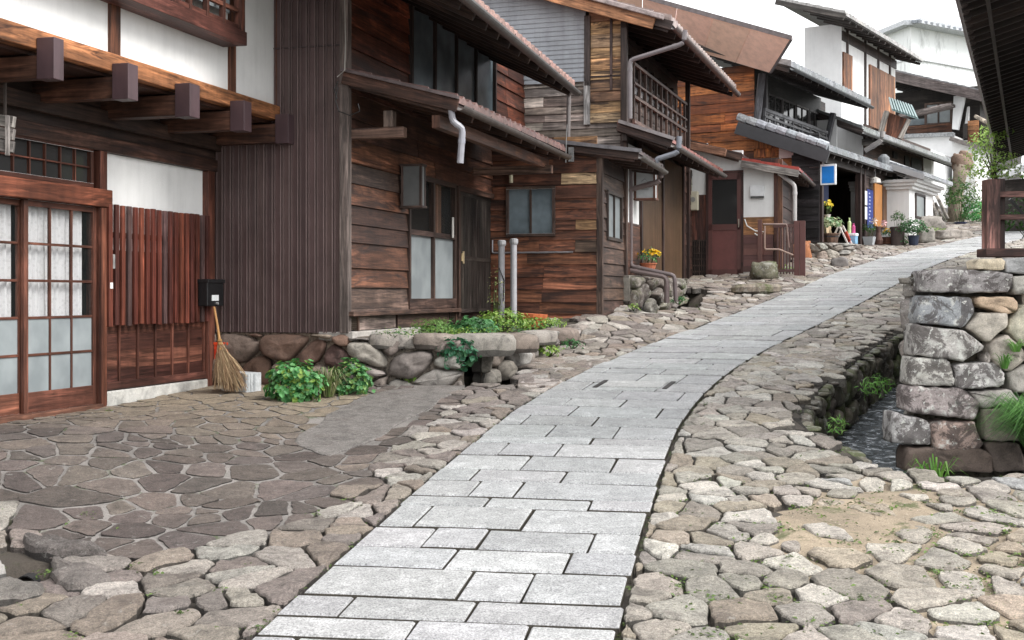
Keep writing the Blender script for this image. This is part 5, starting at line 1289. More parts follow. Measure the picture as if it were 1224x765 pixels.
# shop interior
t=thing('shop_shelf','dark shelf of grey goods standing inside the open shop front','shelf',FF.W(1.3,-1.2,zf))
m=MB()
for zz in (1.25,1.6,2.0,2.4): m.box(FF,.7,2.6,-1.5,-1.1,zz,zz+.03,(.10,.08,.07))
for aa in (.7,2.57): m.box(FF,aa,aa+.03,-1.5,-1.1,zf,2.5,(.1,.08,.07))
m.build('shelf_frame','wood',t)
for i in range(26):
    m=MB(); aa=.78+ (i%9)*.2; zz=(1.28,1.63,2.03)[i//9]; h=R.uniform(.08,.24); m.box(FF,aa,aa+R.uniform(.08,.15),-1.35,-1.15,zz,zz+h,vary(R.choice([(.35,.35,.36),(.12,.12,.13),(.45,.4,.33),(.2,.22,.26)]),.2)); m.build('boxed_item','fabric',t)
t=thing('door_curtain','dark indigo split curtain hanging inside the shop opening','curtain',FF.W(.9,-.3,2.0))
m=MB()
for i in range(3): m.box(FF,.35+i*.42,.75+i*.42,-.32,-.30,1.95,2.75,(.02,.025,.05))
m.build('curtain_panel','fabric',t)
# stone ledge under F
Lg=thing('stone_ledge','low dry stone ledge with one rusty orange boulder below the shop front','ledge',FF.W(0,.1,.7))
mb=MB(); bk=MB(); l1=[w2(FF,-.45,-.75),w2(FF,-.4,.15),w2(FF,.6,.42),w2(FF,1.8,.35),w2(FF,2.8,.15)]
rockwall(mb,l1,lambda u:.45+.16*u,lambda u:min(1.06+.01*u,.3+.45*u+.6),.30,.16,[(.28,.25,.22),(.22,.18,.15),(.33,.31,.28),(.18,.15,.13)],51,.08,.12,.1,.008,.3,backmb=bk); mb.build('boulder_wall','rock',Lg); bk.build('earth_fill','soil',Lg)
m=MB(); pp=w2(FF,-.5,-.25); boulder(m,pp[0],pp[1],.86,.24,.2,.26,(.36,.14,.06),6); m.build('rusty_boulder','rock',Lg,smooth=True)
m=MB(); pp=gp(1003,318); boulder(m,pp[0],pp[1],G(*pp)+.05,.18,.14,.13,(.22,.2,.19),9); m.build('loose_stone','rock',Lg,smooth=True)
m=MB(); m.hexa([FF.W(-.4,-.8,.6),FF.W(-.4,.1,.6),FF.W(2.8,.1,.6),FF.W(2.8,-.8,.6),FF.W(-.4,-.8,1.05),FF.W(-.38,.12,1.04),FF.W(2.8,.1,1.07),FF.W(2.8,-.8,1.07)],(.22,.2,.18)); m.build('ledge_top','concrete',Lg)

# ================================================================ K : small white storehouse
K=thing('white_storehouse','tiny white plastered storehouse with grey tiled hip roof and one dark framed window','storehouse',FK.W(0,0,1.2))
zk=FK.f(1087,227)[1]; kb=FK.c(1066,240,0)[0]; ka=FK.f(1115,240)[0]
mb=MB(); mb.box(FK,0,ka,kb-1.0,0,1.1,zk+.02,(.80,.80,.80)); mb.build('wall','plaster',K)
mb=MB()
for i,o in enumerate((.10,.17,.24)): mb.box(FK,-o,ka+o,kb-1.0,o,zk+.02+.075*i,zk+.02+.075*(i+1),(.74,.74,.74))
mb.build('cornice','plaster',K,bevel=.01)
zk2=zk+.26
ro=roof(K,FK,-.38,ka+.38,-.5,zk2+.36,.42,zk2+.02,(.27,.28,.30),(.4,.4,.4),.2,.04,None,amp=.04,soff='plaster')
m=MB(); m.tube([FK.W(-.4,-.5,zk2+.42),FK.W(ka+.4,-.5,zk2+.42)],.07,(.35,.36,.38),10); m.build('ridge','tile',ro)
m=MB(); m.tube([FK.W(-.42,-.5,zk2+.30),FK.W(-.42,-.5,zk2+.50),FK.W(-.42,-.5,zk2+.58)],[.15,.14,.06],(.16,.17,.18),12); m.build('ridge_end_tile','tile',ro)
u0,z1=FK.f(1094,233); u1,_=FK.f(1104,233); z0=FK.f(1094,258)[1]
window(K,FK,'f',0,u0,u1,z0,z1,(.06,.04,.035),.05,0,0,'frost','wood','window',.04)

# ================================================================ house G : tall white house up the hill
zg=1.6
Gh=thing('tall_white_house','tall white plastered house with brown plank shutters and long low tiled street roof','house',FG.W(0,0,zg))
gb=FG.c(1006,100,0)[0]
mb=MB(); mb.box(FG,.0,10.7,-1.6,-.02,zg-.5,4.5,(.80,.80,.80)); mb.box(FG,.002,5.1,-1.6,gb,4.5,7.2,(.80,.80,.80)); mb.build('wall','plaster',Gh)
gz=lambda px,py:FG.f(px,py,gb)[1]
ue=FG.f(1103,74,gb+.7); gl=-.3
ez=FG.f(1103,74,gb+.7)[1]
ro=roof(Gh,FG,-1.9,ue[0],-1.7,ez+.32*(1.7+gb+.7),gb+.7,ez,(.34,.33,.32),(.07,.06,.055),.25,.06,.5,amp=.045,rl=.6)
ag=lambda px,y=100:FG.f(px,y,gb)[0]
for px0,px1,y0,y1,c,mt,nm in ((1006.5,1017,62,112,(.26,.11,.05),'orange','shutter'),(1038,1068,77,158,(.30,.14,.07),'orange','shutter')):
    u0,u1=ag(px0,y0),ag(px1,y0); z1=gz(px0,y0); z0=gz(px0,y1); m=MB(); vboards(m,FG,'f',gb+.02,u0,u1,z0,z1,.16,[c,(c[0]*.75,c[1]*.7,c[2]*.7)],.03); m.build(nm,mt,Gh)
for px in (1012,1033.5,1049,1063): m=MB(); m.box(FG,ag(px,60)-.05,ag(px,60)+.05,gb,gb+.045,gz(px,100) if px>1034 or px<1015 else 4.4,7.1,(.06,.04,.035)); m.build('post','wood',Gh)
m=MB(); m.box(FG,0,5.1,gb,gb+.04,6.75,7.0,(.06,.04,.035)); m.build('girder','wood',Gh)
# lower street roof
lb=.75; e1=FG.f(1147,197,lb); e0=FG.f(1031,157,lb)
ro=roof(Gh,FG,e0[0],e1[0],-.6,e1[1]+.55,lb,(e0[1]+e1[1])/2-.02,(.22,.23,.23),(.07,.055,.05),.25,.06,.5,amp=.045,rl=.95,gutter=.05,gcol=(.12,.12,.12))
al=lambda px,y=200:FG.f(px,y,0)[0]
m=MB(); boards(m,FG,'f',0.0,.05,al(1112),2.6,4.5,.22,[(.08,.05,.04),(.10,.06,.045)],(),lap=.015); m.build('wall_boards','wood',Gh)
for px0,px1,y0,y1 in ((1066,1071,181,189),(1080,1085,186,197),(1088,1100,188,204)):
    m=MB(); u0,u1=al(px0,y0),al(px1,y0); m.box(FG,u0,u1,.02,.045,FG.f(px0,y1)[1],FG.f(px0,y0)[1],(.01,.01,.01)); m.build('opening','dark',Gh)  # solid black panels on the boards stand in for shade inside openings
for px0,px1 in ((1102,1111),): m=MB(); u0,u1=al(px0),al(px1); m.box(FG,u0,u1,.03,.05,3.0,4.3,(.55,.55,.55)); m.build('plaster_panel','plaster',Gh)
m=MB(); m.box(FG,al(1113),10.6,-.01,.03,zg-.4,FG.f(1115,245)[1],(.16,.15,.15)); m.build('grey_dado','concrete',Gh)
m=MB(); m.tube([FG.W(al(1139),.1,4.3),FG.W(al(1139),.1,2.0)],.05,(.35,.35,.35),8); m.build('downpipe','plastic',Gh)
g_=lambda px,py,bb: FG.W(e0[0]-.02,FG.c(px,py,e0[0]-.02)[0],FG.c(px,py,e0[0]-.02)[1])
pipe(Gh,'downpipe',[g_(1055,157,0),g_(1054,168,0),g_(1034,180,0)],.06,(.30,.28,.27))
m=MB(); m.box(FG,-.3,.0,.05,.55,3.9,4.05,(.3,.28,.26)); m.build('eave_block','grey_wood',Gh)
# leaning poles by the end wall
t=thing('leaning_poles','three bleached poles leaning against the white wall above the storehouse','pole',P(1125,270,36))
for (xa,ya),(xb,yb) in (((1114,222),(1133,262)),((1112,232),(1121,266)),((1118,243),(1130,268))):
    m=MB(); m.tube([P(xa,ya,36.2),P(xb,yb,35.6)],.05,(.38,.34,.30),6); m.build('pole','grey_wood',t)
# little roofed box
def roofed_box():
    Yb=34.0; t=thing('roofed_sign_box','tilted little wooden box with green ribbed metal roof standing on the tiled street roof','sign box',P(1068,165,Yb))
    m=MB(); pts=[P(1058,165,Yb-.3),P(1078,166,Yb-.5),P(1086,143,Yb-.5),P(1062,134,Yb-.3)]; bk=[q+Vector((.25,.8,.0)) for q in pts]
    m.hexa([pts[0],pts[1],bk[1],bk[0],pts[3],pts[2],bk[2],bk[3]],(.24,.09,.05)); m.build('box_body','wood',t)
    for (a_,b_) in (((1052,160),(1060,133)),((1075,166),(1086,143))): m=MB(); m.beam(P(*a_,Yb-.42),P(*b_,Yb-.42),.16,.12,(.42,.38,.34)); m.build('wing_board','grey_wood',t,bevel=.01)
    A_,B_,C_,D_=P(1062,118,Yb-.1),P(1091,128,Yb-.4),P(1098,143,Yb-1.0),P(1066,132,Yb-.75)
    n=9
    m=MB()
    for i in range(n):
        t0,t1=i/n,(i+.55)/n; up=Vector((0,-.02,.05)); e=[A_.lerp(B_,t0),A_.lerp(B_,t1),D_.lerp(C_,t1),D_.lerp(C_,t0)]
        m.hexa([e[3],e[2],e[1],e[0],e[3]+up,e[2]+up,e[1]+up,e[0]+up],(.22,.29,.29))
        t0,t1=(i+.55)/n,(i+1)/n; up=Vector((0,0,.02)); e=[A_.lerp(B_,t0),A_.lerp(B_,t1),D_.lerp(C_,t1),D_.lerp(C_,t0)]
        m.hexa([e[3],e[2],e[1],e[0],e[3]+up,e[2]+up,e[1]+up,e[0]+up],(.09,.16,.16))
    m.build('ribbed_roof','metal_brown',t)
roofed_box()

# ================================================================ house H : gabled house at the bend
FH=Fr(P(1165,0,41).x,41,33)
zh=2.2
H_=thing('gabled_house','dark gabled house at the bend with sleeve walls, plank dado and white plastered base','house',FH.W(0,0,zh))
hb=lambda px,a=0:FH.c(px,150,a)[0]; hz=lambda px,py,a=0:FH.c(px,py,a)[1]
mb=MB(); mb.box(FH,1.2,8,-6,-.1,zh-1,7.0,(.035,.028,.025)); mb.build('wall_core','dark',H_)
mb=MB(); mb.box(FH,.0,1.3,hb(1078),hb(1141),zh-1,hz(1110,164),(.80,.80,.80)); mb.box(FH,-.8,1.29,hb(1138,-.8),hb(1166,-.8),zh-1,hz(1150,168,-.8),(.76,.76,.76)); mb.build('base_wall','plaster',H_)
m=MB(); m.beam(FH.W(-.1,hb(1075),hz(1085,163)),FH.W(-.1,hb(1141),hz(1141,161)),.3,.12,(.33,.34,.35)); m.beam(FH.W(-.95,hb(1137,-.9),hz(1139,166,-.9)),FH.W(-.95,hb(1168,-.9),hz(1168,176,-.9)),.3,.13,(.16,.14,.13)); m.build('coping','tile',H_)
m=MB(); boards(m,FH,'c',.5,hb(1084,.5),hb(1138,.5),hz(1110,164,.5),hz(1110,149,.5),.16,[(.16,.07,.04),(.12,.055,.035)],(),lap=.02); m.build('dado_boards','wood',H_)
window(H_,FH,'c',.6,hb(1108,.6),hb(1136,.6),hz(1120,147,.6),hz(1120,125,.6),(.14,.09,.07),.07,1,0,'frost','wood','window',.06,.05)
m=MB(); m.box(FH,.7,.8,hb(1084,.7),hb(1106,.7),hz(1100,149,.7),hz(1100,142,.7),(.25,.28,.3)); m.build('glass_panel','frost_dim',H_)
def sleeve(pts,d,col,name='sleeve_wall'):
    m=MB(); a_=[FH.W(-.3,FH.c(px,py,-.3)[0],FH.c(px,py,-.3)[1]) for px,py in pts]; b_=[q+Vector((FH.d[0]*d,FH.d[1]*d,0)) for q in a_]
    m.hexa([a_[3],a_[2],b_[2],b_[3],a_[0],a_[1],b_[1],b_[0]],col); m.build(name,'plaster',H_)
sleeve([(1140,115),(1154,113),(1145,155),(1138,154)],.15,(.78,.79,.8))
sleeve([(1156,128),(1158,127),(1157,156),(1152,157)],.15,(.45,.45,.45))
m=MB(); boards(m,FH,'c',-.9,hb(1157,-.9),hb(1170,-.9),hz(1160,170,-.9),hz(1160,144,-.9),.17,[(.50,.22,.09),(.42,.17,.07)],(),lap=.02); m.build('golden_boards','orange',H_)
m=MB(); m.box(FH,-.8,2,hb(1170,-.9),hb(1182,-.9),hz(1160,172,-.9),hz(1160,144,-.9),(.05,.04,.035)); m.build('lattice','dark',H_)
b0,z0=FH.c(1060,84,-.9); b1,z1=FH.c(1175,108,-.9)
ro=roof(H_,FH,-.9,8,b0-1.5,z0+(z0-z1)/(b1-b0)*1.5,b1,z1-.1,(.20,.20,.21),(.035,.028,.026),.3,.06,.8,amp=.04)
m=MB(); m.beam(FH.W(-.97,b0-1.5,z0-.12+(z0-z1)/(b1-b0)*1.5),FH.W(-.97,b1,z1-.2),.08,.32,(.15,.12,.115)); m.build('bargeboard','wood',ro)
m=MB(); bA,zA=FH.c(1078,136,-.5); bC,zC=FH.c(1140,126,-.5); m.beam(FH.W(-.5,bA,zA-.1),FH.W(-.5,bC,zC),.7,.1,(.25,.21,.20)); m.build('window_canopy','grey_wood',H_)
m=MB(); m.tube([P(1166,139,39.5),P(1181,147,38.8)],.06,(.45,.38,.3),6); m.build('pole_end','grey_wood',H_)
m=MB(); m.box(FH,-1.0,-.85,hb(1152,-.9),hb(1157,-.9),hz(1155,165,-.9),hz(1155,148,-.9),(.05,.04,.035)); m.build('small_rail','dark',H_)

# ================================================================ I : far pale building on the hill
Yi=78
I_=thing('hilltop_hall','hilltop hall paled by colour for haze, with white weathered wall and grey tiled hip roof','hall',P(1115,110,Yi))  # wall and roof colours are paled in place of distance haze
m=MB(); zt=P(0,47,Yi).z
pts=[P(1056,46,Yi+6),P(1089,29,Yi),P(1250,62,Yi+4)]
base=3.0
w0,w1,w2_=P(1040,50,Yi+8),P(1089,31,Yi),P(1250,62,Yi+5)
for a_,b_ in ((w0,w1),(w1,w2_)):
    m.face([(a_.x,a_.y,base),(b_.x,b_.y,base),tuple(b_),tuple(a_)],(.80,.82,.82))
    off=Vector((0,6,0)); m.face([tuple(a_),tuple(b_),tuple(b_+off),tuple(a_+off)],(.6,.6,.6)); m.face([tuple(a_+off),tuple(b_+off),(b_.x,b_.y+6,base),(a_.x,a_.y+6,base)],(.7,.7,.7))
def _haze_pale():
    mt,nt,bs=newmat('haze_pale_wall'); c=attr(nt); pos=objco(nt); mp=nd(nt,'ShaderNodeMapping'); mp.inputs['Scale'].default_value=(1.6,1.6,.5); nt.links.new(pos,mp.inputs[0])
    n=noise(nt,mp.outputs[0],1.0,5,.75,.3); nt.links.new(mix(nt,'MULTIPLY',1.0,c,ramp(nt,n,[(.5,1.0),(.58,.8),(.66,.62)])),bs.inputs['Base Color']); bs.inputs['Roughness'].default_value=.9; return mt
M['haze_pale']=_haze_pale(); m.build('wall','haze_pale',I_)
m=MB()
for a_,b_ in ((w0,w1),(w1,w2_)):
    n=int((b_-a_).length/.45)
    m.beam(a_+Vector((0,-.5,.12)),b_+Vector((0,-.5,.12)),1.2,.30,(.50,.52,.55))
    for i in range(n): q=a_.lerp(b_,(i+.5)/n); m.beam(q+Vector((0,-1.2,.05)),q+Vector((0,.1,.36)),.2,.18,vary((.36,.38,.42),.1))
    m.beam(a_+Vector((0,-.08,-2.0)),b_+Vector((0,-.08,-2.0)),.12,.10,(.6,.62,.64))
m.build('roof','tile',I_)
# ================================================================ right side: retaining wall, terrace, eave
def plY(u,v): return 10.25-.12*(u-3.1)+.10*(v+1.3)
def pw(px,py):
    tx=(px-CX)/F; tz=(HZ-py)/F; Y=(10.25+.372+.13)/(1+.12*tx-.1*tz); return (tx*Y,tz*Y)
Wl=thing('stone_retaining_wall','tall dry stone retaining wall of big lichened blocks above the stream','retaining wall',(3.5,10.2,-1.4))
def wc(x,y): return pw(960+x/2.25,260+y/2.25)
WS=[
 ([(318,141),(440,138),(560,150),(558,208),(430,203),(312,205)],'L',(.26,.25,.24),.10),
 ([(465,112),(541,110),(542,141),(466,140)],'r',(.55,.47,.36),.07),
 ([(544,108),(650,108),(650,152),(543,150)],'r',(.34,.34,.34),.07),
 ([(563,156),(650,156),(650,213),(564,206)],'r',(.36,.34,.32),.08),
 ([(310,210),(450,216),(462,250),(430,295),(303,283)],'L',(.28,.29,.30),.12),
 ([(465,215),(560,211),(580,235),(562,261),(500,249),(464,236)],'r',(.46,.36,.25),.10),
 ([(436,294),(474,256),(545,254),(549,285),(500,336)],'r',(.42,.38,.32),.10),
 ([(550,285),(585,238),(650,225),(650,335),(594,345),(556,315)],'r',(.46,.41,.34),.11),
 ([(297,286),(430,305),(490,350),(430,386),(292,370)],'L',(.36,.35,.32),.13),
 ([(498,338),(546,312),(594,355),(594,388),(545,415),(505,385)],'r',(.40,.36,.31),.10),
 ([(285,375),(385,378),(410,440),(400,455),(281,449)],'L',(.40,.39,.37),.11),
 ([(403,396),(520,389),(541,425),(530,456),(415,462)],'L',(.44,.43,.41),.11),
 ([(545,420),(596,392),(650,400),(650,470),(560,470)],'r',(.36,.33,.30),.10),
 ([(276,453),(430,461),(480,502),(456,545),(272,521)],'L',(.33,.28,.27),.12),
 ([(442,468),(550,461),(580,500),(484,514)],'r',(.38,.35,.32),.08),
 ([(237,521),(340,546),(343,612),(234,606)],'L',(.38,.375,.36),.09),
 ([(344,549),(458,548),(486,612),(430,637),(348,618)],'L',(.34,.25,.22),.12),
 ([(486,366),(500,362),(506,388),(488,392)],'r',(.38,.35,.31),.05),
 ([(484,516),(590,506),(650,520),(650,600),(490,600)],'r',(.24,.21,.18),.10),
 ([(486,604),(580,606),(600,680),(510,682)],'d',(.10,.075,.065),.10),
 ([(596,474),(650,474),(650,512),(592,500)],'r',(.30,.27,.25),.07),
 ([(276,618),(480,622),(505,640),(506,684),(272,684)],'d',(.13,.095,.08),.12),
 ([(598,350),(650,342),(650,394),(598,388)],'r',(.42,.38,.33),.07),
]
rr=random.Random(99); mL,mr_,md=MB(),MB(),MB()
for pts,k,c,bu in WS:
    pl_=[wc(*p) for p in pts]; A,_,_=area_c(pl_)
    if A<0: pl_=pl_[::-1]
    p=soften(pl_,.001,.007,rr,.05,.15)
    T=lambda u,v,h: Vector((u,plY(u,v)-h,v))
    bu*=.38; prof=[(1.02,-.22),(1.02,-.2),(1.025,-.1*bu),(1.015,.3*bu),(.985,.6*bu),(.93,.82*bu),(.82,.94*bu),(.6,bu),(.35,bu),(.15,bu)]
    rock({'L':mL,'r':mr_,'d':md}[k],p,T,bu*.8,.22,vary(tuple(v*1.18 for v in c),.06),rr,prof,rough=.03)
for (x,y,poly) in voronoi(4.17,8.2,-1.55,.22,.36,.26,.42,.3,77):
    p=soften(poly,.006,.005,rr,.06,.4)
    if p and x>4.24: rock(mr_,p,lambda u,v,h: Vector((u,plY(u,v)-h,v)),.07,.2,vary(rr.choice([(.36,.33,.29),(.42,.38,.33),(.28,.26,.24),(.45,.42,.37)]),.1),rr,rough=.02)
bkm=MB(); bkm.face([(3.35,plY(3.35,-1.8)+.17,-1.8),(8.3,plY(8.3,-1.8)+.17,-1.8),(8.3,plY(8.3,.17)+.17,.17),(3.35,plY(3.35,.17)+.17,.17)],(.07,.06,.045)); bkm.build('packed_earth','soil',Wl)
mL.build('lichened_blocks','rock_lichen',Wl,smooth=True); mr_.build('pale_blocks','rock',Wl,smooth=True); md.build('dark_footing_blocks','rock',Wl,smooth=True)  # footing blocks are darker than the rest of the wall
ts=[(3.36,10.5),(3.6,11.2),(4.65,13.7),(bank[-1][0]+.85,bank[-1][1]-.15),(7.4,18.4)]
mb=MB(); bk=MB(); rockwall(mb,ts[::-1],lambda u:-1.35+.09*(8-u) if u<8 else -1.35,lambda u:.16+.02*max(0,(8-u)),.4,.3,[(.30,.28,.25),(.36,.33,.30),(.24,.21,.19)],61,.08,.15,0,.01,.3,backmb=bk,side=1); mb.build('return_blocks','rock_moss',Wl,smooth=True); bk.build('earth_fill','soil',Wl)
e0=bank[-1]; e1=(e0[0]+1.3,e0[1]+.25)
mb=MB(); bk=MB(); rockwall(mb,[(e0[0]-.15,e0[1]-.03),e1],lambda u:-1.2,lambda u:G(*e0)-.0+.05*u,.28,.2,[(.20,.18,.15),(.26,.24,.21),(.15,.13,.11)],66,.07,.14,0,.008,.3,backmb=bk,side=1); t=mb.build('culvert_wall','rock_moss',smooth=True,origin=(e0[0],e0[1],-1.2)); tag(t,'rubble wall closing the upper end of the stream channel','wall'); bk.build('earth_fill','soil',t)
mb=MB(); mb.face([(e0[0]-.3,e0[1]-.05,G(*e0)-.05),(e0[0]+1.5,e0[1]+.1,G(*e0)+.0),(e0[0]+2.2,e0[1]+3,.25),(e0[0]-.2,e0[1]+2.5,G(e0[0],e0[1]+2.5)-.08)],(.1,.09,.07)); mb.build('earth_top','soil',t)
mb=MB(); mb.face([(1.5,7.5,-2.3),(10,7.5,-2.3),(10,24,-2.3),(1.5,24,-2.3)],(.06,.055,.045)); o=mb.build('stream_bed','soil'); tag(o,kind='structure')
def tz(x,y): return .0235*y-.055
mb=MB(); 
pt=[(3.20,10.38),(3.4,10.75),(4.7,13.7),(bank[-1][0]+.9,bank[-1][1]-.1),(7.5,18.3),(9.2,21.5),(11.5,24.2),(18,26),(18,8.6),(8,9.75),(4.2,10.28)]
gxx=np.arange(3,18,.4); 
for x in gxx:
    for y in np.arange(8.4,26.5,.4):
        q=[(x,y),(x+.4,y),(x+.4,y+.4),(x,y+.4)]
        if sum(inside(pt,a,b) for a,b in q)>=4: mb.idx([(a,b,tz(a,b)) for a,b in q],[(0,1,2,3)],(.20,.18,.15))
ter=mb.build('terrace_ground','ground',smooth=True); tag(ter,kind='structure')
def keept(x,y): return inside(pt,x,y) and y<25
mb=MB(); r=random.Random(5)
for x,y,poly in voronoi(3,12,9.8,25,.36,.4,.42,.3,88,keept,False):
    p=soften(poly,r.uniform(.01,.03),.004,r,.12,.22)
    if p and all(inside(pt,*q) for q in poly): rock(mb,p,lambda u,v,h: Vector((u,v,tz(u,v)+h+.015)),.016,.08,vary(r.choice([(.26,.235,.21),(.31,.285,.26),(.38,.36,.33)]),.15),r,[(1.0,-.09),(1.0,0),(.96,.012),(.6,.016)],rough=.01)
tp=mb.build('terrace_paving','paving'); tag(tp,kind='structure')
# --- timber fence on the terrace
Yp=13.0
Fn2=thing('timber_fence','reddish timber rail fence with square post on the stone retaining wall','fence',P(1190,305,Yp))
x0=P(1180,0,Yp).x; x1=P(1196,0,Yp).x; zt0=P(0,303,Yp).z; zt1=P(0,214,Yp).z; rc=(.26,.13,.11)
f0=Fr(x0,Yp,0)
m=MB(); m.box(f0,0,.16,0,x1-x0,zt0,zt1,rc); m.build('post','wood',Fn2,bevel=.008)
m=MB(); m.box(f0,.17,.30,x1-x0-.01,x1-x0+.115,zt0,zt1+.02,(.05,.028,.024)); m.build('post','wood',Fn2,bevel=.006)
m=MB(); m.box(f0,-.05,.22,-.03,2.6,P(0,307,Yp).z,P(0,297,Yp).z,(.12,.06,.05)); m.build('base_beam','wood',Fn2,bevel=.008)
for y0,y1 in ((228,235),(256,262)): m=MB(); m.box(f0,.04,.10,x1-x0+.002,2.6,P(0,y1,Yp).z,P(0,y0,Yp).z,rc); m.build('rail','wood',Fn2,bevel=.005)
m=MB(); m.box(f0,0,.16,2.6,2.76,zt0,zt1,rc); m.build('post','wood',Fn2,bevel=.008)
m=MB(); m.beam(P(1207,238,13.6),P(1240,275,13.6),.03,.03,(.04,.04,.04)); m.build('brace','metal',Fn2)
# --- house on the right: only its long eave enters the frame
ZR=2.7; YA=ZR*F/352.; XA=(1157-CX)/F*YA; YB=ZR*F/163.; XB=(1198-CX)/F*YB
FR=Fr(XA,YA,math.degrees(math.atan2(XB-XA,YB-YA))); LR=math.hypot(XB-XA,YB-YA)
Rh=thing('timber_house','dark wooden house on the right whose deep slatted eave hangs over the street','house',FR.W(5,1.6,.3))
mb=MB(); mb.box(FR,1.5,LR-.4,1.7,6,.2,3.2,(.05,.035,.03)); mb.build('wall','wood',Rh)
ro=roof(Rh,FR,-3.5,LR,4.5,ZR+.3*4.5,0,ZR,(.20,.17,.165),(.035,.024,.02),.26,.05,.32,amp=.04,rl=.9,fascia=True)
m=MB(); m.tube([FR.W(-3.5,-.05,ZR-.01),FR.W(LR,-.05,ZR-.02)],.05,(.13,.10,.095),10,False,(math.pi,2*math.pi)); g_o=m.build('gutter','metal',ro,solid=.004)
m=MB(); u=-3
while u<LR: m.tube([FR.W(u,.05,ZR+.02),FR.W(u,-.05,ZR-.065),FR.W(u,-.11,ZR+.02)],.009,(.32,.30,.30),5); u+=.75
m.build('gutter_bracket','metal',g_o)
m=MB(); u=.16
while u<.2: z_=ZR+.3*u-.13; m.box(FR,-3.4,LR-.05,u,u+.035,z_,z_+.02,(.06,.042,.036)); u+=.16
m.build('soffit_batten','wood',ro)
t=thing('metal_roofed_shed','low shed with pale metal roof beyond the timber fence','shed',(14.6,24.5,.5))
fs=Fr(P(1196,0,31).x,31,60); m=MB(); m.box(fs,0,5,0,3,1.2,P(0,216,31).z,(.06,.05,.045)); m.build('wall','dark',t)
m=MB(); m.beam(P(1192,212,30.6),P(1300,168,30.6),1.2,.12,(.42,.43,.44)); m.build('roof','metal_brown',t)

# ---- left foreground concrete hump over the drain mouth
t=thing('drain_hump','rough concrete hump with dark drain mouth at the lower left edge','drain',(*gp(60,670),G(*gp(60,670))))
def hump(mb,pix,h,col,seed,prof=None):
    pl_=[gp(*q) for q in pix]; A,_,_=area_c(pl_)
    if A<0: pl_=pl_[::-1]
    r=random.Random(seed); p=soften(pl_,0,.008,r,.06,.6)
    rock(mb,p,lambda u,v,hh:Vector((u,v,G(u,v)+hh)),h,.12,col,r,prof or [(1.0,-.1),(1.0,.2*h),(.94,.65*h),(.8,.9*h),(.5,h)],rough=.03)
m=MB(); hump(m,[(-40,616),(0,628),(45,642),(90,652),(120,664),(150,668),(118,680),(70,684),(48,668),(40,664),(14,662),(-40,650)],.07,(.16,.14,.13),3); hump(m,[(60,668),(118,684),(140,700),(90,712),(62,700)],.05,(.2,.175,.16),6); hump(m,[(-30,694),(20,698),(60,706),(40,722),(-30,730)],.04,(.22,.2,.18),8); m.build('hump_body','paving',t)
m=MB(); hump(m,[(-60,664),(4,666),(6,684),(14,694),(-60,700)],.08,(.36,.34,.32),4); m.build('concrete_block','concrete',t)
p=gp(26,676); m=MB(); m.tube([(p[0]-.02,p[1]+.10,G(*p)-.14),(p[0]+.02,p[1]+.4,G(*p)-.12)],.06,(.03,.03,.032),14,False); m.build('pipe_mouth','plastic',t,solid=.006)
m=MB(); 0 and hump(m,[(-80,700),(10,696),(60,693),(130,690),(105,712),(60,722),(10,735),(-80,750)],.05,(.23,.20,.185),5); 

# ================================================================ plants and street clutter
GL=[(.05,.16,.05),(.08,.24,.08),(.035,.11,.035),(.11,.30,.11)]; GY=[(.16,.30,.04),(.24,.40,.07),(.10,.20,.03),(.34,.46,.12)]; GD=[(.035,.09,.02),(.05,.13,.03),(.07,.17,.04)]
def leaf(mb,p,nrm,size,kind,col):
    n=Vector(nrm).normalized(); t=n.cross(Vector((R.uniform(-1,1),R.uniform(-1,1),R.uniform(-1,1)))).normalized(); b=n.cross(t)
    p=Vector(p)
    if kind=='round':
        V=[tuple(p-n*size*.18)]; k=7
        for i in range(k): a=2*math.pi*i/k; q=1+(.18 if i%2 else -.1); V.append(tuple(p+(t*math.cos(a)+b*math.sin(a))*size*.5*q))
        mb.idx(V,[(0,1+i,1+(i+1)%k) for i in range(k)],col)
    else:
        w={'oval':.28,'blade':.09}[kind]*size; tip=p+t*size-n*size*.15; mid=p+t*size*.45+n*size*.05
        mb.idx([tuple(p),tuple(mid+b*w),tuple(tip),tuple(mid-b*w),tuple(mid-n*w*.4)],[(0,1,4),(1,2,4),(2,3,4),(3,0,4)],col)
def foliage(mb,c,rx,ry,rz,n,size,kind,cols,seed,low=-.3):
    c=Vector(c); s=0; tries=0
    while s<n and tries<n*12:
        tries+=1
        d=Vector((R.gauss(0,1),R.gauss(0,1),R.gauss(0,1))).normalized()
        if d.z<low: continue
        nz=mnoise.noise(d*2.2+Vector((seed*3.1,0,0)))
        rr_=(R.uniform(.45,1)**.5)*(1+.6*nz)
        if nz<-.2 and R.random()<.75: continue
        p=c+Vector((d.x*rx,d.y*ry,d.z*rz))*rr_
        col=vary(R.choice(cols),.2); nr=d+Vector((R.uniform(-.6,.6),R.uniform(-.6,.6),R.uniform(0,.8)))
        leaf(mb,p,nr,size*R.uniform(.6,1.25),kind,col); s+=1
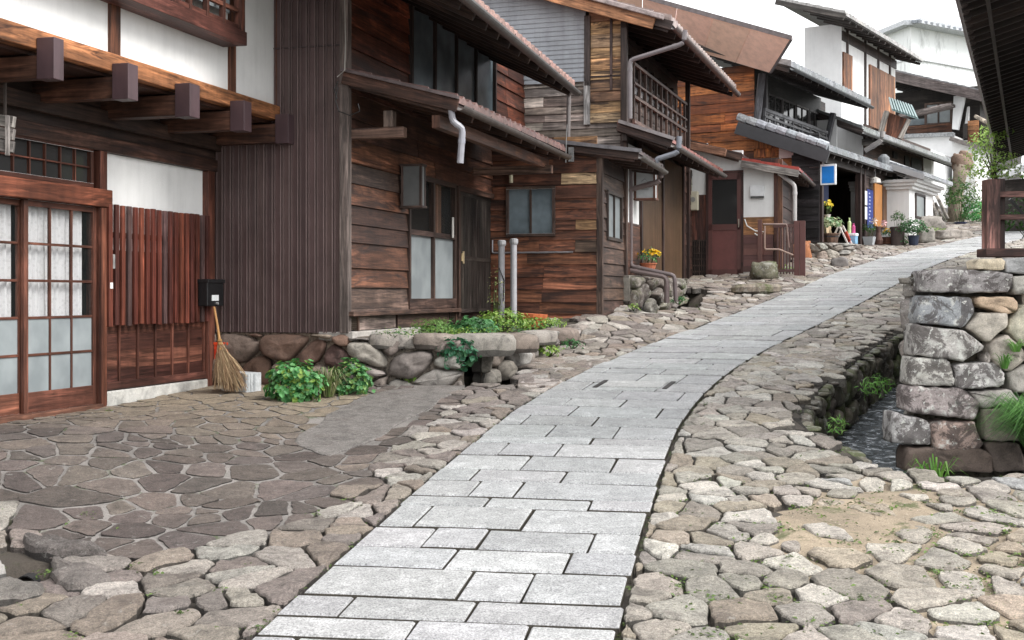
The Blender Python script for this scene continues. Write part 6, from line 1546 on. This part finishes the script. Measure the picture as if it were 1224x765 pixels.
def plant(name,label,cat,base,h,rx,ry,rz,n,size,kind,cols,seed,group=None,stems=6,stemcol=(.08,.10,.04),pot=None,low=-.3):
    t=thing(name,label,cat,base,group); b=Vector(base); c=b+Vector((0,0,h))
    m=MB(); foliage(m,c,rx,ry,rz,n,size,kind,cols,seed,low); m.build('foliage','leaf',t)
    m=MB()
    for i in range(stems):
        e=c+Vector((R.uniform(-.7,.7)*rx,R.uniform(-.7,.7)*ry,R.uniform(-.1,.6)*rz)); m.tube([b+Vector((R.uniform(-.1,.1)*rx,R.uniform(-.1,.1)*ry,0)),b.lerp(e,.5)+Vector((R.uniform(-.1,.1)*rx,0,0)),e],[.008,.006,.003],stemcol,4,False)
    m.build('stem','leaf',t); return t
def grass(name,label,cat,base,n,h,spread,cols,group=None,w=.006,lean=(0,0)):
    t=thing(name,label,cat,base,group); m=MB(); b=Vector(base)
    for i in range(n):
        a=R.uniform(0,2*math.pi); r0=R.random()**.5*spread*.3; p=b+Vector((math.cos(a)*r0,math.sin(a)*r0,0)); L=h*R.uniform(.55,1.1); o=spread*R.uniform(.3,1.0)
        dx,dy=math.cos(a)*o+lean[0],math.sin(a)*o+lean[1]; col=vary(R.choice(cols),.2); s=Vector((-math.sin(a),math.cos(a),0))*w*R.uniform(.6,1.3)
        m1=p+Vector((dx*.35,dy*.35,L*.75)); m2=p+Vector((dx*.75,dy*.75,L*1.0)); e=p+Vector((dx*1.15,dy*1.15,L*R.uniform(.55,.95)))
        V=[p-s,p+s,m1+s,m1-s,m2+s*.7,m2-s*.7,e]; m.idx([tuple(q) for q in V],[(0,1,2,3),(3,2,4,5),(5,4,6)],col)
    m.build('blades','leaf',t); return t
def on(px,py,dz=0): x,y=gp(px,py); return (x,y,G(x,y)+dz)
def at(px,py,Y): return tuple(P(px,py,Y))
plant('leafy_weed','bushy round-leaved green weed in front of the brown metal wall','plant',on(350,478),.13,.27,.20,.23,900,.05,'round',[(.07,.24,.07),(.11,.33,.11),(.04,.15,.04),(.18,.42,.16),(.22,.34,.07)],1,'weeds by the house walls',14,low=-.75)
plant('leafy_weed','smaller round-leaved weed left of the stone planter','plant',on(420,470),.12,.20,.16,.20,600,.045,'round',[(.07,.22,.07),(.11,.30,.10),(.04,.14,.04),(.2,.34,.09)],2,'weeds by the house walls',10,low=-.75)
grass('grass_tuft','dry-tipped grass tuft between the two leafy weeds','grass tuft',on(392,474),170,.26,.20,[(.12,.18,.05),(.25,.27,.12),(.07,.11,.03),(.35,.33,.2)],w=.005)
def onp(px,py): # planter bed height
    Y=-(zt_)*F/(py-HZ); return (( px-CX)/F*Y,Y,zt_-.02)
for i,(px,py,h,rx,n,sz,k,cols,lab) in enumerate(((520,402,.10,.22,420,.05,'blade',[(.12,.26,.05),(.2,.36,.1)],'fine feathery green weed at the left end of the planter bed'),(567,398,.09,.26,230,.085,'oval',GL,'broad-leaved green plant in the planter below the slatted door'),(600,395,.13,.30,620,.05,'oval',GY,'tallest yellow-green weed in the planter before the grey pipes'),(645,393,.08,.30,480,.045,'oval',GY,'yellow-green weed at the right end of the planter bed'),(470,403,.04,.2,90,.05,'blade',GD,'flat dark weed on the footing slab at the house corner'))):
    plant('garden_weed',lab,'plant',onp(px,py),h,rx,rx*.8,h*1.1,n,sz,k,cols,10+i,'weeds in the planter bed',8)
plant('seeding_weed','thin tall weed with tiny pale seed heads beside the grey pipes','plant',onp(592,392),.42,.12,.1,.38,60,.022,'round',[(.4,.42,.2),(.2,.26,.08)],21,None,7)
p=P(549,415,13.0); plant('wall_creeper','green creeper hanging down the front of the stone planter','plant',(p.x,p.y-.14,p.z-.1),.05,.20,.06,.17,190,.06,'round',[(.05,.17,.09),(.07,.22,.12),(.04,.12,.05)],31,None,6,low=-1)
for i,(px,py,n,s,lab) in enumerate(((655,428,120,.16,'low weed at the planter foot near the paving'),(684,418,70,.12,'small weed beside the planter end stones'),(490,458,40,.08,'tiny weed at the foot of the planter wall'),(430,452,60,.1,'little weed at the planter corner'),(757,372,40,.1,'small weed under the bent drain pipes'),(812,364,70,.12,'fern-like weed beside the drain pipe ends'),(941,327,60,.14,'upright weed beside the maroon fence'))):
    x,y,z=on(px,py); plant('ground_weed',lab,'plant',(x,y,z),s*.5,s,s*.8,s*.6,n,.05,'oval',GY if i%2==0 else GL,50+i,'low weeds on the paving edge',4)
plant('roadside_fern','bright green fern on the mossy bank of the stream','fern',tuple(Vector(on(1032,446))+Vector((.12,-.05,-.12))),.0,.16,.10,.10,110,.08,'blade',[(.14,.34,.06),(.2,.44,.1)],61,None,6,low=-1)
plant('roadside_fern','small pale fern lower down the stream bank','fern',tuple(Vector(on(984,490))+Vector((.1,-.05,-.14))),.02,.09,.08,.06,60,.07,'blade',[(.2,.46,.1),(.3,.5,.14)],62,None,4,low=-1)
x,y=pw(1105,566); grass('grass_tuft','broad bladed green grass tuft at the foot of the retaining wall','grass tuft',(x-.02,plY(x,y)-.3,stream_z(2.9,9.8)+.12),44,.34,.22,[(.12,.30,.04),(.2,.4,.07)],w=.009)
x,y=pw(1232,548); grass('arching_grass','large arching clump of fine green stems against the retaining wall at the right edge','grass',(x+.03,plY(x,y)-.28,y),950,.50,.42,[(.12,.30,.07),(.17,.36,.10),(.06,.16,.04)],w=.0045,lean=(-.13,-.05))
x,y=pw(1196,440); grass('wall_weed','small weed rooted in a joint of the retaining wall','plant',(x,plY(x,y)-.08,y),26,.12,.09,[(.12,.28,.06)],w=.006)
x,y=pw(1210,420); grass('wall_weed','thin pale weed hanging near the right edge of the retaining wall','plant',(x,plY(x,y)-.08,y),40,.10,.12,[(.16,.34,.08)],w=.004)
# moss and little weeds in the paving joints: uncountable
m=MB(); r=random.Random(14)
for i in range(520):
    px,py=r.uniform(0,1224),r.uniform(330,764)
    if r.random()<.55: px,py=r.uniform(800,1224),r.uniform(570,764)
    x,y=gp(px,py); s,l=nearest(x,y)
    if abs(l)<HW+.03 or inside(STREAM,x,y) or inside(PLANTER,x,y) or inside(TERR,x,y) or y>24 or inside(CONC,x,y): continue
    if any(inside(h,x,y) for h in HOUSES): continue
    if inside(APRON,x,y) and r.random()<.93: continue
    z=G(x,y)-.02; k=r.randint(5,16); c0=r.choice([(.10,.17,.035),(.07,.11,.025),(.14,.22,.05)])
    for j in range(k):
        leaf(m,(x+r.gauss(0,.03),y+r.gauss(0,.03),z+r.uniform(.008,.035)),(r.uniform(-.6,.6),r.uniform(-.6,.6),1),r.uniform(.014,.034),'oval',vary(c0,.25))
# denser moss line along the road edges
for i in range(900):
    s=r.uniform(0,22); l=r.choice([-1,1])*(HW+r.uniform(0,.03)); x,y=road(s,l)
    leaf(m,(x,y,G(x,y)+r.uniform(-.01,.012)),(r.uniform(-.5,.5),r.uniform(-.5,.5),1),r.uniform(.012,.03),'oval',vary((.08,.12,.03),.3))
o=m.build('joint_weeds','leaf'); tag(o,'tiny moss and weeds growing in the paving joints','weeds',None,'stuff')
# pebbles / grit on the sandy corner
m=MB(); r=random.Random(15)
for i in range(1600):
    px,py=r.uniform(930,1224),r.uniform(575,764); x,y=gp(px,py)
    if not inside(SAND,x,y): continue
    q=r.uniform(.002,.008); z=G(x,y)+.0; c=vary((.40,.34,.27),.3)
    V=[(x+q*math.cos(a)*r.uniform(.7,1.2),y+q*math.sin(a)*r.uniform(.7,1.2),z-.035+.036) for a in (0,1.3,2.6,3.9,5.1)]; V.append((x,y,z+q*.8)); m.idx(V,[(k,(k+1)%5,5) for k in range(5)],c)
o=m.build('grit','soil'); tag(o,'sand grains and grit scattered over the pale paving corner','grit',None,'stuff')

# --- pots
def pot(t,base,r0,r1,h,col,mat='terra',name='pot',seg=14):
    b=Vector(base); m=MB(); m.tube([b,b+Vector((0,0,h*.9)),b+Vector((0,0,h*.9)),b+Vector((0,0,h))],[r0,r1*.95,r1*1.06,r1*1.06],col,seg); m.build(name,mat,t)
    m=MB(); m.tube([b+Vector((0,0,h)),b+Vector((0,0,h+.004))],r1*.92,(.04,.03,.02),seg); m.build('soil','soil',t)
def flowers(t,c,rx,ry,rz,n,size,cols):
    m=MB(); foliage(m,c,rx,ry,rz,n,size,'round',cols,R.uniform(0,9),0); m.build('blossom','leaf',t)
Yq=19.6
b=at(775,326,Yq); t=plant('flower_pot','terracotta pot of yellow flowers on the boulder plinth','flower pot',b,.24,.17,.14,.13,110,.05,'oval',GL,70); pot(t,b,.09,.13,.15,(.5,.16,.08)); flowers(t,Vector(b)+Vector((.05,0,.27)),.17,.12,.11,34,.06,[(.85,.60,.03),(.8,.45,.02)])
Yq=27.0; zL=1.07
b=(P(991,0,Yq-.6).x,Yq-.6,1.06); t=plant('barrel_planter','wooden barrel planter of pale green and white flowers at the shop corner','planter',b,.42,.27,.2,.15,200,.07,'round',[(.30,.42,.25),(.6,.62,.4),(.2,.35,.15)],71); pot(t,b,.17,.21,.22,(.16,.09,.06),'wood','barrel')
m=MB(); m.tube([Vector(b)+Vector((0,0,.14)),Vector(b)+Vector((0,0,.17))],.20,(.05,.04,.04),14); m.build('hoop','metal',t)
b=(P(983,0,Yq).x,Yq,zL); t=thing('display_stand','cream wooden display stand inside the shop corner','stand',b); fb=Fr(b[0],b[1],31)
m=MB(); m.box(fb,-.1,.25,-.12,.12,zL,zL+.5,(.55,.42,.26)); m.box(fb,-.12,.27,-.14,.14,zL+.5,zL+.53,(.6,.48,.3)); m.build('stand_body','paint',t,bevel=.006)
b2=(b[0]+.12,b[1]+.05,zL+.53); t=plant('flower_pot','small pot of yellow flowers on the cream display stand','flower pot',b2,.26,.10,.1,.14,60,.05,'oval',GY,72); pot(t,b2,.05,.07,.12,(.7,.66,.6)); flowers(t,Vector(b2)+Vector((0,0,.32)),.1,.08,.12,14,.07,[(.9,.7,.08)])
b=(P(1006,0,Yq-.1).x,Yq-.1,zL); t=thing('sign_easel','white folding easel board with red panel leaning at the shop front','easel',b); fb=Fr(b[0],b[1],31)
m=MB(); A_=fb.W(-.12,.1,zL); B_=fb.W(.0,-.05,zL+.42)
for o_ in (0,.3): m.beam(fb.W(o_,.14,zL),fb.W(o_,-.06,zL+.42),.04,.03,(.75,.7,.66)); m.beam(fb.W(o_,-.25,zL),fb.W(o_,-.06,zL+.42),.04,.03,(.7,.66,.6))
m.build('easel_leg','paint',t)
m=MB(); m.beam(fb.W(.15,.12,zL+.06),fb.W(.15,.03,zL+.26),.26,.02,(.55,.06,.03),up=(1,0,0)); m.build('red_panel','paint',t)
b=(P(1018.5,0,27.3).x,27.3,1.1); t=thing('goods_bin','pale blue and white plastic bin by the dark shop post','bin',b); fb=Fr(b[0],b[1],31)
m=MB(); m.box(fb,-.1,.1,-.1,.1,b[2],b[2]+.17,(.22,.42,.62)); m.build('bin_body','plastic',t,bevel=.01)
m=MB(); m.box(fb,-.11,.11,-.11,.11,b[2]+.171,b[2]+.23,(.75,.8,.85)); m.build('bin_rim','plastic',t,bevel=.01)
for i,(c,dx,h,lab) in enumerate((((.55,.08,.25),.03,.22,'pink bottle standing on the blue bin'),((.5,.62,.3),-.06,.34,'pale green bottle standing on the blue bin'))):
    m=MB(); q=Vector((b[0]+dx,b[1],b[2]+.23)); m.tube([q,q+Vector((0,0,h*.7)),q+Vector((0,0,h*.8)),q+Vector((0,0,h))],[.04,.04,.018,.018],c,10); tag(m.build('bottle','plastic',None,origin=q),lab,'bottle')
Yq=27.9
def g0(px,py): x,y=gp(px,py); return (x,y,G(x,y)+.02)
b=g0(1039,294); t=plant('potted_shrub','small shrub in pale grey square pot beside the shop boards','potted plant',b,.36,.14,.12,.13,120,.05,'oval',GD,73); fb=Fr(b[0],b[1],31)
m=MB(); m.hexa([fb.W(-.09,-.09,b[2]),fb.W(-.09,.09,b[2]),fb.W(.09,.09,b[2]),fb.W(.09,-.09,b[2]),fb.W(-.12,-.12,b[2]+.19),fb.W(-.12,.12,b[2]+.19),fb.W(.12,.12,b[2]+.19),fb.W(.12,-.12,b[2]+.19)],(.42,.44,.46)); m.build('pot','plastic',t)
b=g0(1050,293.5); t=thing('tall_vase','slender dark brown vase holding two pale pinwheels','vase',b); q=Vector(b)
m=MB(); m.tube([q,q+Vector((0,0,.1)),q+Vector((0,0,.28)),q+Vector((0,0,.42))],[.09,.11,.05,.06],(.09,.045,.035),12); m.build('vase_body','terra',t)
m=MB()
for dx,dz,c in ((-.10,.55,(.6,.5,.42)),(.12,.50,(.75,.4,.42))):
    h=q+Vector((dx,-.02,dz)); m.tube([q+Vector((0,0,.4)),h],.006,(.6,.55,.5),5)
    for k in range(6): a=k*math.pi/3; m.idx([tuple(h),tuple(h+Vector((math.cos(a)*.09,-.01,math.sin(a)*.09))),tuple(h+Vector((math.cos(a+.6)*.07,.02,math.sin(a+.6)*.07)))],[(0,1,2)],c)
m.build('pinwheel','paint',t)
b=g0(1065,293); t=plant('flower_trough','wooden trough of yellow and white flowers outside the ochre door','planter',b,.25,.24,.16,.11,160,.05,'oval',GL,74); fb=Fr(b[0],b[1],70)
m=MB(); m.box(fb,-.22,.26,-.10,.10,b[2],b[2]+.17,(.14,.06,.04)); m.build('trough','wood',t,bevel=.006)
flowers(t,Vector(b)+Vector((-.02,0,.27)),.24,.12,.10,46,.06,[(.9,.65,.03),(.85,.5,.02),(.7,.75,.8)])
b=g0(1079,276); b=(b[0],b[1],1.2); bp=P(1080,292,28.6); b=(bp.x+.05,29.2,1.12)
t=plant('potted_tree','bushy little tree in a dark tall pot against the white storehouse','potted plant',b,.66,.17,.15,.15,190,.05,'oval',GD,75); pot(t,b,.15,.17,.45,(.07,.05,.045))
b=g0(1092,294); t=plant('potted_bush','large leafy green bush in a dark blue pot by the trough','potted plant',b,.36,.36,.26,.24,480,.075,'oval',[(.05,.14,.05),(.08,.2,.08),(.04,.1,.035)],76); pot(t,b,.10,.13,.22,(.02,.03,.06),'plastic')
b=g0(1082,294); plant('low_shrub','low shrub filling the gap beside the flower trough','plant',b,.10,.15,.12,.12,120,.05,'oval',GL,77)
b=g0(1106,290); t=thing('boulder','upright grey boulder at the storehouse corner','rock',b); m=MB(); boulder(m,b[0],b[1],b[2]+.12,.2,.16,.22,(.30,.28,.25),21); m.build('boulder_body','rock',t,smooth=True)
b=g0(1120,282); b=(b[0],b[1]+.6,b[2]+.1); t=thing('boulder','pair of pale boulders under the leaning poles','rock',b); m=MB(); boulder(m,b[0],b[1],b[2]+.15,.42,.25,.30,(.34,.31,.28),22); m.build('boulder_body','rock',t,smooth=True)
b=g0(1140,284); t=thing('boulder','long flat kerb boulder above the road bend','rock',b); m=MB(); boulder(m,b[0],b[1],b[2]+.04,.6,.25,.14,(.30,.27,.24),23,rot=.5); m.build('boulder_body','rock',t,smooth=True)
b=g0(1117,284); plant('low_shrub','low leafy shrub between the storehouse boulders','plant',b,.10,.26,.18,.14,220,.06,'oval',GY,78)
# upper bend plants
def hill(px,py,Y): p=P(px,py,Y); return (p.x,p.y,p.z)
b=hill(1148,277,34.2); t=plant('potted_bush','dark green rounded shrub in a dark blue pot by the pruned trunk','potted plant',b,.9,.45,.4,.55,620,.09,'oval',GD+[(.12,.17,.06)],79,None,14); pot(t,b,.14,.17,.26,(.015,.02,.06),'plastic')
b=hill(1166,278,34.6); t=plant('planter_bush','bright green bush in a long grey green planter at the bend','planter',b,.48,.45,.3,.42,620,.085,'oval',[(.08,.30,.08),(.14,.42,.14),(.05,.2,.05)],80,None,12); fb=Fr(b[0],b[1],90); m=MB(); m.box(fb,-.28,.28,-.14,.14,b[2],b[2]+.20,(.16,.20,.17)); m.build('trough','plastic',t,bevel=.02)
b=hill(1180,275,35.8); plant('yellow_shrub','yellow-green shrub behind the planter at the bend','plant',b,.5,.4,.3,.35,420,.08,'oval',[(.35,.42,.08),(.45,.5,.12)],81)
b=hill(1136,277,34); t=thing('clay_pot','low terracotta pot left of the dark blue pot','pot',b); pot(t,b,.12,.15,.14,(.5,.18,.1)); 
b=hill(1126,278,34.2); t=thing('clay_bowl','empty orange clay bowl on the slope at the bend','pot',b); pot(t,b,.1,.13,.10,(.45,.2,.12))
# pruned trunk tree
b=hill(1144,272,36); t=thing('pruned_tree','gnarled bare pruned trunk with knobbed head beside the white wall','tree',b)
m=MB(); m.tube([P(1142,272,36),P(1142,250,36),P(1143,230,35.9),P(1147,212,35.8),P(1150,198,35.8)],[.24,.20,.19,.18,.24],(.27,.22,.17),10); 
m.build('trunk','rock',t,smooth=True)
m=MB()
for i,(px,py,r_) in enumerate(((1150,196,.26),(1145,190,.17),(1155,189,.18),(1152,184,.12),(1157,196,.14))): q=P(px,py,35.8); boulder(m,q.x,q.y,q.z,r_,r_,r_,(.22,.15,.11),30+i,8,10)
m.build('crown','rock',t,smooth=True)
b=hill(1135,262,37); plant('slope_bush','twiggy olive bush behind the bare trunk','plant',hill(1153,262,37.5),.7,.5,.4,.9,420,.08,'oval',[(.10,.15,.05),(.16,.2,.08),(.2,.17,.1)],82,None,16)
# light green maple over the fence
def maple():
    b=P(1193,300,20.5); b=Vector((b.x,b.y,tz(b.x,b.y))); t=thing('maple_tree','small light green maple reaching up behind the timber fence','tree',b)
    m=MB(); top=P(1188,170,20.5)
    m.tube([b,b.lerp(top,.4)+Vector((.06,0,0)),b.lerp(top,.75),top],[.05,.04,.03,.012],(.12,.10,.08),7)
    ends=[]
    for (px,py) in ((1172,186),(1180,165),(1170,204),(1200,190),(1208,204),(1190,155),(1186,205),(1176,175)):
        e=P(px,py,20.5+R.uniform(-.5,.5)); s_=b.lerp(top,R.uniform(.55,.85)); m.tube([s_,s_.lerp(e,.5)+Vector((0,0,.06)),e],[.018,.012,.005],(.13,.11,.07),5); ends.append(e)
    m.build('trunk','wood',t)
    m=MB()
    for e in ends: foliage(m,e,.26,.26,.13,150,.055,'oval',[(.34,.52,.12),(.46,.62,.18),(.24,.42,.08)],R.uniform(0,9),-1)
    m.build('crown','leaf',t)
maple()
plant('dark_shrub','dark shrub behind the fence rails at the right edge','plant',tuple(P(1226,285,22)),.3,.6,.4,.5,300,.08,'oval',GD,91)
# hill vegetation behind the houses on the far right
plant('evergreen_shrub','far dark green shrubbery under the hilltop hall','plant',(28,62,3.0),1.4,5,2,1.8,900,.35,'oval',GD,92,None,4)
# ground cover over the planter bed
m=MB(); r=random.Random(44); bedp=[(-1.3,13.15),(-.45,13.05),(-.1,13.7),(.15,14.4),(.55,15.6),(.8,16.5),(.3,16.9),(-.8,15.2),(-1.6,13.4)]
n=0
while n<2600:
    x,y=r.uniform(-1.7,.9),r.uniform(12.9,17)
    if not inside(bedp,x,y): continue
    k=mnoise.noise(Vector((x*1.6,y*1.6,3)))
    if k<-.12: n+=1; continue
    leaf(m,(x,y,zt_-.02+r.uniform(.0,.07+.13*max(0,k+.1))),(r.uniform(-.8,.8),r.uniform(-.8,.8),1),r.uniform(.02,.05),r.choice(['oval','oval','blade']),vary(r.choice(GY+GL[:2]),.3)); n+=1
o=m.build('bed_ground_cover','leaf'); tag(o,'low mixed green ground cover spreading over the planter bed','ground cover',None,'stuff')
# ---------------------------------------------------------------- camera, light, sky
cam=bpy.data.cameras.new('camera'); co=bpy.data.objects.new('camera',cam); COL.objects.link(co)
co.location=(0,0,0); co.rotation_euler=(rad(90),0,0); cam.sensor_width=36; cam.lens=36*F/1224; cam.clip_end=2000; cam.clip_start=.05
cam.shift_y=-(382.5-HZ)/1224   # principal row
sc.camera=co
w=bpy.data.worlds.new('World'); sc.world=w; w.use_nodes=True; nt=w.node_tree; bg=nt.nodes['Background']
sky=nt.nodes.new('ShaderNodeTexSky'); sky.sky_type='NISHITA'; sky.sun_disc=False
SE,SA=44,112   # elevation, azimuth clockwise from +Y
sky.sun_elevation=rad(SE); sky.sun_rotation=rad(SA); sky.dust_density=6; sky.air_density=1.0; sky.ozone_density=1.0
hs=nt.nodes.new('ShaderNodeHueSaturation'); hs.inputs['Saturation'].default_value=.12; hs.inputs['Value'].default_value=1.15
nt.links.new(sky.outputs[0],hs.inputs['Color']); cl=nt.nodes.new('ShaderNodeMix'); cl.data_type='RGBA'; cl.inputs[0].default_value=.8; cl.inputs[7].default_value=(7.6,7.7,7.8,1)
nt.links.new(hs.outputs[0],cl.inputs[6]); nt.links.new(cl.outputs[2],bg.inputs[0]); bg.inputs[1].default_value=.15
sl=bpy.data.lights.new('sun','SUN'); so=bpy.data.objects.new('sun',sl); COL.objects.link(so); sl.energy=1.5; sl.angle=rad(25); sl.color=(1,.97,.93)
dv=Vector((math.sin(rad(SA))*math.cos(rad(SE)),math.cos(rad(SA))*math.cos(rad(SE)),math.sin(rad(SE)))); so.rotation_euler=(dv).to_track_quat('Z','Y').to_euler(); so.location=dv*50
vs=sc.view_settings; vs.view_transform='Standard'; vs.look='None'; vs.gamma=1; vs.use_curve_mapping=False; vs.exposure=1.0
for o in sc.objects:
    if '_w' in o: del o['_w']
